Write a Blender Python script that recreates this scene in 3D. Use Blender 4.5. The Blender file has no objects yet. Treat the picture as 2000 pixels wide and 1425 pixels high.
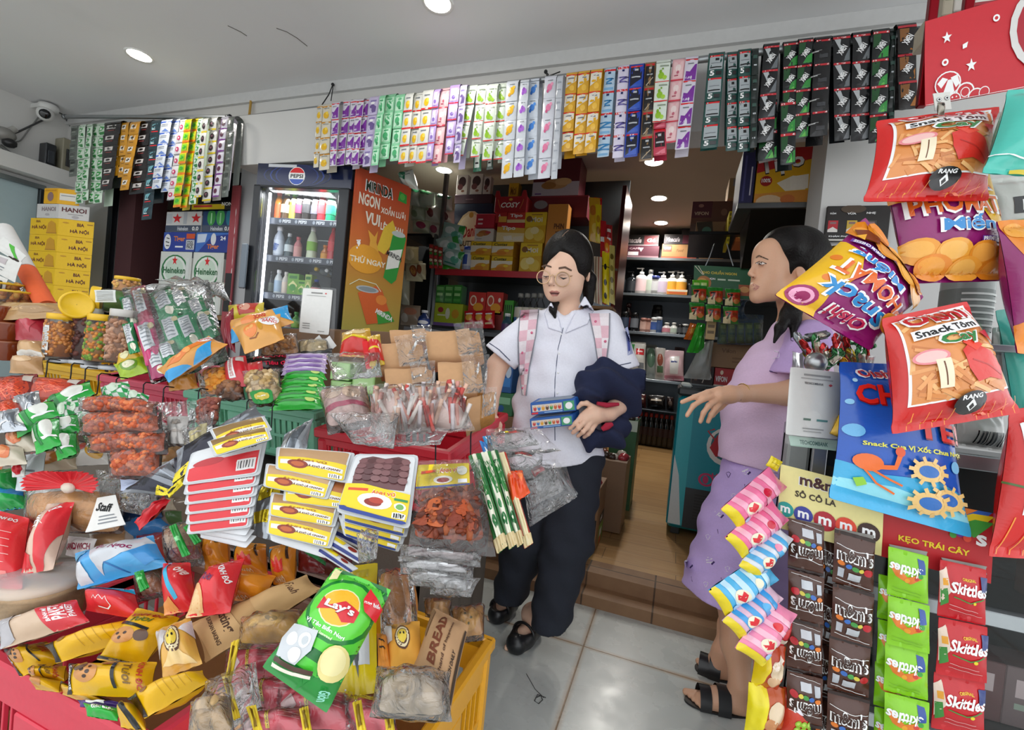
import bpy,math,random
import numpy as np
from mathutils import Vector
from mathutils.geometry import tessellate_polygon
random.seed(7)
SC=bpy.context.scene;COL=SC.collection
# camera, light, exposure
FPX=900.0;YAW,PITCH,ROLL=(math.radians(a)for a in(19.5,1.2,5.6))
CAM=np.array([0,0,1.10])
_cy,_sy,_cp,_sp=math.cos(YAW),math.sin(YAW),math.cos(PITCH),math.sin(PITCH)
FWD=np.array([-_sy*_cp,_cy*_cp,-_sp]);_R=np.array([_cy,_sy,0.]);_U=np.cross(_R,FWD)
_c,_s=math.cos(ROLL),math.sin(ROLL)
RGT=_c*_R+_s*_U;UPV=-_s*_R+_c*_U
cam=bpy.data.objects.new('camera',bpy.data.cameras.new('camera'));COL.objects.link(cam);SC.camera=cam
cam.data.sensor_width=36;cam.data.lens=36*FPX/2000;cam.data.clip_start=.02
from mathutils import Matrix
cam.matrix_world=Matrix(((RGT[0],UPV[0],-FWD[0],CAM[0]),(RGT[1],UPV[1],-FWD[1],CAM[1]),(RGT[2],UPV[2],-FWD[2],CAM[2]),(0,0,0,1)))
SC.view_settings.view_transform='Standard';SC.view_settings.look='None';SC.view_settings.gamma=1;SC.view_settings.exposure=0.06
w=bpy.data.worlds.new('overcast_sky');SC.world=w;w.use_nodes=True
w.node_tree.nodes['Background'].inputs[0].default_value=(.93,.97,1,1);w.node_tree.nodes['Background'].inputs[1].default_value=1.75
def lamp(kind,loc,energy,size,color=(1,1,1),rot=(0,0,0),name='daylight',**k):
 l=bpy.data.lights.new(name,kind);l.energy=energy;l.color=color
 if kind=='AREA':l.size=size
 else:l.shadow_soft_size=size
 for a,b in k.items():setattr(l,a,b)
 o=bpy.data.objects.new(name,l);COL.objects.link(o);o.location=loc;o.rotation_euler=rot;return o
SC.cycles.max_bounces=7;SC.cycles.transparent_max_bounces=14;SC.cycles.diffuse_bounces=4;SC.cycles.glossy_bounces=3
SC.cycles.sample_clamp_indirect=6;SC.cycles.use_denoising=True;SC.cycles.caustics_reflective=False;SC.cycles.caustics_refractive=False
# places: where the sight line through a point of the photograph meets a plane
def ray(x,y):return FWD+RGT*((x-1000)/FPX)-UPV*((y-712.5)/FPX)
def W(x,y,d):return CAM+ray(x,y)*d
def oY(x,y,Y):r=ray(x,y);return CAM+r*(Y/r[1])
def oX(x,y,X):r=ray(x,y);return CAM+r*(X/r[0])
def oZ(x,y,Z):r=ray(x,y);return CAM+r*((Z-CAM[2])/r[2])
def A(*v):return np.array(v,float)
def nrm(v):return v/(np.linalg.norm(v,axis=-1,keepdims=True)+1e-12)
# materials
PAL=dict(w='#f4f4f4',k='#151517',r='#d81f26',R='#9c1420',y='#f6d21c',Y='#e0a800',o='#f07f1e',g='#2fa83a',G='#0d6b32',l='#9be02a',b='#1f4fb8',B='#14205c',c='#3fb4e0',p='#e85d9a',P='#f6a9c6',v='#7b2f9c',V='#b9a2dc',s='#b9bdc2',S='#7d8288',n='#7a4a2a',N='#3b2118',t='#c9975e',T='#e6c79b',m='#b01a6d',e='#2c9c8c',x='#e9d8b0',q='#2b2d33',f='#e8b48a')
def hexc(c):
 c=PAL.get(c,c).lstrip('#');v=[int(c[i:i+2],16)/255 for i in(0,2,4)]
 return tuple(a/12.92 if a<=.04045 else((a+.055)/1.055)**2.4 for a in v)+(1,)
_M={}
FIN=dict(film=(.26,0,.28,38,.25,.05),foil=(.25,.75,.35,45,0,.05),paper=(.75,0,.1,60,0,.07),card=(.5,0,.04,90,.08,.05),plastic=(.36,0,.03,80,.1,.05),matte=(.85,0,.06,40,0,.06),metal=(.32,.9,.03,50,0,.05),cloth=(.9,0,.25,160,0,.06),food=(.6,0,.5,90,.05,.25),skin=(.5,0,.06,220,0,.04),hair=(.48,0,.5,140,0,.1),gloss=(.12,0,.01,30,.3,.03),flat=(.6,0,0,10,0,.02))
def M(col,fin='card'):
 key=(col,fin)
 if key in _M:return _M[key]
 rough,met,bs,bsc,coat,var=FIN[fin]
 m=bpy.data.materials.new('%s_%s'%(fin,PAL.get(col,col).strip('#')));m.use_nodes=True;nt=m.node_tree;N=nt.nodes;L=nt.links
 b=N['Principled BSDF'];c=hexc(col)
 tc=N.new('ShaderNodeTexCoord');nz=N.new('ShaderNodeTexNoise');nz.inputs['Scale'].default_value=bsc;nz.inputs['Detail'].default_value=2;L.new(tc.outputs['Object'],nz.inputs['Vector'])
 mx=N.new('ShaderNodeMix');mx.data_type='RGBA';mx.inputs[6].default_value=tuple(max(0,a*(1-var))for a in c[:3])+(1,);mx.inputs[7].default_value=tuple(min(1,a*(1+var))for a in c[:3])+(1,)
 L.new(nz.outputs[0],mx.inputs[0]);L.new(mx.outputs[2],b.inputs['Base Color'])
 b.inputs['Roughness'].default_value=rough;b.inputs['Metallic'].default_value=met;b.inputs['Coat Weight'].default_value=coat;b.inputs['Coat Roughness'].default_value=.1
 if fin=='hair':b.inputs['Specular IOR Level'].default_value=.25
 if fin=='skin':
  b.inputs['Subsurface Weight'].default_value=.12;b.inputs['Subsurface Radius'].default_value=(.012,.005,.003);b.inputs['Subsurface Scale'].default_value=.6
 if bs>.015:
  bu=N.new('ShaderNodeBump');bu.inputs['Strength'].default_value=bs;bu.inputs['Distance'].default_value=.004
  if fin in('film','foil'):
   nz2=N.new('ShaderNodeTexNoise');nz2.inputs['Scale'].default_value=bsc*.8;nz2.inputs['Detail'].default_value=3;nz2.inputs['Distortion'].default_value=1.4;L.new(tc.outputs['Object'],nz2.inputs['Vector']);L.new(nz2.outputs[0],bu.inputs['Height'])
  else:L.new(nz.outputs[0],bu.inputs['Height'])
  L.new(bu.outputs[0],b.inputs['Normal'])
 _M[key]=m;return m
def clear(name,tint=(1,1,1),haze=.06,scale=30,bump=.5,rough=.08,refl=.9,base=0.):
 """clear wrapping film or glass: see-through, with glossy creases and a little haze of its own"""
 if name in _M:return _M[name]
 m=bpy.data.materials.new(name);m.use_nodes=True;nt=m.node_tree;N=nt.nodes;L=nt.links;N.remove(N['Principled BSDF'])
 out=N['Material Output'];tr=N.new('ShaderNodeBsdfTransparent');tr.inputs[0].default_value=tint+(1,)
 gl=N.new('ShaderNodeBsdfGlossy');gl.inputs['Roughness'].default_value=rough;df=N.new('ShaderNodeBsdfDiffuse');df.inputs[0].default_value=tint+(1,)
 lw=N.new('ShaderNodeFresnel');lw.inputs[0].default_value=1.35
 if bump:
  tc=N.new('ShaderNodeTexCoord');nz=N.new('ShaderNodeTexNoise');nz.inputs['Scale'].default_value=scale;nz.inputs['Detail'].default_value=3;nz.inputs['Distortion'].default_value=1.2
  L.new(tc.outputs['Object'],nz.inputs['Vector']);bu=N.new('ShaderNodeBump');bu.inputs['Strength'].default_value=bump;bu.inputs['Distance'].default_value=.012
  L.new(nz.outputs[0],bu.inputs['Height'])
  for q in(gl,df,lw):L.new(bu.outputs[0],q.inputs['Normal'])
 ma=N.new('ShaderNodeMath');ma.operation='MULTIPLY_ADD';ma.use_clamp=True;ma.inputs[1].default_value=refl;ma.inputs[2].default_value=base;L.new(lw.outputs[0],ma.inputs[0])
 m1=N.new('ShaderNodeMixShader');m1.inputs[0].default_value=haze;L.new(tr.outputs[0],m1.inputs[1]);L.new(df.outputs[0],m1.inputs[2])
 m2=N.new('ShaderNodeMixShader');L.new(ma.outputs[0],m2.inputs[0]);L.new(m1.outputs[0],m2.inputs[1]);L.new(gl.outputs[0],m2.inputs[2]);L.new(m2.outputs[0],out.inputs[0])
 _M[name]=m;return m
FILM=clear('clear_film',haze=.025,refl=1.6,scale=26,bump=.7,base=.012);FILMW=clear('crinkled_film',haze=.06,scale=42,bump=1.,refl=2.4,rough=.1,base=.025);GLASS=clear('clear_glass',haze=.0,bump=0,rough=.02,refl=.8);PLAS=clear('clear_plastic',haze=.03,bump=.1,scale=15,rough=.1)
def glow(col,st):
 m=bpy.data.materials.new('lamp_light');m.use_nodes=True;b=m.node_tree.nodes['Principled BSDF'];b.inputs['Emission Color'].default_value=hexc(col);b.inputs['Emission Strength'].default_value=st;b.inputs['Base Color'].default_value=hexc(col);return m
# mesh collecting
_TX={}
def textmesh(s,bold=.012,shear=0.):
 k=(s,bold,shear)
 if k not in _TX:
  cu=bpy.data.curves.new('t','FONT');cu.body=s;cu.offset=bold;cu.shear=shear;cu.resolution_u=2;cu.fill_mode='FRONT'
  o=bpy.data.objects.new('t',cu);me=bpy.data.meshes.new_from_object(o);me.calc_loop_triangles()
  v=np.zeros(len(me.vertices)*3);me.vertices.foreach_get('co',v);v=v.reshape(-1,3)[:,:2]
  t=np.zeros(len(me.loop_triangles)*3,int);me.loop_triangles.foreach_get('vertices',t);t=t.reshape(-1,3)
  bpy.data.objects.remove(o);bpy.data.curves.remove(cu);bpy.data.meshes.remove(me)
  if len(v):v=(v-v.min(0))/np.maximum(v.max(0)-v.min(0),1e-6)-.5
  _TX[k]=(v,t)
 return _TX[k]
def split_tris(v,t,mx):
 """halve the long edges so flat artwork can follow a curved pack"""
 v=[tuple(a)for a in v];out=[];st=[tuple(a)for a in t];mid={}
 while st:
  a,b,c=st.pop();e=[(math.dist(v[a],v[b]),a,b,c),(math.dist(v[b],v[c]),b,c,a),(math.dist(v[c],v[a]),c,a,b)];e.sort(reverse=True)
  if e[0][0]<=mx or len(out)>4000:out.append((a,b,c));continue
  _,i,j,k=e[0];key=(min(i,j),max(i,j))
  if key not in mid:v.append(((v[i][0]+v[j][0])/2,(v[i][1]+v[j][1])/2));mid[key]=len(v)-1
  m=mid[key];st+=[(i,m,k),(m,j,k)]
 return np.array(v),out
class G:
 def __init__(s):s.v=[];s.f=[];s.mi=[];s.ms=[];s.n=0;s.sm=[]
 def mat(s,m):
  if m not in s.ms:s.ms.append(m)
  return s.ms.index(m)
 def add(s,v,f,m,smooth=True):
  v=np.asarray(v,float).reshape(-1,3);i=s.mat(m)
  s.f+=[tuple(int(a)+s.n for a in q)for q in f];s.v.append(v);s.n+=len(v);s.mi+=[i]*len(f);s.sm+=[smooth]*len(f);return s
 def grid(s,P,m,cu=False,cv=False,smooth=True):
  """P: nu x nv x 3 points"""
  a,b=P.shape[:2];ii=np.arange(a*b).reshape(a,b);f=[]
  for i in range(a if cu else a-1):
   for j in range(b if cv else b-1):f.append((ii[i,j],ii[(i+1)%a,j],ii[(i+1)%a,(j+1)%b],ii[i,(j+1)%b]))
  return s.add(P.reshape(-1,3),f,m,smooth)
 def box(s,o,a,b,c,m,ch=.002):
  """chamfered box from corner o along the edges a, b, c"""
  o,a,b,c=(np.asarray(q,float)for q in(o,a,b,c));L=[max(np.linalg.norm(q),1e-6)for q in(a,b,c)];E=[a,b,c];V=[];idx={}
  if np.dot(np.cross(a,b),c)<0:o=o+a;E=[-a,b,c]
  t=[min(.45,ch/l)for l in L]
  for sx in(0,1):
   for sy in(0,1):
    for sz in(0,1):
     for ax in range(3):
      q=[sx,sy,sz];k=[t[i]if q[i]==0 else 1-t[i]for i in range(3)];k[ax]=q[ax]
      idx[(sx,sy,sz,ax)]=len(V);V.append(o+E[0]*k[0]+E[1]*k[1]+E[2]*k[2])
  F=[]
  for ax in range(3):
   u,w=(ax+1)%3,(ax+2)%3
   for sd in(0,1):
    def k(p,q2):
     z=[0,0,0];z[ax]=sd;z[u]=p;z[w]=q2;return idx[(*z,ax)]
    q=[k(0,0),k(1,0),k(1,1),k(0,1)];F.append(q if sd else q[::-1])
  for ax in range(3):
   u,w=(ax+1)%3,(ax+2)%3
   for p in(0,1):
    for q2 in(0,1):
     def k(e,f):
      z=[0,0,0];z[ax]=e;z[u]=p;z[w]=q2;return idx[(*z,f)]
     F.append((k(0,u),k(1,u),k(1,w),k(0,w))if p!=q2 else(k(0,w),k(1,w),k(1,u),k(0,u)))
  for z in((x,y,q)for x in(0,1)for y in(0,1)for q in(0,1)):F.append([idx[(*z,i)]for i in range(3)])
  return s.add(V,F,m,False)
 def tube(s,pts,r,m,n=8,cap=True):
  P=np.asarray(pts,float);r=np.broadcast_to(np.asarray(r,float),(len(P),));T=nrm(np.gradient(P,axis=0));up=A(0,0,1)if abs(T[0][2])<.9 else A(1,0,0)
  x=nrm(np.cross(up,T[0]));Q=[]
  for i in range(len(P)):
   x=nrm(x-T[i]*np.dot(x,T[i]));y=np.cross(T[i],x);a=np.linspace(0,2*np.pi,n,endpoint=False)
   Q.append(P[i]+r[i]*(np.cos(a)[:,None]*x+np.sin(a)[:,None]*y))
  Q=np.array(Q);s.grid(Q,m,cv=True)
  if cap:s.add(Q[0],[tuple(range(n))[::-1]],m);s.add(Q[-1],[tuple(range(n))],m)
  return s
 def lathe(s,prof,m,o=(0,0,0),ax=None,n=20,sx=1,sy=1):
  """prof: (radius, height) pairs; ax: optional 3x3 of axes (x, y, up)"""
  a=np.linspace(0,2*np.pi,n,endpoint=False);ax=np.eye(3)if ax is None else np.asarray(ax);Q=[]
  for r,h in prof:Q.append(np.stack([np.cos(a)*r*sx,np.sin(a)*r*sy,np.full(n,h)],1)@ax+np.asarray(o))
  s.grid(np.array(Q)[::-1],m,cv=True);return s
 def ell(s,c,r,m,n=8,ax=None):
  th=np.linspace(0,np.pi,n//2+2);return s.lathe([(math.sin(t),-math.cos(t))for t in th],m,c,(np.eye(3)if ax is None else np.asarray(ax))*np.asarray(r if np.ndim(r)else(r,r,r),float)[:,None],n)
 def art(s,S,spec,fin='card',mx=.09,lift=.0009,step=.00012,asp=1.):
  """artwork printed on a pack: r x0 y0 x1 y1 colour | e cx cy rx ry colour | p colour x y x y ... | t cx cy w h colour text (w 0: natural width; t@deg turns, t/ slants)"""
  k=0.
  for it in(q.strip()for q in spec.split(';')if q.strip()):
   p=it.split();op=p[0];k+=.12 if op=='l' else 1
   if op=='r':
    x0,y0,x1,y1=map(float,p[1:5]);V=[(x0,y0),(x1,y0),(x1,y1),(x0,y1)];T=[(0,1,2),(0,2,3)];c=p[5]
   elif op[0]=='e':
    cx,cy,rx,ry=map(float,p[1:5]);n=18;V=[(cx,cy)]+[(cx+rx*math.cos(a),cy+ry*math.sin(a))for a in np.linspace(0,2*math.pi,n,endpoint=False)];T=[(0,i+1,(i+1)%n+1)for i in range(n)];c=p[5]
   elif op=='p':
    c=p[1];z=list(map(float,p[2:]));V=list(zip(z[::2],z[1::2]));T=tessellate_polygon([[Vector((a,b,0))for a,b in V]])
   elif op=='l':
    c=p[1];wd=float(p[2])/2;z=list(map(float,p[3:]));q=np.array(list(zip(z[::2],z[1::2])));d=nrm(np.gradient(q,axis=0)*A(asp,1));nn=np.stack([-d[:,1]/asp,d[:,0]],1)*wd
    V=[*(q+nn),*(q-nn)];n=len(q);T=[t for i in range(n-1)for t in((i,i+1,n+i+1),(i,n+i+1,n+i))]
   elif op[0]=='t':
    cx,cy,wd,ht=map(float,p[1:5]);c=p[5];tx=' '.join(p[6:]);sh=.25 if '/' in op else 0;v,T=textmesh(tx,.03 if '!' in op else .012,sh)
    if not len(v):continue
    if wd==0:wd=ht/asp*.55*len(tx)
    v=v*A(wd,-ht);a=float(op.split('@')[1].rstrip('/!'))if '@' in op else 0;a=math.radians(a)
    q=v*A(asp,1);V=np.stack([(q[:,0]*math.cos(a)+q[:,1]*math.sin(a))/asp+cx,-q[:,0]*math.sin(a)+q[:,1]*math.cos(a)+cy],1)
   if op[0]!='t':V=np.clip(V,0,1)
   V,T=split_tris(V,T,mx);P,N_=S(V[:,0],V[:,1]);P=P+N_*(lift+step*k)
   T2=[]
   for a,b,d in T:
    T2.append((a,b,d)if np.dot(np.cross(P[b]-P[a],P[d]-P[a]),N_[a])>0 else(a,d,b))
   s.add(P,T2,M(c,fin),True)
  return s
 def obj(s,name,par=None,data=None,**pr):
  me=bpy.data.meshes.new(name);V=np.concatenate(s.v)if s.v else np.zeros((0,3));o=bpy.data.objects.new(name,me)
  off=np.zeros(3)
  if par is None and len(V):off=A(*((V.min(0)+V.max(0))/2)[:2],V[:,2].min())
  elif par is not None:off=A(*par.get('_at',(0,0,0)))
  me.from_pydata((V-off).tolist(),[],s.f)
  for m in s.ms:me.materials.append(m)
  me.polygons.foreach_set('material_index',s.mi);me.polygons.foreach_set('use_smooth',s.sm);me.update()
  COL.objects.link(o)
  if par is None:o.location=off;o['_at']=list(off)
  else:o.parent=par;o['_at']=list(off)
  tag(o,**pr);return o
def tag(o,label=None,cat=None,group=None,kind=None):
 for k,v in(('label',label),('category',cat),('group',group),('kind',kind)):
  if v:o[k]=v
 return o
def thing(name,label,cat,at=(0,0,0),group=None):
 o=bpy.data.objects.new(name,None);COL.objects.link(o);o.location=at;o['_at']=[float(a)for a in at];o.empty_display_size=.05
 return tag(o,label,cat,group)
def struct(g,name,**k):return g.obj(name,kind='structure',**k)
ORD='first second third fourth fifth sixth seventh eighth ninth tenth eleventh twelfth thirteenth fourteenth fifteenth sixteenth seventeenth eighteenth'.split()
# packs
def planar(o,ux,uy):
 """surface of a flat face: o top-left corner, ux to the right, uy downwards"""
 o,ux,uy=(np.asarray(q,float)for q in(o,ux,uy));n=nrm(np.cross(uy,ux))
 return lambda u,v:(o+np.outer(u,ux)+np.outer(v,uy),np.broadcast_to(n,(len(u),3)))
def quad(px,d,dz=None):
 """four photograph points TL TR BR BL at distance d (or four distances)"""
 d=(d,)*4 if np.ndim(d)==0 else(tuple(d)if len(d)==4 else(d[0],d[0],d[1],d[1]))
 return[W(px[2*i],px[2*i+1],d[i])for i in range(4)]
def rquad(cx,cy,w,h,ang,d,tilt=0.,yaw=0.):
 """a w x h (photograph points) rectangle turned by ang degrees clockwise; tilt: metres its top leans away"""
 a=math.radians(ang);c,s=math.cos(a),math.sin(a);q=[]
 for x,y in((-.5,-.5),(.5,-.5),(.5,.5),(-.5,.5)):
  q.append(W(cx+x*w*c-y*h*s,cy+x*w*s+y*h*c,d-y*2*tilt+x*2*yaw))
 return q
def packsurf(q,t,pinch=.06,rc=.05,wr=.0,flat=.06,seed=0,sag=0.,curl=0.,e=.55):
 """front and back surface of a filled pack over the quad q"""
 q=[np.asarray(a,float)for a in q];rg=np.random.RandomState(seed);ph=rg.rand(8)*6.28;fr=2+rg.rand(8)*5
 n0=nrm(np.cross(q[3]-q[0],q[1]-q[0])+np.cross(q[2]-q[1],q[0]-q[1])*0);dn=nrm((q[2]+q[3])-(q[0]+q[1]))
 def raw(u,v,sd):
  a,b=u*2-1,v*2-1
  if rc:
   m=np.maximum(np.abs(a),np.abs(b))+1e-9;aa,bb=np.abs(a)/m,np.abs(b)/m;c=1-rc;cor=(aa>c)&(bb>c);vx,vy=(aa-c)/rc,(bb-c)/rc;k=np.where(cor,np.maximum(vx,vy)/np.sqrt(vx*vx+vy*vy+1e-9),1)
   a=np.where(cor,np.sign(a)*(c+rc*vx*k)*m,a);b=np.where(cor,np.sign(b)*(c+rc*vy*k)*m,b)
  sv=np.clip((v-flat)/(1-2*flat),0,1);bul=np.sin(np.pi*sv)
  a=a*(1-pinch*bul**.5);uu,vv=(a+1)/2,(b+1)/2
  P=(q[0][None]*((1-uu)*(1-vv))[:,None]+q[1][None]*(uu*(1-vv))[:,None]+q[2][None]*(uu*vv)[:,None]+q[3][None]*((1-uu)*vv)[:,None])
  su=np.clip(np.sin(np.pi*np.clip(u,0,1)),0,1)
  h=t*(su**e)*(bul**.6)
  if wr:
   ed=1-.75*bul**.5
   z=sum(np.sin(fr[i]*3.2*u*(1 if i%2 else .4)+fr[7-i]*3*v*(.4 if i%2 else 1)+ph[i])for i in range(6))/3
   fold=np.sin(u*(13+1.6*fr[0])+ph[1]+1.2*np.sin(2*v+ph[2]))*ed
   h=h+(wr*(z*.6+fold))*np.minimum(1,su*2.2)*(.35+.65*np.minimum(1,bul*2))
  h=h*sd+curl*np.sin(np.pi*u)*(v-.5)*2+.0006*sd
  return P+n0*h[:,None]+dn*(sag*(u-.5)**2*4)[:,None]
 def S(u,v,sd=1):
  u=np.asarray(u,float);v=np.asarray(v,float);e=.004;P=raw(u,v,sd);du=raw(np.minimum(u+e,1),v,sd)-raw(np.maximum(u-e,0),v,sd);dv=raw(u,np.minimum(v+e,1),sd)-raw(u,np.maximum(v-e,0),sd)
  return P,nrm(np.cross(dv,du))*sd
 S.asp=np.linalg.norm(q[1]-q[0]+q[2]-q[3])/max(1e-6,np.linalg.norm(q[3]-q[0]+q[2]-q[1]));S.n0=n0
 return S
def packmesh(g,S,m,mb=None,nu=16,nv=20,seal=None,sealm=None):
 u=np.linspace(0,1,nu);v=np.linspace(0,1,nv);U,V=np.meshgrid(u,v,indexing='ij')
 for sd,mm in((1,m),(-1,mb or m)):
  P=S(U.ravel(),V.ravel(),sd)[0].reshape(nu,nv,3);g.grid(P[:,::-1]if sd>0 else P,mm)
 return g
def pack(name,label,cat,q,t,col,art='',fin='film',par=None,group=None,pinch=.06,rc=.05,wr=.0015,flat=.05,seal=None,back=None,curl=0.,sag=0.,e=.55,nu=14,nv=18,mx=.09,kind=None,lift=.0009,step=.00012):
 """a closed pouch over four corners; its print lies on it"""
 S=packsurf(q,t,pinch,rc,wr,flat,sum(map(ord,(label or name)+str(round(float(q[0][0]),2))))%9999,sag,curl,e);g=G()
 packmesh(g,S,col if not isinstance(col,str)else M(col,fin),None if back is None else M(back,fin),nu,nv)
 if seal:art='r .0 .0 1 %.3f %s;r .0 %.3f 1 1 %s;'%(flat*.9,seal,1-flat*.9,seal)+art
 if art:g.art(S,art,fin,mx,lift,step,asp=S.asp)
 o=g.obj(name,par,label=label,cat=cat,group=group,kind=kind);o_S[o.name]=S;return o
o_S={}
def lerpq(a,b,t):return[np.asarray(x)*(1-t)+np.asarray(y)*t for x,y in zip(a,b)]
def bumps(name,par,S,n,r,cols,fin='food',t=.5,u0=.08,u1=.92,v0=.1,v1=.9,kind='stuff',sq=(1,1,1),seg=6,label=None):
 """uncounted small food pieces (nuts, beads) inside a clear pack"""
 g=G();rg=np.random.RandomState(n)
 for i in range(n):
  u,v,z=u0+(u1-u0)*rg.rand(),v0+(v1-v0)*rg.rand(),rg.rand();P1=S([u],[v],1)[0][0];P2=S([u],[v],-1)[0][0];k=1 if z<.85 else .5
  ax=np.linalg.qr(rg.randn(3,3))[0];rr=r*(.75+.5*rg.rand());g.ell(P2+(P1-P2)*k-nrm(P1-P2)*rr*.15,A(*sq)*rr,M(cols[i%len(cols)],fin),seg,ax)
 return g.obj(name,par,kind=kind,label=label)
def carton(name,label,cat,o,a,b,c,col,front='',right='',top='',left='',fin='card',group=None,ch=.002):
 """box with corner o (front bottom left), a along the front, b into the depth, c up; prints on its faces"""
 o,a,b,c=(np.asarray(q,float)for q in(o,a,b,c));g=G();g.box(o,a,b,c,M(col,fin),ch);l=np.linalg.norm
 for sp,S,asp in((front,planar(o+c,a,-c),l(a)/l(c)),(right,planar(o+a+c,b,-c),l(b)/l(c)),(left,planar(o+b+c,-b,-c),l(b)/l(c)),(top,planar(o+b+c,a,-b),l(a)/l(b))):
  if sp:g.art(S,sp,fin,.5,.0006,.00008,asp=asp)
 return g.obj(name,label=label,cat=cat,group=group)
def cartonY(name,label,cat,x0,y0,x1,y1,Y,dep,col,**k):
 """upright carton whose front fills the given corner points at depth Y"""
 p,q=oY(x0,y1,Y),oY(x1,y0,Y);return carton(name,label,cat,p,A(q[0]-p[0],0,0),A(0,dep,0),A(0,0,q[2]-p[2]),col,**k)
# the setting
def surf(name,build):
 m=bpy.data.materials.new(name);m.use_nodes=True;nt=m.node_tree;b=nt.nodes['Principled BSDF']
 tc=nt.nodes.new('ShaderNodeTexCoord')
 def nd(t,**k):
  n=nt.nodes.new('ShaderNode'+t)
  for a,v in k.items():
   if a.startswith('i_'):n.inputs[a[2:].replace('_',' ')].default_value=v
   else:setattr(n,a,v)
  return n
 build(nd,nt.links.new,tc.outputs['Object'],b);return m
def mixc(nd,L,fac,a,c,mode='MIX'):
 m=nd('Mix',data_type='RGBA',blend_type=mode)
 for i,q in((0,fac),(6,a),(7,c)):
  if hasattr(q,'is_linked'):L(q,m.inputs[i])
  else:m.inputs[i].default_value=q if i==0 else(hexc(q)if isinstance(q,str)else q)
 return m.outputs[2]
def ramp(nd,L,src,stops):
 r=nd('ValToRGB');e=r.color_ramp.elements
 while len(e)<len(stops):e.new(.5)
 for k,(p,c)in zip(e,stops):k.position=p;k.color=hexc(c)
 L(src,r.inputs[0]);return r.outputs[0]
def plaster(c1,c2,dirt='#9a9690'):
 def f(nd,L,co,b):
  n=nd('TexNoise',i_Scale=1.3,i_Detail=5);L(co,n.inputs['Vector']);n2=nd('TexNoise',i_Scale=26.,i_Detail=4);L(co,n2.inputs['Vector'])
  c=mixc(nd,L,n.outputs[0],c1,c2);r=ramp(nd,L,n.outputs[0],((.62,'#000000'),(.8,'#666666')));c=mixc(nd,L,r,c,dirt)
  L(c,b.inputs['Base Color']);bu=nd('Bump',i_Strength=.12,i_Distance=.004);L(n2.outputs[0],bu.inputs['Height']);L(bu.outputs[0],b.inputs['Normal']);b.inputs['Roughness'].default_value=.8
 return f
def tiles(nd,L,co,b):
 mp=nd('Mapping');mp.inputs['Location'].default_value=(.43,-1.5,0);L(co,mp.inputs[0])
 br=nd('TexBrick',offset=0.,i_Scale=1.,i_Brick_Width=.6,i_Row_Height=.6,i_Mortar_Size=.0035,i_Mortar_Smooth=.6);L(mp.outputs[0],br.inputs['Vector'])
 br.inputs['Color1'].default_value=hexc('#c8ccc8');br.inputs['Color2'].default_value=hexc('#bec3c0');br.inputs['Mortar'].default_value=hexc('#5d4a3a')
 br2=nd('TexBrick',offset=0.,i_Scale=1.,i_Brick_Width=.6,i_Row_Height=.6,i_Mortar_Size=.022,i_Mortar_Smooth=1.);L(mp.outputs[0],br2.inputs['Vector'])
 n=nd('TexNoise',i_Scale=2.6,i_Detail=6,i_Distortion=.6);L(co,n.inputs['Vector']);n2=nd('TexNoise',i_Scale=9.,i_Detail=4);L(co,n2.inputs['Vector'])
 st=nd('Math',operation='MULTIPLY');L(br2.outputs['Fac'],st.inputs[0]);L(n2.outputs[0],st.inputs[1])
 c=mixc(nd,L,st.outputs[0],br.outputs[0],'#a5825a');r=ramp(nd,L,n.outputs[0],((.42,'#000000'),(.8,'#6a6a6a')));c=mixc(nd,L,r,c,'#b3b0a8')
 L(c,b.inputs['Base Color']);rr=ramp(nd,L,n2.outputs[0],((.3,'#7a7a7a'),(.7,'#a0a0a0')));L(rr,b.inputs['Roughness'])
 bu=nd('Bump',i_Strength=.25,i_Distance=.003,invert=True);L(br.outputs['Fac'],bu.inputs['Height']);L(bu.outputs[0],b.inputs['Normal'])
def planks(nd,L,co,b):
 br=nd('TexBrick',offset=.4,i_Scale=1.,i_Brick_Width=.9,i_Row_Height=.15,i_Mortar_Size=.002,i_Mortar_Smooth=.4);L(co,br.inputs['Vector'])
 br.inputs['Color1'].default_value=hexc('#b98f5c');br.inputs['Color2'].default_value=hexc('#a67c4c');br.inputs['Mortar'].default_value=hexc('#5a3d22')
 mp=nd('Mapping');mp.inputs['Scale'].default_value=(2.5,30,1);L(co,mp.inputs[0]);n=nd('TexNoise',i_Scale=1.2,i_Detail=6,i_Distortion=.8);L(mp.outputs[0],n.inputs['Vector'])
 c=mixc(nd,L,ramp(nd,L,n.outputs[0],((.35,'#000000'),(.7,'#9a9a9a'))),br.outputs[0],'#d0ad7a');n2=nd('TexNoise',i_Scale=2.,i_Detail=3);L(co,n2.inputs['Vector'])
 c=mixc(nd,L,ramp(nd,L,n2.outputs[0],((.5,'#000000'),(.75,'#909090'))),c,'#8a5f34');L(c,b.inputs['Base Color']);b.inputs['Roughness'].default_value=.38
def brown_tile(nd,L,co,b):
 br=nd('TexBrick',offset=0.,i_Scale=1.,i_Brick_Width=.31,i_Row_Height=.5,i_Mortar_Size=.004);L(co,br.inputs['Vector'])
 br.inputs['Color1'].default_value=hexc('#8d6a4c');br.inputs['Color2'].default_value=hexc('#7a573d');br.inputs['Mortar'].default_value=hexc('#3f2c20')
 n=nd('TexNoise',i_Scale=14.,i_Detail=5);L(co,n.inputs['Vector']);c=mixc(nd,L,ramp(nd,L,n.outputs[0],((.4,'#000000'),(.7,'#888888'))),br.outputs[0],'#b08e68');L(c,b.inputs['Base Color']);b.inputs['Roughness'].default_value=.6
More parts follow.
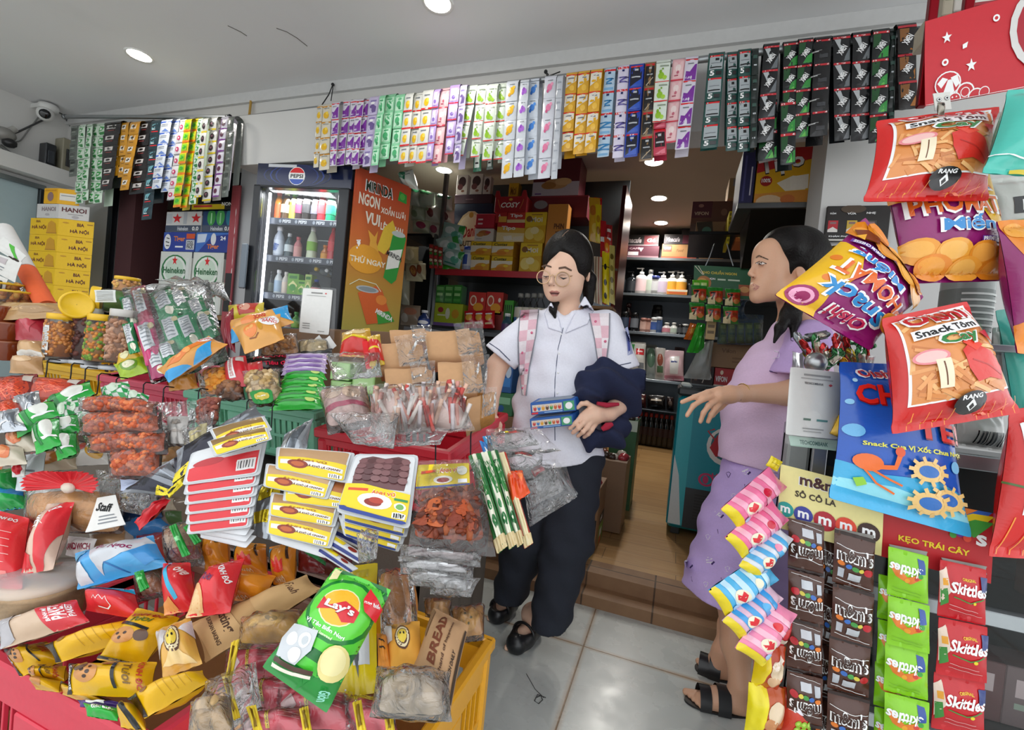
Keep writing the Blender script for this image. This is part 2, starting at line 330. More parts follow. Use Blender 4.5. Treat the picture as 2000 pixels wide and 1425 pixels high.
WALLM=surf('white_plaster',plaster('#d6d5d2','#cac9c8'));CEILM=surf('ceiling_paint',plaster('#e6e6e7','#dcdcde','#a8a59e'))
def slab(name,x0,y0,z0,x1,y1,z1,m):g=G();g.box((x0,y0,z0),(x1-x0,0,0),(0,y1-y0,0),(0,0,z1-z0),m,.0008);return struct(g,name)
slab('floor_tiles',-5.2,-1.6,-.1,3.2,2.2,0,surf('floor_tile',tiles));g=G();WP=surf('wood_planks',planks)
g.add([(-4,2.3,.11),(2.4,2.3,.11),(2.4,3.1,.11),(-4,3.1,.11),(2.4,6.1,.28),(-4,6.1,.28),(-4,2.3,-.1),(2.4,2.3,-.1),(2.4,6.1,-.1),(-4,6.1,-.1)],[(0,1,2,3),(3,2,4,5),(6,9,8,7),(0,6,7,1),(4,8,9,5),(1,7,8,4,2),(0,3,5,9,6)],WP,False);struct(g,'floor_shop')
slab('ground_street',-14,-16,-.12,14,-1.6,-.02,surf('street',plaster('#d4d2cc','#c6c4be','#b0aea8')))  # unseen street ground, added and kept pale to bounce light onto the ceiling
BT=surf('step_tile',brown_tile)
slab('trim_step_lower',-2.2,2.1,-.02,1.6,2.32,.05,BT);slab('trim_step_upper',-2.2,2.2,.05,1.6,2.34,.113,BT)
slab('ceiling_porch',-5.2,.25,2.5,3.2,2.2,2.6,CEILM)
SHOPC=surf('shop_ceiling_paint',plaster('#cfc5b8','#c2b8ac','#a89e92'));slab('ceiling_shop',-4.3,2.2,2.72,2.4,6.2,2.8,SHOPC)
slab('wall_lintel',-4.3,2.05,2.1,2.4,2.2,2.8,WALLM)
slab('wall_left',-4.45,-1.6,0,-4.3,2.2,2.5,WALLM)
slab('wall_back',-4.3,6.0,0,2.4,6.15,2.75,surf('dark_wall',plaster('#77736e','#6b6762','#55524e')))
slab('wall_shop_side',1.3,2.34,0,1.45,6.0,2.75,WALLM);slab('wall_far_side',-4.2,2.2,0,-4.1,6.0,2.75,WALLM)
slab('wall_pier',-2.56,2.05,0,-2.36,2.2,2.1,surf('grey_plaster',plaster('#b4b6b8','#a8aaad')))
slab('wall_end',-4.3,2.06,0,fx[0]if 0 else-3.76,2.2,2.1,WALLM);slab('wall_right_pier',.47,2.1,0,1.4,2.34,2.8,WALLM)
slab('wall_beam',-2.46,1.93,2.02,-1.62,2.05,2.3,WALLM)
slab('trim_ceiling_strip',-4.3,2.03,2.44,2.4,2.05,2.5,M('#c9c9c9','matte'))
fx=[oY(x,480,2.0)[0]for x in(205,214,226,258)]
slab('trim_black_frame',fx[0],2.0,0,fx[1],2.12,2.1,M('#1c1c1f','metal'));slab('trim_grey_frame',fx[1]+.002,2.03,0,fx[2],2.12,2.1,M('#9a9a98','metal'))
slab('trim_maroon_frame',fx[2]+.002,2.0,0,fx[3],2.2,2.1,M('#3a1418','matte'))
g=G();P=[oX(-30,336,-4.29),oX(73,369,-4.29),oX(60,640,-4.29),oX(-30,650,-4.29)]
g.box((-4.3,.9,.1),(.02,0,0),(0,P[1][1]-.9,0),(0,0,P[1][2]-.1),M('#a9bcc0','gloss'),.001);d=struct(g,'window_frosted_pane')
g=G();g.box((-4.3,.9,P[1][2]),(.05,0,0),(0,P[1][1]-.87,0),(0,0,.03),M('#8d9496','metal'));g.box((-4.3,P[1][1],.1),(.05,0,0),(0,.03,0),(0,0,P[1][2]-.1),M('#3b3f42','metal'));struct(g,'window_frame')
slab('trim_ledge',-4.3,.2,P[1][2]+.06,-4.16,2.06,P[1][2]+.16,WALLM)
# recessed lamps
def downlight(x,y,z,label,e=14,col=(1,.97,.9),s=1.):
 t=thing('ceiling_downlight',label,'ceiling light',(x,y,z),'recessed ceiling lamps');g=G();g.lathe([(.052*s,-.002),(.064*s,-.006),(.066*s,0),(.066*s,.002)],M('#e9e9e6','plastic'),(x,y,z));g.obj('rim',t)
 g=G();g.lathe([(0.0001,-.004),(.03*s,-.004),(.053*s,-.003)],glow('#fff6e4',22),(x,y,z));g.obj('diffuser',t)
 l=lamp('SPOT',(x,y,z-.02),e,.05,col,name='downlight_beam',spot_size=2.7,spot_blend=.6);l.parent=None
for px,py,z,lb in((855,5,2.5,'round porch downlight above the fridge side, cut by the top edge'),(272,108,2.5,'round porch downlight on the left by the ceiling stain')):
 p=oZ(px,py,z);downlight(p[0],p[1],z,lb,9)
for px,py,lb in((867,332,'shop downlight near the carton shelf, left of the others'),(1277,316,'nearest of three shop downlights in a line'),(1287,387,'middle one of three shop downlights in a line'),(1291,435,'farthest of three shop downlights, over the back shelves')):
 p=oZ(px,py,2.72);downlight(p[0],p[1],2.72,lb,38,s=1.3)
g=G()
for pts in(((445,50),(470,62),(482,70)),((540,55),(560,62),(580,74),(600,90))):
 g.tube([oZ(x,y,2.4995)for x,y in pts],.0022,M('#6d6a66','matte'),5)
struct(g,'trim_ceiling_cracks')
g=G();g.tube([oZ(x,y,.001)for x,y in((1028,1315),(1045,1345),(1062,1362))],.0012,M('#4a4a4a','matte'),5);g.tube([oZ(x,y,.001)for x,y in((1046,1362),(1056,1358),(1060,1366),(1052,1374),(1044,1368),(1050,1356),(1066,1362))],.0016,M('#3a3a3a','matte'),5);struct(g,'trim_floor_scratch')
# poles and hanging sachet strips
YP=1.95
def pole(name,label,a,b,r=.013,Y=YP,col='#a9adb0'):
 P,Q=oY(*a,Y),oY(*b,Y);t=thing(name,label,'pole',P);g=G();g.tube([P,(P+Q)/2,Q],r,M(col,'metal'),12);g.obj('tube',t);g=G()
 for k in(P,Q):g.lathe([(r*1.15,-.012),(r*1.3,-.012),(r*1.3,.012),(r*1.15,.012)],M('#8b8f92','metal'),k,np.array([(0,1,0),(0,0,1),(1,0,0)]))
 g.obj('collar',t);return t
pole('hanging_pole','long grey metal pole under the lintel, full of sachet strips',(447,234),(1796,62))
pole('hanging_pole','shorter grey pole by the camera corner, holding the left sachet strips',(127,228),(447,229),.012,1.92)
DS=dict(yw=('yellow and cream','#ddd6c4','r 0 0 1 .1 #c98b2b;e .5 .62 .3 .2 #e9b720;e .62 .5 .12 .1 #f5d24a;r .2 .16 .8 .2 S'),v=('violet and white','#dcd6e4','p v .15 .55 .45 .6 .8 .3 .95 .25 .95 .95 .1 .95;r .05 .0 1 .07 r;r .25 .2 .7 .26 S;r .15 .8 .5 .88 #c9b6dc'),l=('lilac with dark print','#c7bcdc','p #6a5590 .2 .5 .5 .4 .85 .55 .8 .85 .3 .9;r .2 .15 .8 .25 #8d7db5;e .5 .35 .2 .08 w'),gr=('mint green','#8fd6a8','r .12 .08 .88 .9 #c4ecd0;e .5 .55 .24 .2 #4fae74;e .6 .75 .15 .1 #2f8f58;r .25 .18 .75 .26 #3f9f68'),yr=('white, yellow and red-barred','#dcdcd6','e .5 .6 .22 .22 #e8b923;e .6 .5 .12 .12 #f2d552;r 0 .9 1 1 r;r .25 .16 .75 .24 S'),pk=('pale pink with red edge','#efb9bf','r .12 .06 .88 .88 #f3c9cb;e .5 .4 .22 .18 #f7e2e0;r 0 .92 1 1 #d2354a;e .5 .62 .1 .08 #c96a7c;r .25 .74 .55 .79 #b04d62'),lv=('lilac with a pale window','#b59ad6','r .15 .08 .85 .85 #cdbfe6;e .5 .42 .24 .24 #ece6f4;e .5 .65 .18 .1 #8a6cc0;r 0 .92 1 1 #d2354a'),wg=('white with green fruit','#dde6da','e .4 .68 .22 .16 #8fbf2a;e .35 .48 .1 .09 #7fb020;e .66 .78 .16 .1 #a5d03a;e .5 .36 .06 .05 #6a9a1a;r .3 .16 .9 .23 #8d9a86;r 0 .94 1 1 r'),fy=('silver white with a yellow flower','#d3d8e0','e .5 .5 .26 .2 #ebb61f;e .68 .32 .13 .1 #f0c63c;e .34 .68 .13 .1 #dca010;r .3 .12 .75 .16 S'),fp=('silver white with a purple flower','#d3d8e0','e .4 .55 .2 .16 #a55ccf;e .66 .52 .17 .15 #b673da;e .5 .4 .12 .1 #8f45bb;r .3 .12 .75 .16 S'),fb=('silver white with a blue flower','#d0d8e4','e .5 .5 .22 .18 #3f7fd2;e .7 .32 .12 .1 #5b95e0;e .34 .66 .12 .1 #2f68b8;r .3 .12 .75 .16 S'),fk=('silver white with a pink flower','#d6d8e2','e .5 .5 .22 .18 #e27fa6;e .68 .34 .12 .1 #ee9dbb;e .36 .68 .1 .08 #d05a88;r .3 .12 .75 .16 S'),gs=('plain silver','#c3c7cf','r .2 .2 .8 .3 #a3a8b2;r .2 .6 .8 .66 #a3a8b2'),gd=('gold and white','#e0a92c','p #e6e0d4 .05 .1 .5 .04 .95 .1 .95 .38 .05 .72;r 0 .0 1 .07 r;r .2 .2 .75 .27 S;e .35 .5 .2 .06 Y;e .6 .75 .22 .14 #f0be45'),nb=('sky blue letter','#b9d3e8','r 0 0 1 .1 r;t! .6 .04 .3 .07 w 2;r .35 .14 .6 .24 B;t@-90! .5 .58 .55 .5 #2f80b8 N;r .1 .85 .9 .95 #6ea7d2'),nl=('lilac letter','#d9d3e8','r 0 0 1 .1 r;t! .25 .05 .3 .07 w 14;t! .8 .05 .2 .07 w 2;r .4 .14 .62 .24 B;t@-90! .5 .6 .55 .5 #5a4f9a N'),bk=('royal blue and black','#2141a8','r .1 .06 .9 .92 #14182c;r .1 0 .9 .07 r;t! .5 .04 .3 .06 w 14;r .4 .15 .65 .25 s;r .2 .5 .8 .56 s;p b .1 .92 .9 .62 .9 .92'),br=('brown and black','#8d6f4c','r .1 .1 .9 .92 #1c1a1b;r .1 0 .9 .09 r;r .4 .16 .65 .25 s;r .25 .45 .75 .5 s;l #c7b59a .03 .2 .9 .8 .6'),rb=('red and black','#c23a52','r .12 .12 .88 .7 #26161c;r .1 0 .9 .08 r;r .35 .2 .6 .3 s;r .2 .5 .8 .56 s;p #e06b7f .1 .95 .9 .75 .9 .95'),g5=('dark green with silver panel','#1d4a44','r .1 .02 .9 .1 r;t! .3 .06 .25 .06 w 14;r .1 .1 .9 .66 #aab2b6;r .45 .17 .68 .29 k;r .2 .38 .8 .41 S;t! .3 .8 .28 .2 w 5;r .52 .74 .86 .88 k;r .15 .55 .85 .6 k'),gk=('blackish green','#16221f','r .2 .2 .8 .35 #37534b;r .3 .6 .7 .66 s'),xw=('black and grey slanted letter','#16181b','p #b9bdc0 .08 .1 .42 .1 .58 .5 .4 .6;p #6d7276 .55 .95 .95 .45 .95 .95;r .02 0 .98 .09 #c8323c;t@58! .5 .55 .66 .2 w XMEN;t .5 .045 .6 .05 w 12'),xg=('black and green slanted letter','#14191a','p #2f8f3c .35 .95 .6 .7 .95 .55 .95 .95;p #58b53e .5 .95 .75 .75 .8 .95;p #23512c .05 .1 .5 .1 .4 .5 .05 .6;r .02 0 .98 .09 #c8323c;t@58! .5 .55 .66 .2 w XMEN;t! .2 .045 .24 .06 w 12;t! .85 .045 .14 .07 w 4'),xb=('black and bronze slanted letter','#191413','p #8a5a2e .1 .12 .6 .12 .5 .5 .1 .6;p #a8682c .6 .9 .9 .55 .92 .92;r .02 0 .98 .09 #b8323c;t@58! .5 .55 .66 .2 w XMEN'),cb=('plain black','#131315','r .08 0 .92 .09 #c8323c;t! .25 .045 .26 .06 w 12;t! .85 .045 .14 .07 w 4;r .3 .62 .8 .78 #3c3e42;t@-90! .15 .5 .1 .34 w Xmen'),kw=('black with white squares','#1d1a1c','r .2 .15 .75 .5 #cfc9c6;e .48 .33 .16 .1 k;r .3 .62 .7 .68 #8a3a3a'),gy=('gold with white squares','#c88d22','r .25 .12 .75 .55 #e2ddd2;e .5 .33 .16 .12 #3a2a1a;r .3 .7 .7 .76 #8a5a12'),dt=('dark teal','#1d333c','p #6fa8b4 .2 .2 .7 .15 .5 .5 .2 .6;r .2 .7 .8 .76 r;r .3 .55 .6 .6 w'),bw=('blue and white','#d5dbe6','r 0 .0 1 .16 #3f63c0;p #6f8fd6 .2 .9 .6 .7 .9 .95;r .2 .3 .8 .36 S;r .2 .45 .8 .49 S'),wp=('white with a pink rosette','#dcd6d8','e .5 .55 .26 .2 #c53a6a;e .5 .55 .1 .08 w;r 0 .92 1 1 S'),yg=('yellow and green','#d7c41c','r .1 .15 .85 .75 #8fd02a;e .5 .45 .26 .18 #3faa32;r 0 .82 1 1 o'),wk=('white and yellow badged','#dedcd6','e .5 .5 .26 .25 #2a2024;e .5 .47 .13 .1 #8a5a6a;r 0 .86 1 1 #e2c81a'),wv=('white and violet badged','#dcd6e2','e .5 .48 .25 .22 #5a2340;r 0 .86 1 1 #7a2f8a;r 0 .0 .14 1 #7a2f8a'),gw=('green and white','#cfe0cf','p #3f9a4f .3 .2 .8 .3 .6 .6 .2 .7;p #2f7f40 .2 .75 .8 .7 .8 .95 .3 .95;r .1 .05 .9 .1 #2f7f40;r .35 .4 .55 .5 w'),gg=('grey green','#5f6660','r .2 .2 .8 .5 #3a403c;r .25 .6 .7 .7 #8f968c'),)
ST_LONG='''620 631 206 613 623 328 4 yw;631 648 205 623 643 333 4 yw;649 664 201 645 657 325 4 v;671 685 197 656 673 325 4 v;685 700 196 674 688 322 4 v;696 710 195 686 700 323 4 v;708 722 194 698 711 323 4 v;722 742 190 708 724 326 4 l;741 753 188 725 739 324 4 gr;753 773 186 739 759 312 4 gr;773 791 186 761 779 315 4 gr;792 808 184 777 796 320 4 yr;809 826 183 796 813 320 4 yr;826 847 178 812 832 320 4 yr;848 860 176 831 844 315 4 lv;860 878 174 844 861 320 4 pk;879 898 168 868 884 302 4 lv;899 912 168 885 898 318 4 l;912 932 169 885 905 307 4 wg;932 951 168 919 936 308 4 wg;951 973 167 941 960 314 4 wg;974 991 164 963 983 312 4 wg;990 1013 160 978 1000 349 5 fy;1016 1033 158 1002 1022 346 5 fp;1032 1053 156 1024 1047 342 5 fb;1064 1087 151 1050 1074 350 5 fk;1088 1100 150 1076 1088 350 5 gs;1106 1128 144 1096 1118 296 4 gd;1129 1152 141 1119 1141 302 4 gd;1154 1177 138 1141 1163 300 4 gd;1182 1203 135 1166 1189 308 4 nb;1208 1229 130 1196 1217 310 4 nl;1230 1258 128 1218 1245 308 4 bk;1260 1281 124 1248 1275 316 4 br;1277 1300 200 1276 1302 304 2 rb;1282 1310 120 1274 1300 240 3 wg;1314 1339 118 1296 1321 281 4 pk;1339 1364 113 1318 1345 292 4 v;1384 1416 106 1368 1402 292 4 g5;1420 1441 104 1417 1441 295 4 g5;1442 1468 99 1440 1465 297 4 g5;1469 1482 97 1464 1478 290 4 gk;1482 1518 200 1480 1519 314 2 xg;1492 1523 88 1477 1511 279 4 xw;1524 1554 200 1524 1554 323 2 xg;1530 1560 84 1526 1552 273 4 xg;1560 1589 78 1549 1579 272 4 xg;1592 1625 75 1581 1616 268 4 cb;1626 1661 72 1629 1660 277 4 xw;1666 1701 66 1661 1697 277 4 xw;1705 1738 60 1696 1731 280 4 xg;1739 1751 58 1731 1746 262 4 gk;1752 1790 50 1755 1791 216 3 xb'''
ST_LEFT='''138 154 246 134 149 345 6 gg;155 168 244 146 162 398 7 gw;169 180 243 158 171 392 7 gw;182 192 242 174 186 396 7 gw;192 212 241 183 200 398 7 gw;203 236 240 196 219 372 6 kw;226 239 240 216 231 345 5 gy;237 252 240 231 246 347 5 gy;254 274 239 234 251 372 6 gy;274 295 237 251 284 380 6 kw;295 316 236 276 296 430 7 dt;315 336 235 295 313 369 6 bw;336 351 234 313 328 375 6 bw;351 363 234 327 342 392 7 wp;361 374 234 337 352 405 8 yg;374 387 233 352 366 407 8 yg;387 396 232 370 384 400 7 gw;396 406 232 380 393 386 6 wk;410 425 230 396 413 394 7 wk;432 446 229 415 428 386 7 wv;446 458 229 434 447 386 6 gg'''
def strips(table,grp,where,Y0):
 rows=[r.split()for r in table.replace('\n','').split(';')];cnt={};tot={}
 for r in rows:tot[r[7]]=tot.get(r[7],0)+1
 for i,r in enumerate(rows):
  xt0,xt1,yt,xb0,xb1,yb=map(float,r[:6]);n=int(r[6]);desc,col,art=DS[r[7]];c=cnt.get(r[7],0);cnt[r[7]]=c+1;sl=-.115
  Y=Y0-.03-.012*(i%3);q=[oY(xt0,yt+3,Y),oY(xt1,yt+3+sl*(xt1-xt0),Y),oY(xb1,yb+sl*(xb1-xb0),Y-.02),oY(xb0,yb,Y-.02)]
  o1='' if tot[r[7]]==1 else(', %s of %d from left'%(ORD[c],tot[r[7]]))
  low=''
  t=thing('sachet_strip','%s sachet strip on the %s%s'%(desc,where,o1),'sachets',(q[0]+q[1])/2,grp)
  g=G();k=np.linspace(0,np.pi,7);L,Rr=q[0],q[1];dn=nrm(q[3]-q[0]);Pn=[]
  for p in(L,Rr):Pn.append([p+A(0,.03-.03*math.cos(a),0)+A(0,0,.022*math.sin(a))for a in k])
  g.grid(np.array(Pn),M(col,'film'));bk=[p+A(0,.055,0)for p in q];ln=.8+.25*((i*37)%10)/10
  g.grid(np.array([[bk[0],bk[0]+(bk[3]-bk[0])*ln],[bk[1],bk[1]+(bk[2]-bk[1])*ln]])[::-1],M(col,'film'));g.obj('rear_run',t)
  for j in range(n):
   a,b=j/n,(j+1)/n;qq=[q[0]+(q[3]-q[0])*a,q[1]+(q[2]-q[1])*a,q[1]+(q[2]-q[1])*b,q[0]+(q[3]-q[0])*b]
   jit=A(0,random.uniform(-.004,.004),0);qq=[p+jit for p in qq]
   pack('sachet',None,None,qq,.006,col,art,'film',t,wr=.0012,rc=.06,pinch=.02,flat=.07,nu=6,nv=7,mx=.5)
strips(ST_LONG,'sachet strips on the long pole','long pole',YP);strips(ST_LEFT,'sachet strips on the left pole','left pole',1.92)
for px,lb in((650,'thin dark string tied round the pole end, near the fridge'),(1066,'thin dark string holding the pole between white strips')):
 P=oY(px,165 if px<700 else 140,2.02);g=G();e=oY(px-22 if px<700 else px+1,206 if px<700 else 152,YP);g.tube([P,(P+e)/2+A(.01,0,0),e],.003,M('#2a2a2c','cloth'),6);g.ell(P,.009,M('#2a2a2c','cloth'));g.tube([P,P+A(.012,-.01,-.03),e+A(.06,0,.02)],.0025,M('#2a2a2c','cloth'),6);g.obj('tie_string',label=lb,cat='string')
for x,w_,y0,y1,c,lb in((925,16,302,336,'#2f6a50','green'),(951,13,305,332,'#4a5a50','grey-green')):pack('sachet','lone dark %s sachet hanging below the white fruit strips'%lb,'sachet',[oY(a,b,1.99)for a,b in((x,y0),(x+w_,y0-2),(x+w_-1,y1-2),(x-1,y1))],.006,c,'r .2 .15 .8 .8 #c9d2cc;r .3 .5 .7 .6 k',wr=.001)
# bottles
PROF=dict(soda=([(.0,0),(.8,0),(.97,.03),(1,.08),(.93,.3),(1,.42),(.98,.6),(.7,.74),(.42,.85),(.4,.9)],.9,.42,(.3,.56)),slim=([(.0,0),(.9,0),(1,.03),(1,.62),(.85,.72),(.5,.82),(.42,.9)],.9,.5,(.15,.58)),round=([(.0,0),(.9,0),(1,.04),(1,.5),(.9,.62),(.45,.76),(.42,.88)],.88,.5,(.15,.5)),tube=([(.0,0),(.85,0),(.95,.02),(1,.5),(1,.84)],.84,.8,(.2,.7)),pump=([(.0,0),(.92,0),(1,.03),(1,.55),(.9,.66),(.45,.72),(.35,.76)],.76,.36,(.1,.55)))
def bottle(name,label,cat,base,h,r,kind,cb,cl,cc,group=None,fin='plastic',sy=1.,par=None,lab=1,art='',ax=None):
 prof,top,cr,(l0,l1)=PROF[kind];base=A(*base);t=thing(name,label,cat,base,group);ax=np.eye(3)if ax is None else ax;mb=cb if not isinstance(cb,str)else M(cb,fin)
 g=G();g.lathe([(max(a*r,1e-4),b*h)for a,b in prof],mb,base,ax,16,1,sy);g.obj('body',t)
 g=G()
 if kind=='pump':
  g.lathe([(r*.42,.74*h),(r*.42,.82*h),(r*.15,.83*h),(r*.15,.93*h),(r*.3,.93*h),(r*.3,.97*h),(1e-4,.98*h)],M(cc,'plastic'),base,ax,12);g.box(base+A(-r*.9,-r*.14,.93*h),(r*.9,0,0),(0,r*.28,0),(0,0,.04*h),M(cc,'plastic'),.001)
 else:g.lathe([(cr*r,(top-.03)*h),(cr*r*1.08,(top-.03)*h),(cr*r*1.08,h*.99),(cr*r*.9,h),(1e-4,h)],M(cc,'plastic'),base,ax,14)
 g.obj('pump_head' if kind=='pump' else 'cap',t)
 if lab:
  g=G();rr=r*1.012;g.lathe([(rr,l0*h),(rr,l1*h)],M(cl,'card'),base,ax,20,1,sy)
  if art:
   S=lambda u,v:((lambda a:(base+np.stack([np.cos(a)*rr*1.01,np.sin(a)*rr*sy*1.01,(l1+(l0-l1)*v)*h],1)@ax,np.stack([np.cos(a),np.sin(a),0*a],1)@ax))(-np.pi+np.pi*u+.35))
   g.art(S,art,'card',.12)
  g.obj('wrapper_label',t)
 return t
def onplane(x,y,p,n):r=ray(x,y);return CAM+r*(np.dot(p-CAM,n)/np.dot(r,n))
# the drinks fridge
FL,FR=oZ(507,320,2.0),oZ(692,326,2.0);FA=nrm(FR-FL);FB=A(-FA[1],FA[0],0);FW=np.linalg.norm(FR-FL);F0=A(FL[0],FL[1],0)
def FP(u,z,d=0):return F0+FA*u+FB*d+A(0,0,z)
def FZ(x,y,d=0):p=onplane(x,y,F0+FB*d,FB);return np.dot(p-F0,FA),p[2]
t=thing('drinks_fridge','tall dark navy glass-door drinks fridge with a lit interior','fridge',F0+FA*FW/2)
DK=M('#16203a','metal');BK=M('#191c22','plastic');g=G()
zt=2.0;zh=FZ(560,366)[1];gl0,gl1=FZ(516,372)[0],FZ(668,372)[0];zb=.45
g.box(FP(0,.08,.5),FA*FW,FB*.05,A(0,0,zt-.08),DK);g.box(FP(0,.08,.03),FA*.03,FB*.47,A(0,0,zt-.08),BK);g.box(FP(FW-.03,.08,.03),FA*.03,FB*.47,A(0,0,zt-.08),BK);g.box(FP(.03,.08,.03),FA*(FW-.06),FB*.47,A(0,0,.3),BK);g.box(FP(.03,zh+.02,.03),FA*(FW-.06),FB*.47,A(0,0,zt-zh-.02),BK);g.obj('cabinet',t)
g=G();g.box(FP(.03,.4,.48),FA*(FW-.06),FB*.015,A(0,0,zh-.38),M('#dfe6e8','plastic'));g.obj('liner',t)
g=G();g.box(FP(0,zh,-.012),FA*FW,FB*.04,A(0,0,zt-zh),M('#141d3c','gloss'));S=planar(FP(0,zt,-.012),FA*FW,A(0,0,zh-zt));sp=''
asp=FW/(zt-zh);cu=.43
for k,c in((.36,'#1b2c66'),(.345,'#141d3c'),(.29,'#2a4290'),(.275,'#141d3c'),(.23,'#23387e'),(.215,'#172250')):sp+='e %f .5 %f %f %s;'%(cu,k,min(.49,k*asp*.55),c)
ry=.4;rx=ry/asp
sp+='r .12 .03 .42 .16 #c9cdd2;'+'e %f .52 %f %f w;'%(cu,rx,ry)
def cap(y0,y1,c):
 pts=[]
 for a in np.linspace(math.asin(y0/ry*1.06),math.asin(y1/ry*1.06),9):pts.append((cu+rx*.93*math.cos(a),.52+ry*.93*math.sin(a)))
 for a in np.linspace(math.asin(y1/ry*1.06),math.asin(y0/ry*1.06),9):pts.append((cu-rx*.93*math.cos(a),.52+ry*.93*math.sin(a)))
 return 'p %s %s;'%(c,' '.join('%f %f'%q for q in pts))
sp+=cap(-.37,-.14,'r')+cap(.14,.37,'#1f4fb8')+'t! %f .52 %f .17 k PEPSI'%(cu,rx*1.5)
g.art(S,sp,'gloss',.06,asp=asp);g.obj('header_panel',t)
g=G()
for o,a,c in((FP(0,zb,-.03),FA*gl0,A(0,0,zh-zb)),(FP(gl1,zb,-.03),FA*(FW-gl1),A(0,0,zh-zb)),(FP(0,.3,-.03),FA*FW,A(0,0,zb-.3)),(FP(0,zh-.012,-.03),FA*FW,A(0,0,.012))):g.box(o,a,FB*.045,c,BK,.003)
g.obj('door_frame',t);g=G();g.box(FP(gl0,zb,-.012),FA*(gl1-gl0),FB*.006,A(0,0,zh-zb),GLASS,.0005);g.obj('door_glass',t)
g=G();hz0,hz1=FZ(487,566)[1],FZ(493,480)[1];g.box(FP(-.02,hz0,-.06),FA*.035,FB*.02,A(0,0,hz1-hz0),M('#6f7a86','plastic'),.006)
for z in(hz0+.005,hz1-.03):g.box(FP(-.01,z,-.045),FA*.02,FB*.03,A(0,0,.025),BK)
g.obj('handle',t)
g=G();g.box(FP(gl0+.004,zb+.03,.03),FA*.012,FB*.012,A(0,0,zh-zb-.05),glow('#f2f7ff',7));g.obj('light_strip',t)
lamp('AREA',FP(FW/2,zh-.02,.1),8,.35,(.95,.98,1),name='fridge_light')
BD=.2;shz=[]
for k,(y,ylab)in enumerate(((426,1),(500,1),(574,1),(640,0))):
 z=FZ(590,y+4,.06)[1];shz.append(z);s_=G();s_.box(FP(.03,z-.012,.07),FA*(FW-.06),FB*.4,A(0,0,.008),M('#c9d0d4','metal'));so=s_.obj('shelf',t)
 s_=G();s_.box(FP(.035,z-.03,.055),FA*(FW-.07),FB*.012,A(0,0,.036),M('#3b4452','plastic'));S=planar(FP(.035,z+.006,.055),FA*(FW-.07),A(0,0,-.036))
 s_.art(S,';'.join('t! %.2f .5 .1 .5 #cfd6de PEPSI;e %.2f .5 .016 .28 #8f9aa6'%(x,x-.08)for x in(.24,.44,.66,.87)),'plastic',.5);s_.obj('price_strip',so);so['_at']=[0,0,0]
def fb(x,ytop,row,r,kind,cb,cl,cc,lb,art='',name='drink_bottle',fin='gloss',d=.13):
 u,ztop=FZ(x,ytop,d);z=shz[row];bottle(name,lb,'bottle',FP(u,z-.003,d),max(.06,ztop-z),r,kind,cb,cl,cc,'drinks in the lit fridge',fin,art=art)
for a in((530,372,0,.024,'soda','#d9d04a','#b8c832','#e8d020','yellow-green drink bottle, leftmost on the top fridge shelf'),(547,374,0,.024,'slim','#d98a2a','#e2642a','#d8421e','orange drink bottle on the top fridge shelf'),(562,373,0,.028,'soda','#4a3418','#c9cfa8','#e8e6dc','dark tea bottle with a pale label on the top fridge shelf'),(577,376,0,.024,'slim','#7a8a2a','#d8d23a','#3f9a3a','olive drink bottle with green cap on the top fridge shelf'),(589,373,0,.027,'soda','#2a1416','#8a2a52','#2a2a2e','dark bottle with a plum label on the top fridge shelf'),(604,371,0,.03,'soda','#17120f','#1c1c20','#e8e8ea','black cola bottle with a white cap on the top fridge shelf'),(620,374,0,.026,'soda','#2a2126','#5a5a6a','#c9c9cc','grey-labelled dark bottle on the top fridge shelf'),(633,371,0,.025,'soda','#c22a34','#d8323c','#d81f26','red drink bottle beside the green one on the top fridge shelf'),(650,372,0,.027,'soda','#0f8a62','#16a070','#e8ece8','green soda bottle, rightmost on the top fridge shelf'),(529,445,1,.024,'soda','#d8c83a','#e8e2c0','#ece6d0','yellow drink bottle at the left of the second fridge shelf'),(548,442,1,.028,'slim','#c9d4e4','#d8e2ee','#ececf0','white sports drink bottle on the second fridge shelf','t@70! .35 .5 .5 .5 #2f5fb0 Revive'),(567,455,1,.024,'soda','#2f4a52','#c9d8dc','#c9cfd2','dark water bottle with striped label on the second fridge shelf'),(584,462,1,.022,'slim','#c97a80','#d89a98','#c2525a','rosy drink bottle on the second fridge shelf'),(613,443,1,.029,'soda','#cfdcc0','#7fb83a','#eef0ee','clear lime water bottle alone in the middle of the second fridge shelf'),(636,478,1,.022,'round','#b8702a','#d89a3a','#c97a22','short amber drink jar on the second fridge shelf'),(653,441,1,.025,'soda','#c8323a','#d84048','#d81f26','red drink bottle, rightmost on the second fridge shelf'),(517,530,2,.02,'round','#3a4248','#6f7a80','#22262a','small dark bottle at the left of the third fridge shelf'),(531,528,2,.02,'round','#2f373c','#5f6a60','#22262a','second small dark bottle on the third fridge shelf'),(546,526,2,.022,'slim','#d8e2e6','#a9c4dc','#eef0f2','white milk bottle with blue label on the third fridge shelf'),(560,530,2,.02,'slim','#e2dcd2','#e8d8c8','#e6e2dc','cream milk bottle on the third fridge shelf'),(619,545,2,.027,'soda','#17130f','#c8202c','#1f3f98','dark cola bottle with red and blue label on the third fridge shelf'),(548,606,3,.024,'round','#4f8a4a','#7fb060','#3f8a4a','green bottle on the lowest fridge shelf seen'),(565,610,3,.022,'round','#e2ddd4','#d8a0a8','#ece8e4','pale bottle on the lowest fridge shelf seen'),(580,608,3,.024,'round','#5a9a52','#8fbf60','#4f9a52','second green bottle on the lowest fridge shelf seen'),(520,610,3,.024,'soda','#b8c8cc','#dde4e4','#dfe6ea','clear bottle beside the light strip on the lowest shelf')):fb(*a[:9],art=a[9]if len(a)>9 else '')
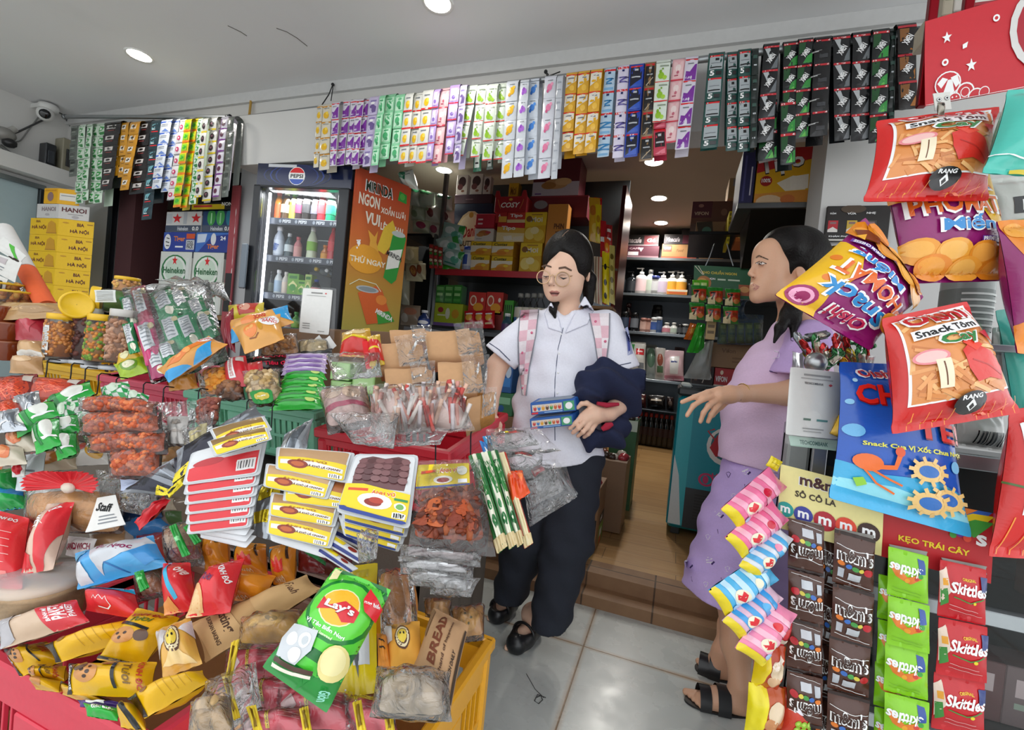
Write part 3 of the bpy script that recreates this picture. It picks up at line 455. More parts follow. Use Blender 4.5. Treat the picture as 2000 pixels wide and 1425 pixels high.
for x,y,w_,c,lb in((574,532,22,'#6fae3a','green drink carton on the third fridge shelf, left of its twins'),(590,545,16,'#7fbf42','green drink carton in the middle of the third fridge shelf'),(603,534,13,'#a9c46a','pale green drink carton on the third fridge shelf')):
 u0,z1=FZ(x-w_/2,y,.12);u1,_=FZ(x+w_/2,y,.12);carton('drink_carton',lb,'carton',FP(u0,shz[2]-.003,.12),FA*(u1-u0),FB*.05,A(0,0,z1-shz[2]),c,'p #e6e8a0 .1 .5 .5 .3 .9 .5 .6 .8;r .15 .1 .85 .22 #2f7a2a;e .5 .6 .3 .15 #3f9a32',group='drinks in the lit fridge')
for x,y,c,cc,lb in((606,523,'#dce6ea','#e8c020','clear bottle lying down with a yellow cap in the fridge'),(627,526,'#cfdde6','#eef2f4','clear bottle lying down with a white cap in the fridge')):
 u,z=FZ(x,y,.1);bottle('drink_bottle',lb,'bottle',FP(u+.02,z,.32),.2,.024,'soda',c,'#e8e2c8',cc,'drinks in the lit fridge','gloss',ax=np.array([A(0,0,1),FA,-FB]))
# the orange advertising board against the fridge side
P0,P1=FR+A(.022,-.008,0),oZ(804,366,2.0);ux=P1-P0;ux[2]=0;H=1.75;bn=nrm(A(-ux[1],ux[0],0))
def KD(nd):k=nd('Math',operation='MULTIPLY');k.inputs[1].default_value=.5714;return k
OG=surf('orange_fade',lambda nd,L,co,b:(lambda s,k:(L(co,s.inputs[0]),L(s.outputs['Z'],k.inputs[0]),L(ramp(nd,L,k.outputs[0],((.52,'#b3a44c'),(.66,'#c08f38'),(.8,'#c9682c'),(.95,'#bf4a26'))),b.inputs['Base Color'])))(nd('SeparateXYZ'),KD(nd)))
g=G();g.box(P0+A(0,0,-H),ux,bn*.012,A(0,0,H),OG,.001)
zz=OG.node_tree.nodes
S=planar(P0,ux,A(0,0,-.9));g.art(S,'''t! .42 .085 .5 .07 w MIRINDA;t! .42 .085 .47 .058 #14301c MIRINDA;p #2f9a3a .78 .05 .92 .06 .93 .115 .76 .11;e .84 .08 .05 .02 #58b84a;t! .26 .17 .36 .07 #f3ead8 NGON;t! .7 .19 .46 .055 #f3ead8 XOẮN LƯỠI;t! .34 .27 .26 .07 #f3ead8 VUI;t! .7 .29 .42 .055 #f3ead8 LÊN NHA!;p #e8c23a .45 .44 .55 .3 .7 .24 .78 .3 .7 .4 .6 .46;p #f0b040 .28 .34 .4 .37 .45 .33 .44 .4 .5 .46 .38 .44 .32 .46 .33 .4;
e .28 .515 .3 .085 #e6a02c;t! .33 .52 .62 .045 #f6ecd4 THỬ NGAY;p #2f9a3a .72 .33 .92 .3 .98 .33 .86 .6 .78 .63 .62 .6;p #f2f2ea .68 .43 .93 .4 .88 .52 .65 .55;e .83 .315 .13 .018 #c4c9c6;t@-12! .79 .455 .3 .03 k MIRINDA;l w .008 .1 .42 .16 .41 .14 .45;e .14 .43 .03 .012 w;e .12 .46 .014 .006 w;
p #d8622a .2 .72 .5 .66 .62 .68 .86 .86 .4 .9;e .36 .69 .2 .02 #b8c0c4;e .36 .69 .16 .014 #8d979c;p #3f9a3a .55 .82 .78 .8 .9 .86 .6 .89;t@-20! .7 .83 .34 .03 w MIRINDA;e .62 .74 .1 .03 #e88a3a;l #e8f0d0 .004 .05 .68 .2 .64 .5 .65 .6 .69''','card',.1,asp=np.linalg.norm(ux)/.9)
g.obj('advert_board',label='tall orange soft drink advert board beside the fridge, with cans and fruit',cat='board')
# far left corner: cartons of beer, camera, meter boxes
def floorblock(name,label,cat,x0,x1,y0,y1,z,col='#8a6a48',fin='matte',h=.03):
 """plain wooden stand: top board on four legs"""
 t=thing(name,label,cat,((x0+x1)/2,(y0+y1)/2,0));g=G();g.box((x0,y0,z-h),(x1-x0,0,0),(0,y1-y0,0),(0,0,h),M(col,fin));g.obj('top',t)
 for x in(x0+.02,x1-.06):
  for y in(y0+.02,y1-.06):g=G();g.box((x,y,0),(.04,0,0),(0,.04,0),(0,0,z-h),M(col,fin));g.obj('leg',t)
 return t
C0=W(115,426,2.98);L0=oZ(60,425,C0[2]);R0=oZ(185,434,C0[2]);ea=L0-C0;eb=R0-C0;bh=.108
for k in range(5):
 z=C0[2]-bh*(k+1);o=A(C0[0],C0[1],z)
 sp='t! .62 .28 .2 .2 #5a1a14 BIA;t! .6 .68 .52 .3 #5a1a14 HÀ NỘI;e .2 .22 .09 .04 #c08a1a;r .8 .18 .96 .24 #a8781a'
 sl='t! .3 .2 .16 .14 #8a5a1a BIA;t! .33 .55 .5 .3 #7a3a1a HÀ NỘI;p #c9921a .6 .9 .65 .3 .75 .15 .9 .3 .95 .9;r .6 .86 .96 .92 #b07a1a'
 g=G();g.box(o,ea,eb,A(0,0,bh-.001),M('#e6b90f','card'));g.art(planar(o+A(0,0,bh),eb,A(0,0,-bh)),sp,'card',.5,asp=np.linalg.norm(eb)/bh);g.art(planar(o+ea+A(0,0,bh),-ea,A(0,0,-bh)),sl,'card',.5,asp=np.linalg.norm(ea)/bh)
 g.obj('beer_carton',label='yellow beer carton with dark red lettering, %s from the top of the corner stack'%ORD[k],cat='carton',group='yellow beer cartons')
zb0=C0[2]-5*bh;floorblock('wooden_stand','wooden stand under the yellow beer cartons','stand',C0[0]-.26,C0[0]+.2,C0[1],C0[1]+.1,zb0)
o=C0+ea*.05+eb*.02+A(0,0,.001);a2,b2=ea*.78,eb*.86
g=G();g.box(o,a2,b2,A(0,0,.092),M('#c9c6c4','card'));g.art(planar(o+A(0,0,.092),b2,A(0,0,-.092)),'t! .5 .34 .8 .32 #5a1a20 HANOI;r .3 .62 .8 .66 #8a8688;e .55 .82 .12 .1 #a9a4a6','card',.5,asp=2.2);g.art(planar(o+a2+A(0,0,.092),-a2,A(0,0,-.092)),'t! .55 .36 .62 .3 #8a7a7e HANOI;e .5 .75 .1 .09 #aaa4a6','card',.5,asp=2.2)
g.obj('beer_carton',label='white beer carton lying on the yellow carton stack',cat='carton')
o=o+A(0,0,.094)+a2*.1;a3,b3=a2*.62,b2*.72
g=G();g.box(o,a3,b3,A(0,0,.1),M('#e2a812','card'));g.art(planar(o+A(0,0,.1),b3,A(0,0,-.1)),'r .1 .3 .9 .75 #d8d4cc;r .16 .42 .8 .47 S','card',.5);g.art(planar(o+a3+A(0,0,.1),-a3,A(0,0,-.1)),'e .5 .55 .22 .3 #8a6a6a;r .1 .1 .9 .2 #c98a10','card',.5)
g.obj('snack_carton',label='small amber carton with a pale label, topmost on the corner stack',cat='carton')
p=oX(94,222,-4.18);t=thing('security_camera','white dome security camera high in the left corner','camera',p);g=G();g.lathe([(.001,.06),(.05,.06),(.055,.045),(.05,.02),(.03,.012)],M('#d6d6d4','plastic'),p);g.obj('base',t)
g=G();q=p+A(.012,-.02,-.012);g.ell(q,.047,M('#dcdcda','plastic'),14);g.obj('ball',t);d=nrm(CAM+A(-.5,0,0)-q);g=G();xx=nrm(np.cross(d,A(0,0,1)));g.lathe([(.026,.028),(.03,.04),(.022,.046),(.0001,.047)],M('k','gloss'),q,np.array([xx,np.cross(xx,d),d]),14);g.obj('lens',t)
g=G();g.box(p+A(-.125,-.04,.03),(.13,0,0),(0,.06,0),(0,0,.03),M('#d6d6d4','plastic'));g.obj('wall_arm',t)
def wallbox(name,lb,x0,y0,x1,y1,col,c2,X=-4.3,dp=.07):
 a,b=oX(x0,y1,X),oX(x1,y0,X);t=thing(name,lb,'electrical box',(X,(a[1]+b[1])/2,a[2]));g=G();g.box((X-.004,a[1],a[2]),(dp,0,0),(0,b[1]-a[1],0),(0,0,b[2]-a[2]),M(col,'plastic'),.006);g.obj('case',t)
 g=G();yy=(b[1]-a[1]);zz=b[2]-a[2];g.box((X+dp-.004,a[1]+yy*.2,a[2]+zz*.2),(.008,0,0),(0,yy*.6,0),(0,0,zz*.5),M(c2,'gloss'));g.obj('window_panel',t);return t
wallbox('power_adapter_box','black power box with cables on the left wall',74,286,99,326,'#22252a','#34383e',-4.3,.08);wallbox('electric_meter_box','beige meter box with a dark window by the corner',103,282,142,336,'#8f8a76','#1c1f22',-4.3,.1)
def cable(lb,pts,X=-4.28,r=.006,col='#3a3a3c',Y=None,name='wall_cable'):
 g=G();P=np.array([oX(x,y,X)if Y is None else oY(x,y,Y)for x,y in pts]);n=len(P);ts=np.linspace(0,n-1,n*5);Q=np.stack([np.interp(ts,np.arange(n),P[:,k])for k in range(3)],1)
 for _ in range(3):Q[1:-1]=(Q[:-2]+Q[1:-1]*2+Q[2:])/4
 g.tube(Q,r,M(col,'plastic'),7);return g.obj(name,label=lb,cat='cable')
cable('thick grey cable sagging along the left wall ledge',((0,283),(20,300),(50,318),(75,328),(100,334),(122,338)),r=.011,col='#6f6f6c')
cable('black cable running up to the white camera',((10,262),(30,260),(55,248),(85,234)));cable('thin grey wire looping below the camera',((20,262),(24,278),(40,276),(55,255),(78,225)),r=.004,col='#7a7a78');cable('black wire from the camera down the corner',((108,215),(125,225),(133,240),(140,250)),r=.005)
cable('brown cable down the pier beside the fridge',((490,197),(487,225),(479,270),(484,300),(505,312)),Y=2.03,r=.007,col='#b08a3a')
p=oX(8,262,-4.25);g=G();g.ell(p,A(.05,.06,.045),M('#8a8884','plastic'),10);g.ell(p+A(.02,.02,-.05),A(.04,.04,.03),M('#1d1d1f','plastic'),8);g.tube([p,p+A(0,.05,.06)],.02,M('#a3a19c','plastic'));g.obj('junction_box',label='grubby junction box with wires at the far left wall',cat='electrical box')
g=G();a,b=oY(110,233,2.04),oY(110,264,2.04);g.tube([a,b,b+A(.1,-.02,.02)],.014,M('#6a6d70','metal'),8);g.obj('pole_bracket',label='grey angle bracket holding the left pole at the corner',cat='bracket')
YB=2.12;zs=[oY(390,y,YB)[2]for y in(412,453,492,552,612)]
def beer(x0,x1,k,col,art,lb,r='',Y=YB,fin='card'):
 p,q=oY(x0,460,Y),oY(x1,460,Y);carton('beer_pack',lb,'beer pack',(p[0],Y,zs[k+1]+.001),(q[0]-p[0],0,0),(0,.18,0),(0,0,zs[k]-zs[k+1]-.002),col,art,r or 'r 0 0 1 .2 S',fin=fin)
ST=lambda x,y,s,c='r':'p %s '%c+' '.join('%.3f %.3f'%(x+s*.5*(1 if i%2==0 else .42)*math.sin(i*math.pi/5)*.55,y-s*.5*(1 if i%2==0 else .42)*math.cos(i*math.pi/5))for i in range(10))
hz='e .48 .62 .42 .52 #2f7a45;e .48 .62 .37 .47 #e2e6e0;e .48 .62 .3 .4 #c9dccb;r 0 .95 1 1 #b9c4bb;'+ST(.48,.3,.34)+';t! .48 .63 .72 .22 #1d5f35 Heineken;r .84 .2 .95 .9 #d8dcd8'
for k in(2,3):
 beer(317,378,k,'#d6d9d3',hz,'silver green beer case with a red star, left one, %s row'%('upper' if k==2 else 'lower'));beer(381,441,k,'#d6d9d3',hz,'silver green beer case with a red star, right one, %s row'%('upper' if k==2 else 'lower'))
tg='p #2a3f9a 0 .2 .25 0 1 0 1 1 .1 1;e .14 .5 .11 .4 #e8e8ea;l k .05 .1 .3 .2 .35;l k .05 .08 .5 .2 .55;l k .05 .1 .7 .2 .72;t! .52 .38 .36 .34 #e6802a Tiger;r .74 .08 1 .34 #d8562a;r .74 .4 1 .9 #c9ccd2;t! .87 .55 .2 .2 k COOL;t! .87 .75 .2 .2 k PACK;r .4 .72 .65 .8 w'
beer(320,381,1,'#3f5fb0',tg,'blue tiger-striped beer pack with orange lettering, left of two');beer(383,447,1,'#3f6fc0','p #24388c .1 1 .5 .2 1 .1 1 1;t! .55 .75 .36 .3 #e6802a Tiger;e .55 .35 .08 .3 #dfe2e6;t! .84 .3 .16 .2 w 24;p #c9d6ea .05 .1 .35 .08 .3 .5 .05 .55','blue beer pack with a low orange name, right of two')
z0='r 0 .68 1 1 #4a5468;'+ST(.32,.34,.52)+';'+ST(.85,.34,.52)+';r .5 .02 .6 .62 #b9bdc4;t! .5 .84 .3 .2 #cfd4dc Heineken;t! .85 .84 .18 .2 w 0.0;r .02 .1 .18 .6 #c3c7cc'
beer(322,391,0,'#d9d8d6',z0,'white alcohol-free beer pack with red stars and grey base');beer(393,452,0,'#1f3d6a','r 0 .68 1 1 #4a5468;e .3 .3 .14 .4 #3f9a4a;e .6 .3 .14 .4 #4aa858;e .88 .3 .1 .4 #2f7f9a;r .28 .1 .32 .6 #a9e0b0;r .58 .1 .62 .6 #a9e0b0;t! .5 .84 .4 .2 #cfd4dc Heineken;t! .86 .84 .2 .2 w 0.0','blue and green beer pack with a grey base, upper right')
p=oY(385,404,YB);q=oY(466,404,YB);carton('snack_carton','thin yellow and black carton on top of the beer packs','carton',(p[0]-.02,YB-.02,zs[0]+.003),(q[0]-p[0],0,0),(0,.16,0),(0,0,.045),'#1d1d1f','r 0 .3 .8 1 #e2c41c;r .05 .4 .5 .7 #c83a3a;t! .85 .3 .24 .5 w NON')
floorblock('wooden_stand','wooden stand under the beer packs in the doorway','stand',oY(316,620,YB)[0],oY(443,620,YB)[0],YB+.01,YB+.17,zs[4])
P=oY(464,363,2.03);g=G();g.box((P[0]-.03,2.02,.9),(.065,0,0),(0,.012,0),(0,0,P[2]-.9),M('#9a4048','card'));g.art(planar((P[0]-.03,2.02,P[2]),A(.065,0,0),A(0,0,-(P[2]-.9))),'t!@-78 .8 .38 .5 .06 w HON;r .1 .5 .9 .72 k','card',.5);g.obj('advert_poster',label='tall red poster standing beside the beer packs, against the pier',cat='poster')
t=G();p,q=oY(234,545,2.3),oY(308,531,2.3);zt_=oY(234,527,2.3)[2];carton('drink_tray','pale blue cardboard drinks tray below the water bottles','tray',(p[0],2.3,p[2]),(q[0]-p[0],0,0),(0,.26,0),(0,0,zt_-p[2]),'#8fc4de','t! .55 .5 .4 .3 #2a5a9a UỐNG NGAY;e .5 .5 .04 .22 r')
floorblock('wooden_stand','dark stand under the water bottles','stand',p[0],q[0],2.3,2.56,p[2])
for k in range(6):
 x=p[0]+.035+(q[0]-p[0]-.07)*k/5
 for j in range(2):
  if j and k%2:continue
  bottle('water_bottle','small water bottle with blue label, %s from the left in the %s row'%(ORD[k],('front','rear')[j]),'bottle',(x,2.35+.12*j,zt_+.001),oY(270,458,2.35)[2]-zt_,.032,'soda','#6f9ac0','#2f6ab8','#3f7ad0','water bottles on the blue tray','gloss')
pack('snack_bag','bright yellow snack bag lying on the water bottles','snack bag',[oY(x,y,2.33)for x,y in((265,470),(317,466),(318,496),(270,492))],.05,'#e8a81c','e .7 .6 .3 .4 #a04a1c;e .3 .4 .2 .3 #f0c83a')
for k,(x,c)in enumerate(((258,'#e8e8ea'),(268,'#c83a4a'),(279,'#e4e6ea'),(289,'#d8dce4'))):bottle('yogurt_bottle','tiny %s drink bottle in the doorway cooler, %s of four'%('red' if k==1 else 'white',ORD[k]),'bottle',oY(x,476,2.5),.09,.026,'round',c,'#d8b83a','#c8343c' if k%2 else '#e8e8ea','tiny bottles behind the snack bag')
g=G();a=oY(298,437,2.22);b=oY(317,468,2.22);g.box((a[0],2.22,b[2]),(b[0]-a[0],0,0),(0,.006,0),(0,0,a[2]-b[2]),M('#cfcfcc','card'));g.art(planar((a[0],2.22,a[2]),A(b[0]-a[0],0,0),A(0,0,b[2]-a[2])),'r .2 .08 .8 .14 S;r .2 .82 .7 .86 S');g.obj('notice_card',label='small pale card stuck up by the beer packs',cat='card')
cartonY('food_carton','brown and orange carton above the water bottles','carton',255,400,297,440,2.45,.2,'#7a3a26',front='p #d88a4a 0 1 .3 .5 1 .55 1 1;r 0 0 1 .3 #5a1a1e')
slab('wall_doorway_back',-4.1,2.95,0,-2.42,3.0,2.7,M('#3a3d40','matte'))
# inside the shop: back shelving
YS=5.5;SZ=[oY(1290,y,YS)[2]for y in(503,574,650,742)];SX0,SX1=-1.1,1.28
t=thing('shop_shelving','long dark grey metal shelving along the back of the shop','shelving',((SX0+SX1)/2,YS,.25));DG=M('#3f444a','metal');LG=M('#8d949a','metal')
for z in SZ+[.34]:g=G();g.box((SX0,YS,z-.03),(SX1-SX0,0,0),(0,.42,0),(0,0,.03),LG);g.obj('shelf',t)
for x in(SX0,.35,SX1-.03):g=G();g.box((x,YS+.38,.25),(.03,0,0),(0,.04,0),(0,0,2.35),DG);g.obj('upright',t)
g=G();g.box((SX0,YS+.42,.27),(SX1-SX0,0,0),(0,.01,0),(0,0,2.3),M('#4a4e53','metal'));g.obj('back_panel',t)
def shelfY(Y,z):
 def f(name,label,cat,x0,y0,x1,dep,col,dz=0.,dy=.02,**k):
  ym=2000;p,q=oY(x0,500 if z>1.6 else 640,Y+dy),oY(x1,500 if z>1.6 else 640,Y+dy)
  p,q=oY(x0,y0,Y+dy),oY(x1,y0,Y+dy);h=oY((x0+x1)/2,y0,Y+dy)[2]-z-dz
  return carton(name,label,cat,(p[0],Y+dy,z+dz+.001),(q[0]-p[0],0,0),(0,dep,0),(0,0,h-.002),col,**k)
 return f
S0=shelfY(YS,SZ[0]);z2=oY(1252,479,YS)[2]-SZ[0]
S0('drink_carton','maroon carton under the black one on the top back shelf','carton',1220,480,1288,.3,'#4f2230',front='r 0 .85 1 1 #8a6a72;r .12 .5 .42 .8 #cfc6c8;t! .3 .2 .3 .2 #c9a8b0 CAFÉ;p #cfc0c4 .42 .15 .56 .15 .49 .5')
S0('drink_carton','black and maroon carton, left on the top back shelf','carton',1217,458,1288,.3,'#232022',dz=z2,front='r .6 .08 .97 .92 #6a2a30;t!/ .3 .5 .46 .5 #b9aeb0 Vinacafe;t! .8 .5 .24 .35 #d8c8c8 G6;r 0 .9 1 1 #8a7a7c')
S0('food_carton','brown cardboard carton with a red label on the top back shelf','carton',1294,476,1363,.3,'#a3794e',front='r .03 .1 .28 .55 #b04a3a;t! .15 .3 .2 .2 w VIFON;t/ .52 .45 .2 .2 #7a5430 Food;r 0 .88 1 1 #c0553a;e .85 .5 .06 .2 #8a6440')
S0('drink_carton','black and plum carton above the brown one on the top back shelf','carton',1298,457,1365,.3,'#2a2428',dz=oY(1330,477,YS)[2]-SZ[0],front='r .55 .1 .97 .9 #5a2434;t!/ .27 .5 .4 .45 #a39aa0 Vinacafe')
S0('food_carton','torn open cardboard carton at the right of the top back shelf','carton',1367,484,1415,.3,'#8f6a44',front='p #2a1f16 .1 .1 .7 .05 .9 .5 .4 .7;p #cfc0a8 .2 .5 .5 .4 .6 .9 .3 .9')
S0('drink_carton','dark carton tucked up under the shop ceiling','carton',1333,441,1372,.3,'#2c2a2e',dz=oY(1350,457,YS)[2]-SZ[0]+.0,dy=.05)
def sb(x,yt,k,r,kind,cb,cl,cc,lb,sy=.7,art='',name='toiletry_bottle',dy=.08):
 p=oY(x,yt,YS+dy);bottle(name,lb,'bottle',(p[0],YS+dy,SZ[k]+.001),max(.05,p[2]-SZ[k]),r,kind,cb,cl,cc,'bottles on the back shelves','gloss',sy,art=art)
for a in((1214,524,1,.062,'pump','#1b1f24','#22282e','#17191c','black pump bottle, leftmost on the second back shelf'),(1236,529,1,.06,'pump','#1b1f24','#262b31','#17191c','second black pump bottle on the second back shelf'),(1255,522,1,.068,'pump','#e6dfdf','#e8c9cc','#eeeceb','white pump bottle with a pink label on the second back shelf'),(1272,527,1,.05,'slim','#dfe2de','#c9d6c6','#e8e8e6','slim white bottle with a pale green label on the second back shelf'),(1281,539,1,.058,'tube','#e2e2e2','#d8d8dc','#3f4a8a','squat white bottle with a blue cap on the second back shelf'),(1297,530,1,.066,'pump','#e8e6e8','#d8c9e0','#eeeeee','white pump bottle with a mauve emblem on the second back shelf'),(1315,529,1,.062,'pump','#e9e4d8','#e8b23a','#efefec','white pump bottle with a yellow label, left of the pair'),(1333,530,1,.062,'pump','#e9e4d8','#e8a93a','#efefec','white pump bottle with a yellow label, right of the pair'),(1325,527,1,.05,'pump','#dfdcd4','#d8c99a','#e8e8e4','cream pump bottle standing behind the yellow labelled pair',.7,'','toiletry_bottle',.25),(1350,536,1,.055,'pump','#3a3d40','#55585c','#2a2c2e','dark pump bottle half behind the green card',.7,'','toiletry_bottle',.2),(1207,607,2,.05,'tube','#1c1e22','#3a3f46','#16181b','black tube at the far left of the third back shelf'),(1222,609,2,.05,'tube','#17191e','#2d3a52','#16181b','black tube with navy label on the third back shelf'),(1229,592,2,.055,'round','#1f1416','#7a2a2e','#3a1518','dark jar with a red band on the third back shelf',.8,'','toiletry_bottle',.2),(1241,611,2,.048,'tube','#1c1d22','#6a6f78','#111316','black tube with grey label on the third back shelf'),(1258,621,2,.042,'tube','#c99a90','#d8b0a4','#b87f74','rosy tube, left of two on the third back shelf',.6),(1267,622,2,.038,'tube','#b8867c','#c99a8c','#a06a60','rosy tube, right of two on the third back shelf',.6),(1279,620,2,.045,'tube','#dfe3ea','#3f5fa8','#e8ebf0','white tube with a blue spot on the third back shelf',.6),(1288,619,2,.042,'tube','#4f6a9a','#3a558a','#e2e6ec','blue tube beside the white one on the third back shelf',.6),(1303,630,2,.05,'round','#e3d9da','#d88a9a','#ecebea','white and pink squat bottle on the third back shelf'),(1317,630,2,.045,'round','#dfe2df','#bfcfc2','#ececea','white squat bottle on the third back shelf'),(1329,634,2,.042,'tube','#2a2c30','#4a4d52','#1b1c1f','dark roll-on left of the white capped one'),(1339,633,2,.04,'tube','#22252a','#5a5d62','#dcdcda','dark roll-on with a white cap on the third back shelf'),(1285,596,2,.06,'tube','#17181b','#1f2024','#131416','tall black bottle at the back of the third shelf',.7,'','toiletry_bottle',.28)):sb(*a)
S1=shelfY(YS,SZ[1]);S1('display_tray','low orange and white tray in front of the yellow labelled pumps','tray',1303,565,1343,.05,'#e0892f',dy=-.0,front='r 0 0 1 .4 #efe2c8;r .1 .5 .9 .8 #d8602a')
for x,yt,x1,yb,c,art,lb in((1233,667,1262,722,'#d8d6d2','r .35 .2 .9 .38 #c8343c;r .45 .26 .8 .3 w;r .5 .6 .9 .75 S;p #4f9a5a 0 0 .3 0 .1 .4 0 .5','white detergent bag with red lettering on the low back shelf'),(1262,672,1283,724,'#b9c0bb','e .5 .4 .4 .3 #6f8f7a','grey green bag beside the white detergent bag'),(1280,678,1300,730,'#c9c4c0','e .5 .4 .3 .2 #8a4a3a;r .2 .6 .8 .8 #5a7a5a','pale bag left of the pink one on the low back shelf'),(1296,683,1336,742,'#e6c3cd','p #e9e9ea .3 .25 .8 .2 .7 .8 .3 .8;r .36 .38 .68 .44 #3f4a8a;r .0 .85 1 1 #d88a9f','pink and white detergent bag, frontmost on the low back shelf'),(1318,677,1338,720,'#6a5a5e','e .5 .4 .3 .3 #8f7f84','dark bag peeping behind the pink detergent bag')):
 Y=YS+.04+(.15 if c in('#6a5a5e','#b9c0bb')else 0);q=[oY(x,yt,Y+.05),oY(x1,yt+2,Y+.05),oY(x1,yb,Y),oY(x,yb-2,Y)]
 zlow=min(q[2][2],q[3][2]);q=[a+A(0,0,SZ[3]+.005-zlow)if i>1 else a for i,a in enumerate(q)]
 pack('detergent_bag',lb,'bag',q,.07,c,art,group='bags on the low back shelf')
for k in range(8):
 x=1243+k*10;p=oY(x,802+k*1.2,YS-.1);bottle('cola_bottle','dark cola bottle on the floor below the shelves, %s from the left'%ORD[k],'bottle',(p[0],YS-.12,.255),p[2]-.255,.042,'soda','#120b09','#2a1012','#8a1a22','cola bottles on the shop floor','gloss',lab=1)
for k,(x0,x1,c)in enumerate(((1240,1262,'#4a1f1c'),(1264,1300,'#171112'),(1302,1316,'#241718'))):
 q=[oY(x0,768+k*3,YS-.12),oY(x1,770+k*3,YS-.12),oY(x1,797+k*3,YS-.14),oY(x0,794+k*3,YS-.14)];pack('drink_bundle','shrink-wrapped %s drink bundle above the cola bottles, %s from the left'%(('red-brown','black','dark')[k],ORD[k]),'drinks',q,.06,c,'r .2 .3 .8 .42 #cfc3b4' if k<2 else 'e .5 .5 .3 .2 #5a4a44',group='bundles over the cola bottles')
g=G();g.box((SX0+.1,YS-.3,oY(1280,801,YS-.1)[2]+.005),(1.9,0,0),(0,.3,0),(0,0,.012),DG);so=g.obj('wire_rack',label='thin dark rack board between the cola bottles and the bundles',cat='rack')
# red gondola shelf behind the girl
YR=3.45;zr=oY(950,529,YR)[2];gx0,gx1=oY(850,528,YR)[0],oY(1196,555,YR)[0]
t=thing('red_gondola','red-fronted shelf unit stacked with biscuit boxes behind the girl','shelving',((gx0+gx1)/2,YR,.12))
def rb(name,o,a,b,c,m):g=G();g.box(o,a,b,c,m);return g.obj(name,t)
RM=M('#c0323c','plastic');rb('shelf',(gx0,YR+.012,zr-.03),(gx1-gx0,0,0),(0,.42,0),(0,0,.028),M('#6a6d70','metal'));rb('price_rail',(gx0,YR-.004,zr-.045),(gx1-gx0,0,0),(0,.016,0),(0,0,.052),RM)
zl=oY(920,640,YR-.05)[2];rb('lower_shelf',(gx0,YR-.05,zl-.03),(gx1-gx0,0,0),(0,.5,0),(0,0,.03),M('#6a6d70','metal'));rb('back_panel',(gx0,YR+.44,.12),(gx1-gx0,0,0),(0,.015,0),(0,0,zr+.75),M('#5a5d60','metal'));rb('base',(gx0,YR-.05,.12),(gx1-gx0,0,0),(0,.48,0),(0,0,.2),RM);rb('upright',(gx0-.012,YR+.02,.12),(.03,0,0),(0,.04,0),(0,0,zr+.7),M('#9a9c9e','metal'));rb('upright',(gx1,YR+.02,.12),(.03,0,0),(0,.44,0),(0,0,zr+.55),M('#5a2a2e','metal'))
R0_=shelfY(YR,zr)
def rz(y):return oY(1000,y,YR)[2]-zr
TOP={}
def st(x0,ytop,x1,under,col,front,name,label,dep=.2,dy=.02,right='',top=''):
 """a box standing on the shelf or on the named box"""
 dz=TOP.get(under,0);o=R0_(name,label,'biscuit box',x0,ytop,x1,dep,col,dz=dz,dy=dy,front=front,right=right,top=top);h=oY((x0+x1)/2,ytop,YR+dy)[2]-zr;TOP[label.split('|')[0]]=h;return o
cu='r 0 0 1 .3 #e8c020;t!/ .4 .18 .62 .2 #2a3a2a Custas;p #f0e6d0 0 .3 1 .3 1 .5 0 .8;e .6 .7 .35 .22 #e2a03a;e .45 .8 .25 .15 #d8862a;e .7 .62 .12 .08 #f2d23a'
st(921,498,957,'','#e0a62a',cu,'biscuit_box','yellow cupcake box, lower left of the four');TOP['a']=list(TOP.values())[-1];st(921,471,961,'a','#e0a62a',cu,'biscuit_box','yellow cupcake box, upper left of the four');TOP['A']=list(TOP.values())[-1]
st(961,500,1002,'','#e0a62a',cu,'biscuit_box','yellow cupcake box, lower right of the four');TOP['b']=list(TOP.values())[-1];st(962,472,1004,'b','#e0a62a',cu,'biscuit_box','yellow cupcake box, upper right of the four');TOP['B']=list(TOP.values())[-1]
mo='p #e9c62a 0 0 1 0 1 .42 0 .5;t! .55 .24 .55 .17 #f4ead0 Mơi;e .2 .22 .14 .1 #8a5a2a;e .3 .7 .25 .2 #f2da7a;e .7 .75 .25 .2 #e9c84a;e .5 .6 .2 .12 #f6e6a8;r .3 .06 .8 .1 #b8862a'
st(1018,474,1060,'','#d9a91c',mo,'biscuit_box','tall yellow sweet box on the red shelf beside the girl');TOP['c']=list(TOP.values())[-1];st(1027,414,1069,'c','#d9a91c',mo,'biscuit_box','tall yellow sweet box on top of its twin');TOP['C']=list(TOP.values())[-1]
tp='p #c8302f 0 0 1 0 1 .28 0 .2;t! .42 .3 .5 .28 w Tipo;p #f0dca8 0 .5 1 .55 1 1 0 1;p #f6efe0 .25 .72 .55 .66 .6 .9 .3 .95;p #efe4cc .6 .75 .95 .68 .95 .95 .62 .95'
st(972,435,1026,'B','#e0b24a',tp,'biscuit_box','yellow egg biscuit box lying on the cupcake boxes');TOP['d']=list(TOP.values())[-1];st(992,414,1027,'d','#c83a30','t! .5 .35 .7 .4 w Tipo;r 0 .7 1 1 #e8cf9a','biscuit_box','small red egg biscuit box below the big red one');TOP['D']=list(TOP.values())[-1]
st(969,414,991,'d','#b8282c','t! .35 .3 .2 .25 w A;p #e6b04a .3 .4 1 .4 1 .95 .3 .95','biscuit_box','small red box with an orange picture beside its neighbour');st(928,446,965,'A','#dcd4cc','e .5 .35 .3 .22 #b8703a;e .3 .5 .2 .15 #c98a4a;r .1 .8 .4 .84 S;e .7 .3 .15 .1 #c04a4a','biscuit_box','white box with a nut picture on the cupcake boxes');TOP['e']=list(TOP.values())[-1]
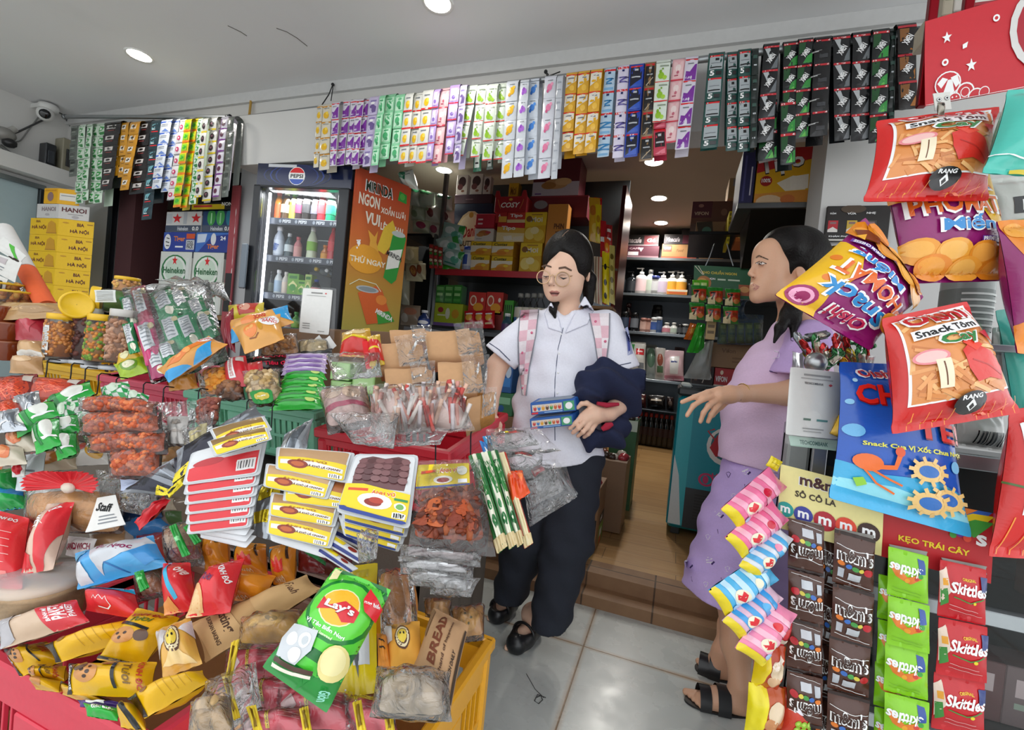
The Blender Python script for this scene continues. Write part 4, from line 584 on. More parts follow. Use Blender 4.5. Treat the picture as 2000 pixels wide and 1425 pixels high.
st(931,417,967,'e','#c42c40','r .12 .33 .38 .45 #f0d0d4;r .12 .62 .38 .74 #f0d0d4;r 0 .95 1 1 #8a1a28','biscuit_box','plain red box on the white nut box')
o=st(968,383,1030,'D','#a81f2a','t!/ .5 .55 .6 .34 #f4f0ea COSY;e .5 .2 .06 .08 #e0b04a;l #d89a4a .03 .1 .2 .14 .5 .2 .8;l #d89a4a .03 .9 .2 .86 .5 .8 .8','biscuit_box','big red biscuit box with white lettering and handle ears',.25)
p_=oY(968,368,YR+.02);q_=oY(1030,383,YR+.02);g=G();hh=p_[2]-q_[2]
for x in(p_[0],q_[0]-.05):g.add([(x,YR+.02,q_[2]),(x+.05,YR+.02,q_[2]),(x+.035,YR+.02,q_[2]+.05),(x+.01,YR+.02,q_[2]+.05),(x,YR+.03,q_[2]),(x+.05,YR+.03,q_[2]),(x+.035,YR+.03,q_[2]+.05),(x+.01,YR+.03,q_[2]+.05)],[(0,1,2,3),(7,6,5,4),(0,3,7,4),(1,5,6,2),(3,2,6,7)],M('#a81f2a','card'),False)
e_=g.obj('carry_ears',o)
st(1072,398,1111,'','#d08a3a','t! .62 .32 .5 .08 #5a2e18 PHIN;t! .66 .42 .4 .08 #5a2e18 TÍCH;t! .66 .52 .4 .08 #5a2e18 TẮC;p #8a4a26 .15 .55 .4 .52 .36 .85 .2 .86','biscuit_box','tall tan coffee box standing right of the yellow sweet boxes',.12)
dn='e .46 .6 .44 .5 #d8c49a;e .46 .6 .41 .46 #efe2c4;t!/@8 .5 .38 .5 .17 #b8282c Danisa;t! .48 .56 .5 .08 #5a4a34 BUTTER;e .3 .8 .2 .16 #d8a45a;e .55 .85 .22 .15 #e0b06a;e .46 .16 .06 .04 #c8963a'
st(889,397,964,'','#14203f',dn,'biscuit_box','dark navy butter cookie box with a round cream emblem',.14,.22);TOP['f']=list(TOP.values())[-1]
st(889,379,962,'f','#3f2230','r .3 .5 .5 .6 #8a6a72','display_tray','maroon tray holding upright chocolate packs on the navy box',.14,.22);TOP['g']=list(TOP.values())[-1]
for x0,x1,yt,lb in((894,915,341,'left'),(921,944,339,'middle'),(946,960,344,'right')):st(x0,yt,x1,'g','#cfc4c2','e .5 .35 .35 .25 #3a2026;e .35 .6 .25 .15 #6a3a3e;e .6 .8 .15 .06 #8a5a4a','chocolate_pack','upright chocolate pack with dark berries, %s of three'%lb,.06,.24)
st(1036,382,1150,'C','#6f1c2a','r 0 .0 1 .06 #8a2a38;e .2 .4 .12 .2 #8f8f96','food_carton','big maroon carton behind the tan coffee box',.24,.16);TOP['h']=list(TOP.values())[-1];st(1046,310,1136,'h','#5f1826','r 0 .62 1 1 #b9b2c0;e .5 .68 .26 .14 #c99a6a;e .35 .72 .16 .1 #a8763f;e .66 .62 .18 .1 #d8ae7c;r .06 .93 .2 .96 #5a3a8a','food_carton','maroon carton with a biscuit picture, highest on the shelf',.24,.16)
st(995,357,1014,'D','#e0b22a','t! .5 .2 .6 .2 #8a5a1a Mơi;e .5 .7 .3 .2 #f2e0a0','biscuit_box','small yellow box behind the big red biscuit box',.08,.3)
p=oY(914,481,YR+.03);bottle('spray_can','blue and white spray can on the red shelf','can',(p[0],YR+.05,zr+.001),p[2]-zr,.045,'tube','#a9b4cc','#d8dce6','#2f4aa0',art='r .2 .1 .5 .9 #3f5fb8')
for k,(x,y,w_,h_,a_,c,lb)in enumerate(((885,455,44,36,12,'#9fc4c0','topmost'),(876,480,44,36,-12,'#b3cfca','second'),(884,503,40,34,18,'#a0c4bc','lowest'))):
 q=[oY(x+dx*math.cos(math.radians(a_))*w_/2-dy*math.sin(math.radians(a_))*h_/2,y+dx*math.sin(math.radians(a_))*w_/2+dy*math.cos(math.radians(a_))*h_/2,YR-.03-.02*k)for dx,dy in((-1,-1),(1,-1),(1,1),(-1,1))]
 pack('candy_bag','pale teal candy bag hanging at the shelf corner, %s of three'%lb,'bag',q,.03,c,'e .4 .4 .25 .2 #e6f0ee;e .7 .6 .2 .2 #5fae96;r .2 .8 .8 .88 #3f8a7a;p #3fa04a .75 .05 1 0 1 .5 .8 .4',group='teal candy bags at the shelf corner',wr=.004)
g=G();p=oY(876,521,YR+.05);g.lathe([(.06,0),(.065,.02),(.05,.045),(.0001,.05)],M('#3fb030','plastic'),(p[0],YR+.05,zr+.001));g.obj('bowl_lid',label='bright green plastic lid on the end of the red shelf',cat='lid')
L0_=shelfY(YR-.05,zl)
L0_('sweet_box','lime green sweet box with a yellow fruit on the lower shelf','box',850,592,905,.12,'#b7c832',front='e .75 .45 .13 .2 #d8a02a;e .22 .3 .1 .12 #a83a3a;r .12 .5 .4 .56 #f0f0d0;e .48 .45 .08 .25 #e6e6cc;r 0 .86 1 1 #8a6ab0');zz=oY(880,592,YR-.03)[2]-zl
for k,x in enumerate((853,870,887)):L0_('jelly_pack','green see-through jelly pack over the lime box, %s from the left'%ORD[k],'pack',x,556,x+16,.1,'#3f8a3a',dz=zz,fin='gloss',front='r .1 .1 .9 .3 #7fc070;r .15 .45 .85 .6 #a8d890;r .1 .75 .9 .9 #58a850',group='green jelly packs')
nd_='e .28 .4 .2 .25 #f0dcc0;e .28 .4 .14 .18 #c8503a;e .6 .7 .3 .2 #e8a02a;e .8 .35 .08 .1 #f2e0d0;r .5 .85 .9 .92 #e8c020'
for k,x in enumerate((917,951)):L0_('noodle_box','red and orange noodle box tilted on the lower shelf, %s of two'%('left','right')[k],'box',x,570,x+33,.1,'#c9342a',dz=.12,front=nd_,group='red noodle boxes');L0_('noodle_box','plain red carton under the noodle boxes, %s of two'%('left','right')[k],'box',x,oY and 607,x+33,.1,'#8a2a26',group='cartons under the noodle boxes')
for k,x in enumerate((907,926,945)):
 q=[oY(x,607,YR-.1),oY(x+22,606,YR-.1),oY(x+21,640,YR-.12),oY(x-1,641,YR-.12)];pack('seasoning_pack','shiny red seasoning pack on the lower shelf, %s from the left'%ORD[k],'pack',q,.025,'#c8202a','e .5 .4 .3 .2 #e8b04a;r .2 .16 .8 .24 w;r .2 .7 .8 .8 #f0d0a0',group='red seasoning packs')
for k in range(4):p=oY(1018+k*13,573,YR);bottle('glass_jar','small clear glass jar in the blue-edged tray, %s from the left'%ORD[k],'jar',(p[0],YR,zl+.08),p[2]-zl-.08,.042,'round',GLASS,'#d9d3c0','#9a9a94','glass jars by the girl')
L0_('display_tray','blue-edged white tray of glass jars beside the girl','tray',1006,600,1068,.14,'#dcdad2',front='r 0 0 .08 1 #2f7ac0;r .2 .3 .8 .5 #8fb0c8')
L0_('wire_basket','small bright green basket left of the jar tray','basket',986,586,1004,.1,'#3f9a2a',front=';'.join('r %.2f .15 %.2f .85 #1d3a1a'%(x,x+.12)for x in(.08,.3,.52,.74)))
p=oY(992,612,YR-.2);bottle('cleaner_bottle','dark bottle with a white cap near the girl\'s shoulder','bottle',(p[0],YR-.2,zl-.04),p[2]-zl+.04,.04,'round','#2a4a5a','#5a3a6a','#e6e6e4')
floorblock('low_cabinet','low grey cabinet in front of the red shelf unit','cabinet',gx0+.1,gx1-.5,YR-.42,YR-.08,zl-.042,'#55585c')
YN=3.55
for k,(x0,y0,x1,y1,c,art)in enumerate(((800,362,822,400,'#cfd8cc','p #3f9a6a 0 0 1 .1 .8 .3 .1 .3'),(818,368,850,404,'#c6d2c2','p #3f8f5a .1 .05 .9 .1 .7 .3 .2 .3'),(850,375,884,408,'#cdd6cc','p #4f9f7a .2 .05 .95 .1 .9 .3 .3 .35'),(803,398,832,430,'#b9c6b0','e .4 .6 .25 .2 #8a9f7a'),(830,396,862,430,'#d6d3c8','e .5 .55 .2 .25 #7a3a3a;e .3 .4 .12 .1 #8aa07a'),(860,404,888,436,'#cfc9be','e .5 .55 .25 .25 #6f3f3f'),(806,424,842,452,'#ccd0b4','e .6 .5 .25 .25 #a03a5a'),(838,432,872,462,'#d0cbc4','e .4 .5 .25 .25 #983a55'),(866,434,890,464,'#c3d0b8','e .5 .5 .2 .25 #6a8f5a'))):
 q=[oY(x0,y0,YN),oY(x1,y0+8,YN),oY(x1,y1+6,YN),oY(x0,y1,YN)];pack('nappy_pack','plastic-wrapped white and green pack, %s row of the high rack, %s from the left'%(ORD[k//3],ORD[k%3]),'pack',q,.06,c,art,group='wrapped packs on the high rack',wr=.004)
tt=thing('high_rack','dark rack board carrying the wrapped white packs','rack',(oY(845,470,YN)[0],YN,.12));p,q=oY(796,452,YN),oY(845,462,YN)
for z in(p[2]-.03,):g=G();g.box((p[0],YN-.05,z-.02),(q[0]-p[0],0,0),(0,.4,0),(0,0,.02),M('#34373a','metal'));g.obj('board',tt)
g=G();x_=oY(843,560,YN)[0];g.box((x_,YN-.04,.12),(.03,0,0),(0,.03,0),(0,0,p[2]-.15),M('#85888a','metal'));g.obj('post',tt);g=G();g.box((p[0]-.1,YN+.36,.12),(q[0]-p[0]+.1,0,0),(0,.02,0),(0,0,p[2]-.16),M('#1f2123','matte'));g.obj('back_panel',tt)
for k,(x0,y0,x1,y1,c,art)in enumerate(((787,480,818,515,'#b8a878','e .5 .6 .35 .3 #d6c9a0'),(792,508,826,550,'#cfc6a0','e .6 .6 .2 .25 #7a3a22;e .6 .6 .14 .18 #b8803a'),(814,512,832,546,'#c8bf98','e .5 .55 .28 .25 #8a4a2a'),(782,595,822,636,'#b3a08c','e .6 .4 .3 .2 #c98a70;e .3 .7 .2 .2 #d8d0c4'),(784,528,800,596,'#bfc0a8',''))):
 q=[oY(x0,y0,3.2),oY(x1,y0+2,3.2),oY(x1,y1,3.15),oY(x0,y1-2,3.15)];pack('dry_food_bag','clear bag of dry food beside the advert board, %s from the top'%ORD[(0,1,2,4,3)[k]],'bag',q,.05,c,art,group='dry food bags by the board',wr=.004)
for k,x in enumerate((842,851,860)):
 q=[oY(x-4,476+k*3,3.3),oY(x+5,477+k*3,3.3),oY(x+5,524,3.3),oY(x-4,524,3.3)];pack('candy_strip','red and green candy strip on the dark rack, %s from the left'%ORD[k],'candy',q,.012,'#8a3a2e',';'.join('e .5 %.2f .35 .06 %s'%(.1+i*.14,('#c83a3a','#d8d0b0','#3f8a3a')[i%3])for i in range(7)),group='candy strips on the rack')
p=oY(830,606,2.7);bottle('gum_jar','small white and navy jar beside the orange board','jar',(p[0],2.7,p[2]-.12),.12,.04,'round','#1f3468','#24408a','#d8dade',art='e .5 .5 .3 .3 w');floorblock('low_cabinet','narrow grey cabinet carrying the navy jar','cabinet',p[0]-.1,p[0]+.08,2.62,2.85,p[2]-.121,'#8f9296')
for k,(x0,y0,x1,y1,c,art)in enumerate(((1160,385,1176,455,'#b8202a','r .2 .1 .8 .3 #e8d0a0;e .5 .6 .3 .1 #e8a02a'),(1150,385,1172,470,'#dba92a','e .4 .3 .3 .12 #c8782a;e .6 .7 .3 .12 #e8c85a'),(1163,398,1175,470,'#e8d020','e .5 .4 .3 .1 #c8961a;e .5 .7 .3 .1 #b07a1a'),(1172,430,1184,590,'#c0242c','r .1 .2 .9 .26 w;r .1 .5 .9 .56 #e8a02a'),(1184,438,1196,480,'#b82830','r .2 .2 .8 .35 w;r .2 .6 .8 .7 w'),(1180,462,1192,500,'#e0522a','e .5 .5 .3 .2 #f0a02a'),(1176,490,1190,590,'#e9d61a','t@90! .5 .3 .3 .5 #3a2a10 2;e .5 .3 .2 .06 k;e .5 .6 .2 .06 k;e .5 .85 .2 .06 k'),(1190,478,1201,590,'#cdbf6a','e .5 .2 .3 .05 #6a5a1a;e .5 .4 .3 .05 #8a7a2a;e .5 .6 .3 .05 #6a5a1a;e .5 .8 .3 .05 #8a7a2a'),(1160,500,1176,590,'#c9b9a0','r .2 0 .3 1 #5a3a2a;r .55 0 .65 1 #a03a2a'))):
 q=[oY(x0,y0,YR-.06-.012*k),oY(x1,y0+2,YR-.06-.012*k),oY(x1,y1+6,YR-.06-.012*k),oY(x0,y1,YR-.06-.012*k)];pack('snack_strip','%s snack strip hanging on the shelf end behind the girl\'s head'%('red and white top','broad gold','narrow lemon yellow','long red','short red with white','orange','long yellow with black marks','pale straw coloured','cream with dark lines')[k],'snack strip',q,.02,c,art,wr=.003)
g=G();a,b=oY(1150,588,YR-.05),oY(1202,604,YR-.05);g.box((a[0],YR-.2,b[2]-.02),(b[0]-a[0],0,0),(0,.2,0),(0,0,.02),M('#8a6a4a','matte'));g.obj('strip_tray',label='brown tray edge below the hanging snack strips',cat='tray')
for x0,y0,x1,Y,h,c,lb,art in((1110,1020,1168,2.42,.34,'#8a6748','tall carton with green and black packs at the step','r .35 .5 .98 .66 #1d1d1b;t! .6 .58 .3 .08 w café;r .35 .68 .98 1 #6f9a3a;r .5 .76 .8 .88 #d8d8d0;p #c85a3a .4 1 .5 .88 .8 .9 .75 1'),(1150,935,1215,2.78,.42,'#7d6148','open brown carton full of packets, deeper in the aisle','r .05 .06 .3 .94 #8d7052'),(1176,850,1228,3.25,.62,'#2f5f38','green carton stack half hidden behind the girl','r 0 .0 1 .12 #c9d6c6;r .1 .4 .4 .9 #7a5a3e')):
 p,q=oZ(x0+8,1090,.115),oZ(x1,1090,.115);a,b=oY(x0,1000,Y),oY(x1,1000,Y);o=carton('open_carton',lb,'carton',(a[0],Y,.115),(b[0]-a[0],0,0),(0,.26,0),(0,0,h),c,art,art if Y<2.5 else '')
 g=G();z=.115+h
 for k in range(7):g.ell((a[0]+.03+(b[0]-a[0]-.06)*random.random(),Y+.04+.18*random.random(),z+.01),A(.035,.03,.025),M(random.choice(['#c9bfb0','#a8323c','#3a2a22','#d8d4cc','#7a3a2a']),'film'),7)
 g.obj('packet_filling',o,kind='stuff')
zz=.115
for yt,c,art,lb in((806,'#8a6748','r 0 .4 1 .5 #7a583c','brown carton at the bottom of the stack behind the red crate'),(762,'#3f7a52','r .1 .2 .9 .5 #8fc8a0;e .3 .7 .1 .15 w;e .6 .7 .1 .15 #2a5fa0','green pack in the stack behind the red crate'),(704,'#2a5fa0','r .05 .5 .95 .8 #3f86d0;e .3 .3 .12 .2 #c9d8ea;e .6 .3 .12 .2 #c9d8ea;e .85 .3 .1 .2 #c9d8ea;t! .5 .66 .6 .14 w Gas','blue pack stacked on the green one behind the red crate')):
 a,b=oY(950,yt,2.55),oY(1004,yt,2.55);carton('drink_pack',lb,'pack',(a[0],2.55,zz),(b[0]-a[0],0,0),(0,.25,0),(0,0,a[2]-zz-.002),c,art.replace('t! .5 .66 .6 .14 w Gas',''));zz=a[2]
pack('plastic_sack','crumpled white and green plastic sack above the advert board','sack',[oY(x,y,2.27)for x,y in((778,338),(806,330),(818,372),(784,362))],.06,'#dfe6e0','p #2f7a5a .4 .2 .7 .3 .6 .7 .3 .6;l #8f9a94 .04 .1 .2 .5 .5 .9 .3',wr=.012)
# right side of the shop
def cz(name,label,cat,x0,y0,x1,y1,Y,dep,col,**k):return cartonY(name,label,cat,x0,y0,x1,y1,Y,dep,col,**k)
tipo='p #b8262a 0 0 .95 0 .9 .2 0 .42;p #e8b21c 0 .42 .9 .2 .95 0 1 0 1 .75 0 .78;t!@12 .4 .3 .75 .36 k Tipo;t!@12 .4 .29 .73 .32 w Tipo;e .17 .56 .1 .09 #a8201c;t! .17 .55 .15 .07 w 100%;p #f2ead8 .35 .6 .6 .48 .8 .5 .82 .72 .5 .74;p #f6f0e2 .55 .5 .85 .46 .86 .7 .58 .72;p #e0943a 0 .78 1 .72 1 1 0 1;e .25 .92 .22 .12 #e8c8a0;e .55 .88 .12 .08 #d87a3a'
YT=2.42;b0,b1=oY(1470,404,YT),oY(1592,398,YT);tp_=oY(1530,302,YT)[2]+.03
def tilted(name,label,cat,x0,x1,dep,col,front,left=''):
 p,q=oY(x0,404,YT),oY(x1,398,YT);return carton(name,label,cat,(p[0],YT,b0[2]+.001),(q[0]-p[0],0,0),(0,dep,0),(0,0,tp_-b0[2]),col,front,left=left)
tilted('biscuit_carton','large yellow and red egg biscuit carton on the dark bracket by the pier','carton',1471,1592,.22,'#e0a81c',tipo);tilted('biscuit_carton','navy carton beside the large yellow biscuit carton','carton',1441,1469,.3,'#2c2c58','r .2 .1 .35 .9 #4a4a80;r .7 .3 .8 .8 #c9c9d8')
g=G();p,q=oY(1594,396,YT-.1),oY(1611,393,YT-.1);g.box((p[0],YT-.1,p[2]),(q[0]-p[0]-.012,0,0),(0,.012,0),(0,0,.17),M('#d8b41c','card'));g.art(planar((p[0],YT-.1,p[2]+.17),A(q[0]-p[0]-.012,0,0),A(0,0,-.17)),'t!@-80 .5 .5 2.2 .22 k SABA');g.obj('carton_flap',label='narrow yellow cardboard flap beside the large biscuit carton',cat='cardboard')
t=thing('wall_bracket_shelf','dark slanted metal bracket shelf above the woman\'s head','shelf',(b0[0],YT,b0[2]));g=G();xa,xb=oY(1438,404,YT)[0],b1[0]+.03
g.box((xa,YT-.06,b0[2]-.025),(xb-xa,0,0),(0,.4,0),(0,0,.025),M('#77797a','metal'));g.obj('board',t);g=G();z=b0[2]-.026
g.add([(xa+.06,YT-.04,z),(xb,YT-.04,z),(xb-.03,YT+.3,z-.2),(xa+.08,YT+.3,z-.2),(xa+.06,YT+.34,z),(xb,YT+.34,z),(xb-.03,YT+.34,z-.2),(xa+.08,YT+.34,z-.2)],[(0,3,2,1),(4,5,6,7),(0,4,7,3),(1,2,6,5),(0,1,5,4),(3,7,6,2)],M('#3a3836','metal'),False);g.obj('slanted_panel',t)
for a in((1349,392,1442,436,3.3,'#6b4638','large maroon and brown carton hanging over the aisle','p #5a2a34 0 0 .45 0 .45 .75 0 .75;t! .22 .55 .32 .16 #c9b09a VIFON;e .2 .2 .06 .08 #a87a70;e .72 .5 .07 .16 #8a6450'),(1357,432,1438,466,3.2,'#8a6a4c','torn open brown carton below the maroon one','p #3a2f24 .0 .05 .4 .0 .45 .6 .1 .9;e .28 .55 .12 .25 #4f7a6a;e .75 .4 .05 .2 #7a563a'),(1418,412,1431,476,3.0,'#d8c41c','narrow upright yellow packet box over the aisle',';'.join('e .5 %.2f .3 .05 #8a7a1a'%(.1+.13*i)for i in range(7))),(1436,442,1464,471,3.0,'#c86a2c','orange and red snack box under the bracket shelf','p #b8282c .3 0 1 0 1 .6 .5 .7;e .3 .6 .2 .2 #e0a04a'),(1421,347,1442,388,3.32,'#b0926c','small tan carton beside the navy carton','r .5 .05 .9 .4 #8f8f98')):
 cz('snack_carton',a[6],'carton',*a[:5],.22,a[5],front=a[7])
t=thing('overhead_rack','dark overhead rack holding cartons above the aisle','rack',(.1,3.2,1.9));p,q=oY(1345,468,3.18),oY(1450,474,3.18);g=G();g.box((p[0],2.95,p[2]-.03),(1.27-p[0],0,0),(0,.6,0),(0,0,.02),M('#2f3032','metal'));g.obj('board',t);g=G();g.box((1.2,3.2,.12),(.04,0,0),(0,.04,0),(0,0,p[2]-.15),M('#2f3032','metal'));g.obj('post',t)
pk=lambda x,c:'r %.2f .42 %.2f .75 #e6e0da;p %s %.2f .42 %.2f .42 %.2f .68 %.2f .6 %.2f .68;r %.2f .46 %.2f .52 %s;'%(x,x+.16,c,x,x+.16,x+.16,x+.08,x,x+.03,x+.13,'#8a6a6a')
g=G();p,q=oY(1609,470,2.08),oY(1742,400,2.08);g.box((p[0],2.082,p[2]),(q[0]-p[0],0,0),(0,.015,0),(0,0,q[2]-p[2]),M('#17120f','card'));g.art(planar((p[0],2.082,q[2]),A(q[0]-p[0],0,0),A(0,0,p[2]-q[2])),pk(.04,'#b8202c')+pk(.34,'#c9a83a')+pk(.64,'#3a3a3a')+'e .42 .1 .2 .12 #4a3a2a;t! .1 .22 .1 .07 w ĐẬM;t! .4 .22 .14 .07 w VỪA;t! .7 .22 .14 .07 w NHẸ;t! .32 .86 .5 .07 w KHÁM PHÁ CHẤT;t! .72 .86 .12 .1 w M;r 0 .95 1 1 #d8d4cc',asp=2);g.obj('poster',label='black poster with cigarette packs on the white pier',cat='poster')
p=oY(1652,488,2.0);g=G();g.lathe([(.001,0),(.06,0),(.06,.012),(.056,.014),(.056,.03),(.06,.032),(.06,.05),(.001,.052)],M('#b8923a','metal'),p-A(0,-.02,.04));g.obj('gold_tin',label='flat gold tin below the cigarette poster',cat='tin')
YG=2.75
def onY4(x0,y0,x1,y1,Y,sl=.06):return[oY(x0,y0,Y),oY(x1,y0+sl*(x1-x0),Y),oY(x1,y1+sl*(x1-x0),Y),oY(x0,y1,Y)]
t=thing('hanging_card','green hanging card with yellow heading above the freezer','display card',oY(1410,560,YG));q=onY4(1355,517,1468,578,YG);g=G();S=packsurf(q,.002,0,.05);packmesh(g,S,M('#0f5a2f','card'),None,4,4)
g.art(S,'t! .45 .2 .6 .13 #d8c23a KHO CHUẨN NGON;t! .3 .42 .16 .08 w CHỌN;r .42 .4 .56 .45 #c9d8c0;r .6 .4 .8 .45 #c9d8c0;e .18 .55 .13 .22 #b8702a;e .15 .5 .08 .1 #d89a4a;l #e6e0cc .02 .02 .03 .16 .3;l #e6e0cc .02 .08 .02 .18 .3;e .58 .86 .14 .12 #a05a2a;r .78 .55 1 .9 #a8522a;e .88 .7 .08 .1 #d89a5a',asp=S.asp);g.obj('card',t)
for x,x1 in((1378,1395),(1432,1420)):g=G();g.tube([oY(x,519,YG-.005),oY((x+x1)/2,500,YG-.005),oY(x1,476,YG+.1)],.003,M('#b8bdc0','plastic'),6);g.obj('string',t)
pa='p #2f8a34 0 0 1 0 1 .25 0 .15;p #c03a20 .1 .3 1 .2 1 .75 .2 .8;p #e6d6a8 0 .65 .45 .5 .5 1 0 1;t! .35 .55 .35 .45 k 7;e .72 .75 .2 .14 #c97a3a;e .75 .45 .15 .1 #8a3a1c'
for k,(x,y)in enumerate(((1350,556),(1382,560),(1416,563),(1346,590),(1378,594),(1412,598))):
 pack('seasoning_sachet','green and brown stew seasoning sachet below the green card, %s row, %s'%(('upper','lower')[k//3],('near the shelves','middle','near the woman')[k%3]),'sachet',onY4(x,y,x+30,y+33,YG-.03-.02*(k//3)),.02,'#3f7a34',pa,group='stew seasoning sachets',wr=.003)
for k,x in enumerate((1352,1366)):pack('seasoning_sachet','bright green sachet peeping behind the stew sachets, %s of two'%('first','second')[k],'sachet',onY4(x,546,x+18,575,YG-.012),.01,'#5fb02a','r .2 .2 .8 .4 #c9e08a')
FY=2.96;fx0=oY(1313,900,FY)[0];ft=oY(1330,752,FY)[2]-.06;t=thing('ice_cream_freezer','teal chest freezer with a red crustacean emblem inside the shop','freezer',(fx0+.35,FY,.16))
g=G();g.box((fx0,FY,.16),(.9,0,0),(0,.6,0),(0,0,ft-.16),M('#0f8f9f','plastic'),.02);S=planar((fx0,FY,ft),A(.9,0,0),A(0,0,-(ft-.16)))
g.art(S,'r .012 .03 .1 .97 #2fb0bb;p #d3dcdc .01 .97 .01 .45 .05 .6 .09 .97;e .32 .34 .12 .14 #e3e0da;e .325 .33 .1 .115 #2a6a72;p #b8222a .22 .36 .26 .26 .34 .22 .42 .26 .4 .34 .34 .4 .26 .42;l #b8222a .01 .25 .3 .2 .24 .24 .22;l #b8222a .01 .3 .26 .28 .2 .33 .19;e .3 .33 .03 .02 #e0504a;e .36 .31 .03 .02 #d84038;t! .36 .56 .22 .035 #c83a6a HOTLINE;t! .4 .62 .2 .06 #b01a3a 1800;e .22 .6 .05 .05 #c83a6a;e .22 .6 .035 .035 #0f8f9f;e .215 .6 .018 .03 #c83a6a;r .1 .68 .98 .98 #23282c;'+';'.join('r .16 %.3f .92 %.3f #101315'%(.72+.022*i,.729+.022*i)for i in range(9)),'plastic',.2,asp=1.1);g.obj('cabinet',t)
g=G();g.box((fx0-.01,FY-.015,ft),(.92,0,0),(0,.63,0),(0,0,.05),M('#2c3236','plastic'),.012);g.obj('rim',t);g=G();g.box((fx0+.01,FY+.01,ft+.05),(.06,0,0),(0,.56,0),(0,0,.02),M('#b9c4c4','plastic'),.008);g.obj('lid_frame',t);g=G();g.box((fx0+.07,FY+.02,ft+.052),(.8,0,0),(0,.54,0),(0,0,.008),GLASS);g.obj('lid_glass',t)
for x in(fx0+.03,fx0+.8):g=G();g.box((x,FY+.04,.115),(.05,0,0),(0,.05,0),(0,0,.05),M('k','plastic'));g.obj('foot',t)
zf=ft+.075
def onfreezer(name,label,cat,x0,yt,x1,Y,dep,col,dz=0,**k):p,q=oY(x0,yt,Y),oY(x1,yt,Y);return carton(name,label,cat,(p[0],Y,zf+dz),(q[0]-p[0],0,0),(0,dep,0),(0,0,p[2]-zf-dz),col,**k)
onfreezer('food_carton','dark carton with a pale figure print on the freezer','carton',1354,714,1396,FY+.1,.2,'#2a2020',front='p #cfc0b0 .3 .1 .45 .1 .4 .5 .3 .5;l #d8cfc4 .05 .5 .9 .6 .5 .8 .2 .9 .6;r .1 .2 .25 .8 #6a4a3a');onfreezer('food_carton','red-fronted noodle carton on the freezer','carton',1397,717,1462,FY+.12,.25,'#b82a30',front='t! .22 .6 .36 .3 w VIFON;e .22 .25 .05 .12 #f0d8c0;r 0 .92 1 1 #e6dcd0');h=oY(1400,717,FY+.12)[2]-zf
onfreezer('food_carton','plain brown carton stacked on the red-fronted one','carton',1391,668,1500,FY+.1,.3,'#8f6c4a',dz=h+.001,front='t! .32 .3 .26 .18 #6f4f34 Vifon;r .4 .55 .62 .62 #77563a;r .4 .7 .7 .76 #77563a')
q=onY4(1400,612,1492,672,FY+.02,.03);t=thing('fruit_bag','clear bluish bag of yellow-green packs tied shut on the brown carton','bag',(q[3]+q[2])/2);o=pack('bag_film',None,None,q,.09,clear('blue_film',(.6,.75,.95),.12,30,.8),par=t,wr=.01,pinch=.04,flat=.02)
for k in range(5):pack('packet',None,None,onY4(1404+k*17,630,1420+k*17,670,FY+.03,.03),.03,'#8a8a2a','r .2 .1 .8 .3 #c9c24a;r .2 .5 .8 .6 #5a6a1a;r .3 .7 .7 .9 #a8a83a','film',t)
pack('bag_knot',None,None,onY4(1428,585,1462,622,FY,.03),.04,clear('blue_film'),par=t,wr=.02,pinch=.5,flat=.02)
pack('shopping_bag','bright green carrier bag hanging by the freezer','bag',[oY(x,y,FY-.03)for x,y in((1362,630),(1378,632),(1376,690),(1340,688))],.05,'#2fa82f','','film',wr=.012);pack('shopping_bag','orange bag tucked behind the green carrier bag','bag',[oY(x,y,FY+.05)for x,y in((1348,630),(1366,634),(1352,664),(1335,662))],.04,'#d86a1e','r .3 .3 .7 .6 #e8923a',wr=.006);pack('shopping_bag','grey translucent carrier bag standing on the freezer edge','bag',[oY(x,y,FY-.0)for x,y in((1370,668),(1394,664),(1388,742),(1334,738))],.07,clear('grey_film',(.8,.83,.82),.35,20,.8),wr=.012)
cz('snack_carton','tan packet board hanging under the green card','packet',1377,606,1402,662,YG-.0,.02,'#b89a68',front=';'.join('r .15 %.2f .85 %.2f #6a5230'%(.1+.2*i,.2+.2*i)for i in range(4)))
# candy display on the right
YD=1.2
AL=M('#b3b8bc','metal');t=thing('glass_showcase','low glass showcase with aluminium edges behind the hanging candy','showcase',(.8,1.5,0));X0,X1,Y0_,Y1_=.33,1.25,1.29,1.62;ztop=oY(1900,890,1.29)[2]
for x in(X0,X1-.03):
 for y in(Y0_,Y1_-.03):g=G();g.box((x,y,0),(.03,0,0),(0,.03,0),(0,0,ztop),AL);g.obj('post',t)
for z in(.03,.33,.62,ztop-.03):
 g=G();g.box((X0,Y0_-.004,z),(X1-X0,0,0),(0,.03,0),(0,0,.032),AL);g.obj('rail',t);g=G();g.box((X0+.02,Y0_+.02,z+.006),(X1-X0-.04,0,0),(0,Y1_-Y0_-.04,0),(0,0,.012),M('#5a5f62','metal'));g.obj('shelf',t)
g=G();g.box((X0+.02,Y1_-.01,.02),(X1-X0-.04,0,0),(0,.008,0),(0,0,ztop-.04),M('#16191a','matte'));g.obj('back_panel',t);g=G();g.box((X0,Y0_+.01,.03),(.006,0,0),(0,Y1_-Y0_-.02,0),(0,0,ztop-.06),M('#1d2123','gloss'));g.obj('side_panel',t)
g=G();g.box((X0+.02,Y0_+.012,.05),(X1-X0-.04,0,0),(0,.005,0),(0,0,ztop-.08),GLASS);g.obj('front_glass',t)
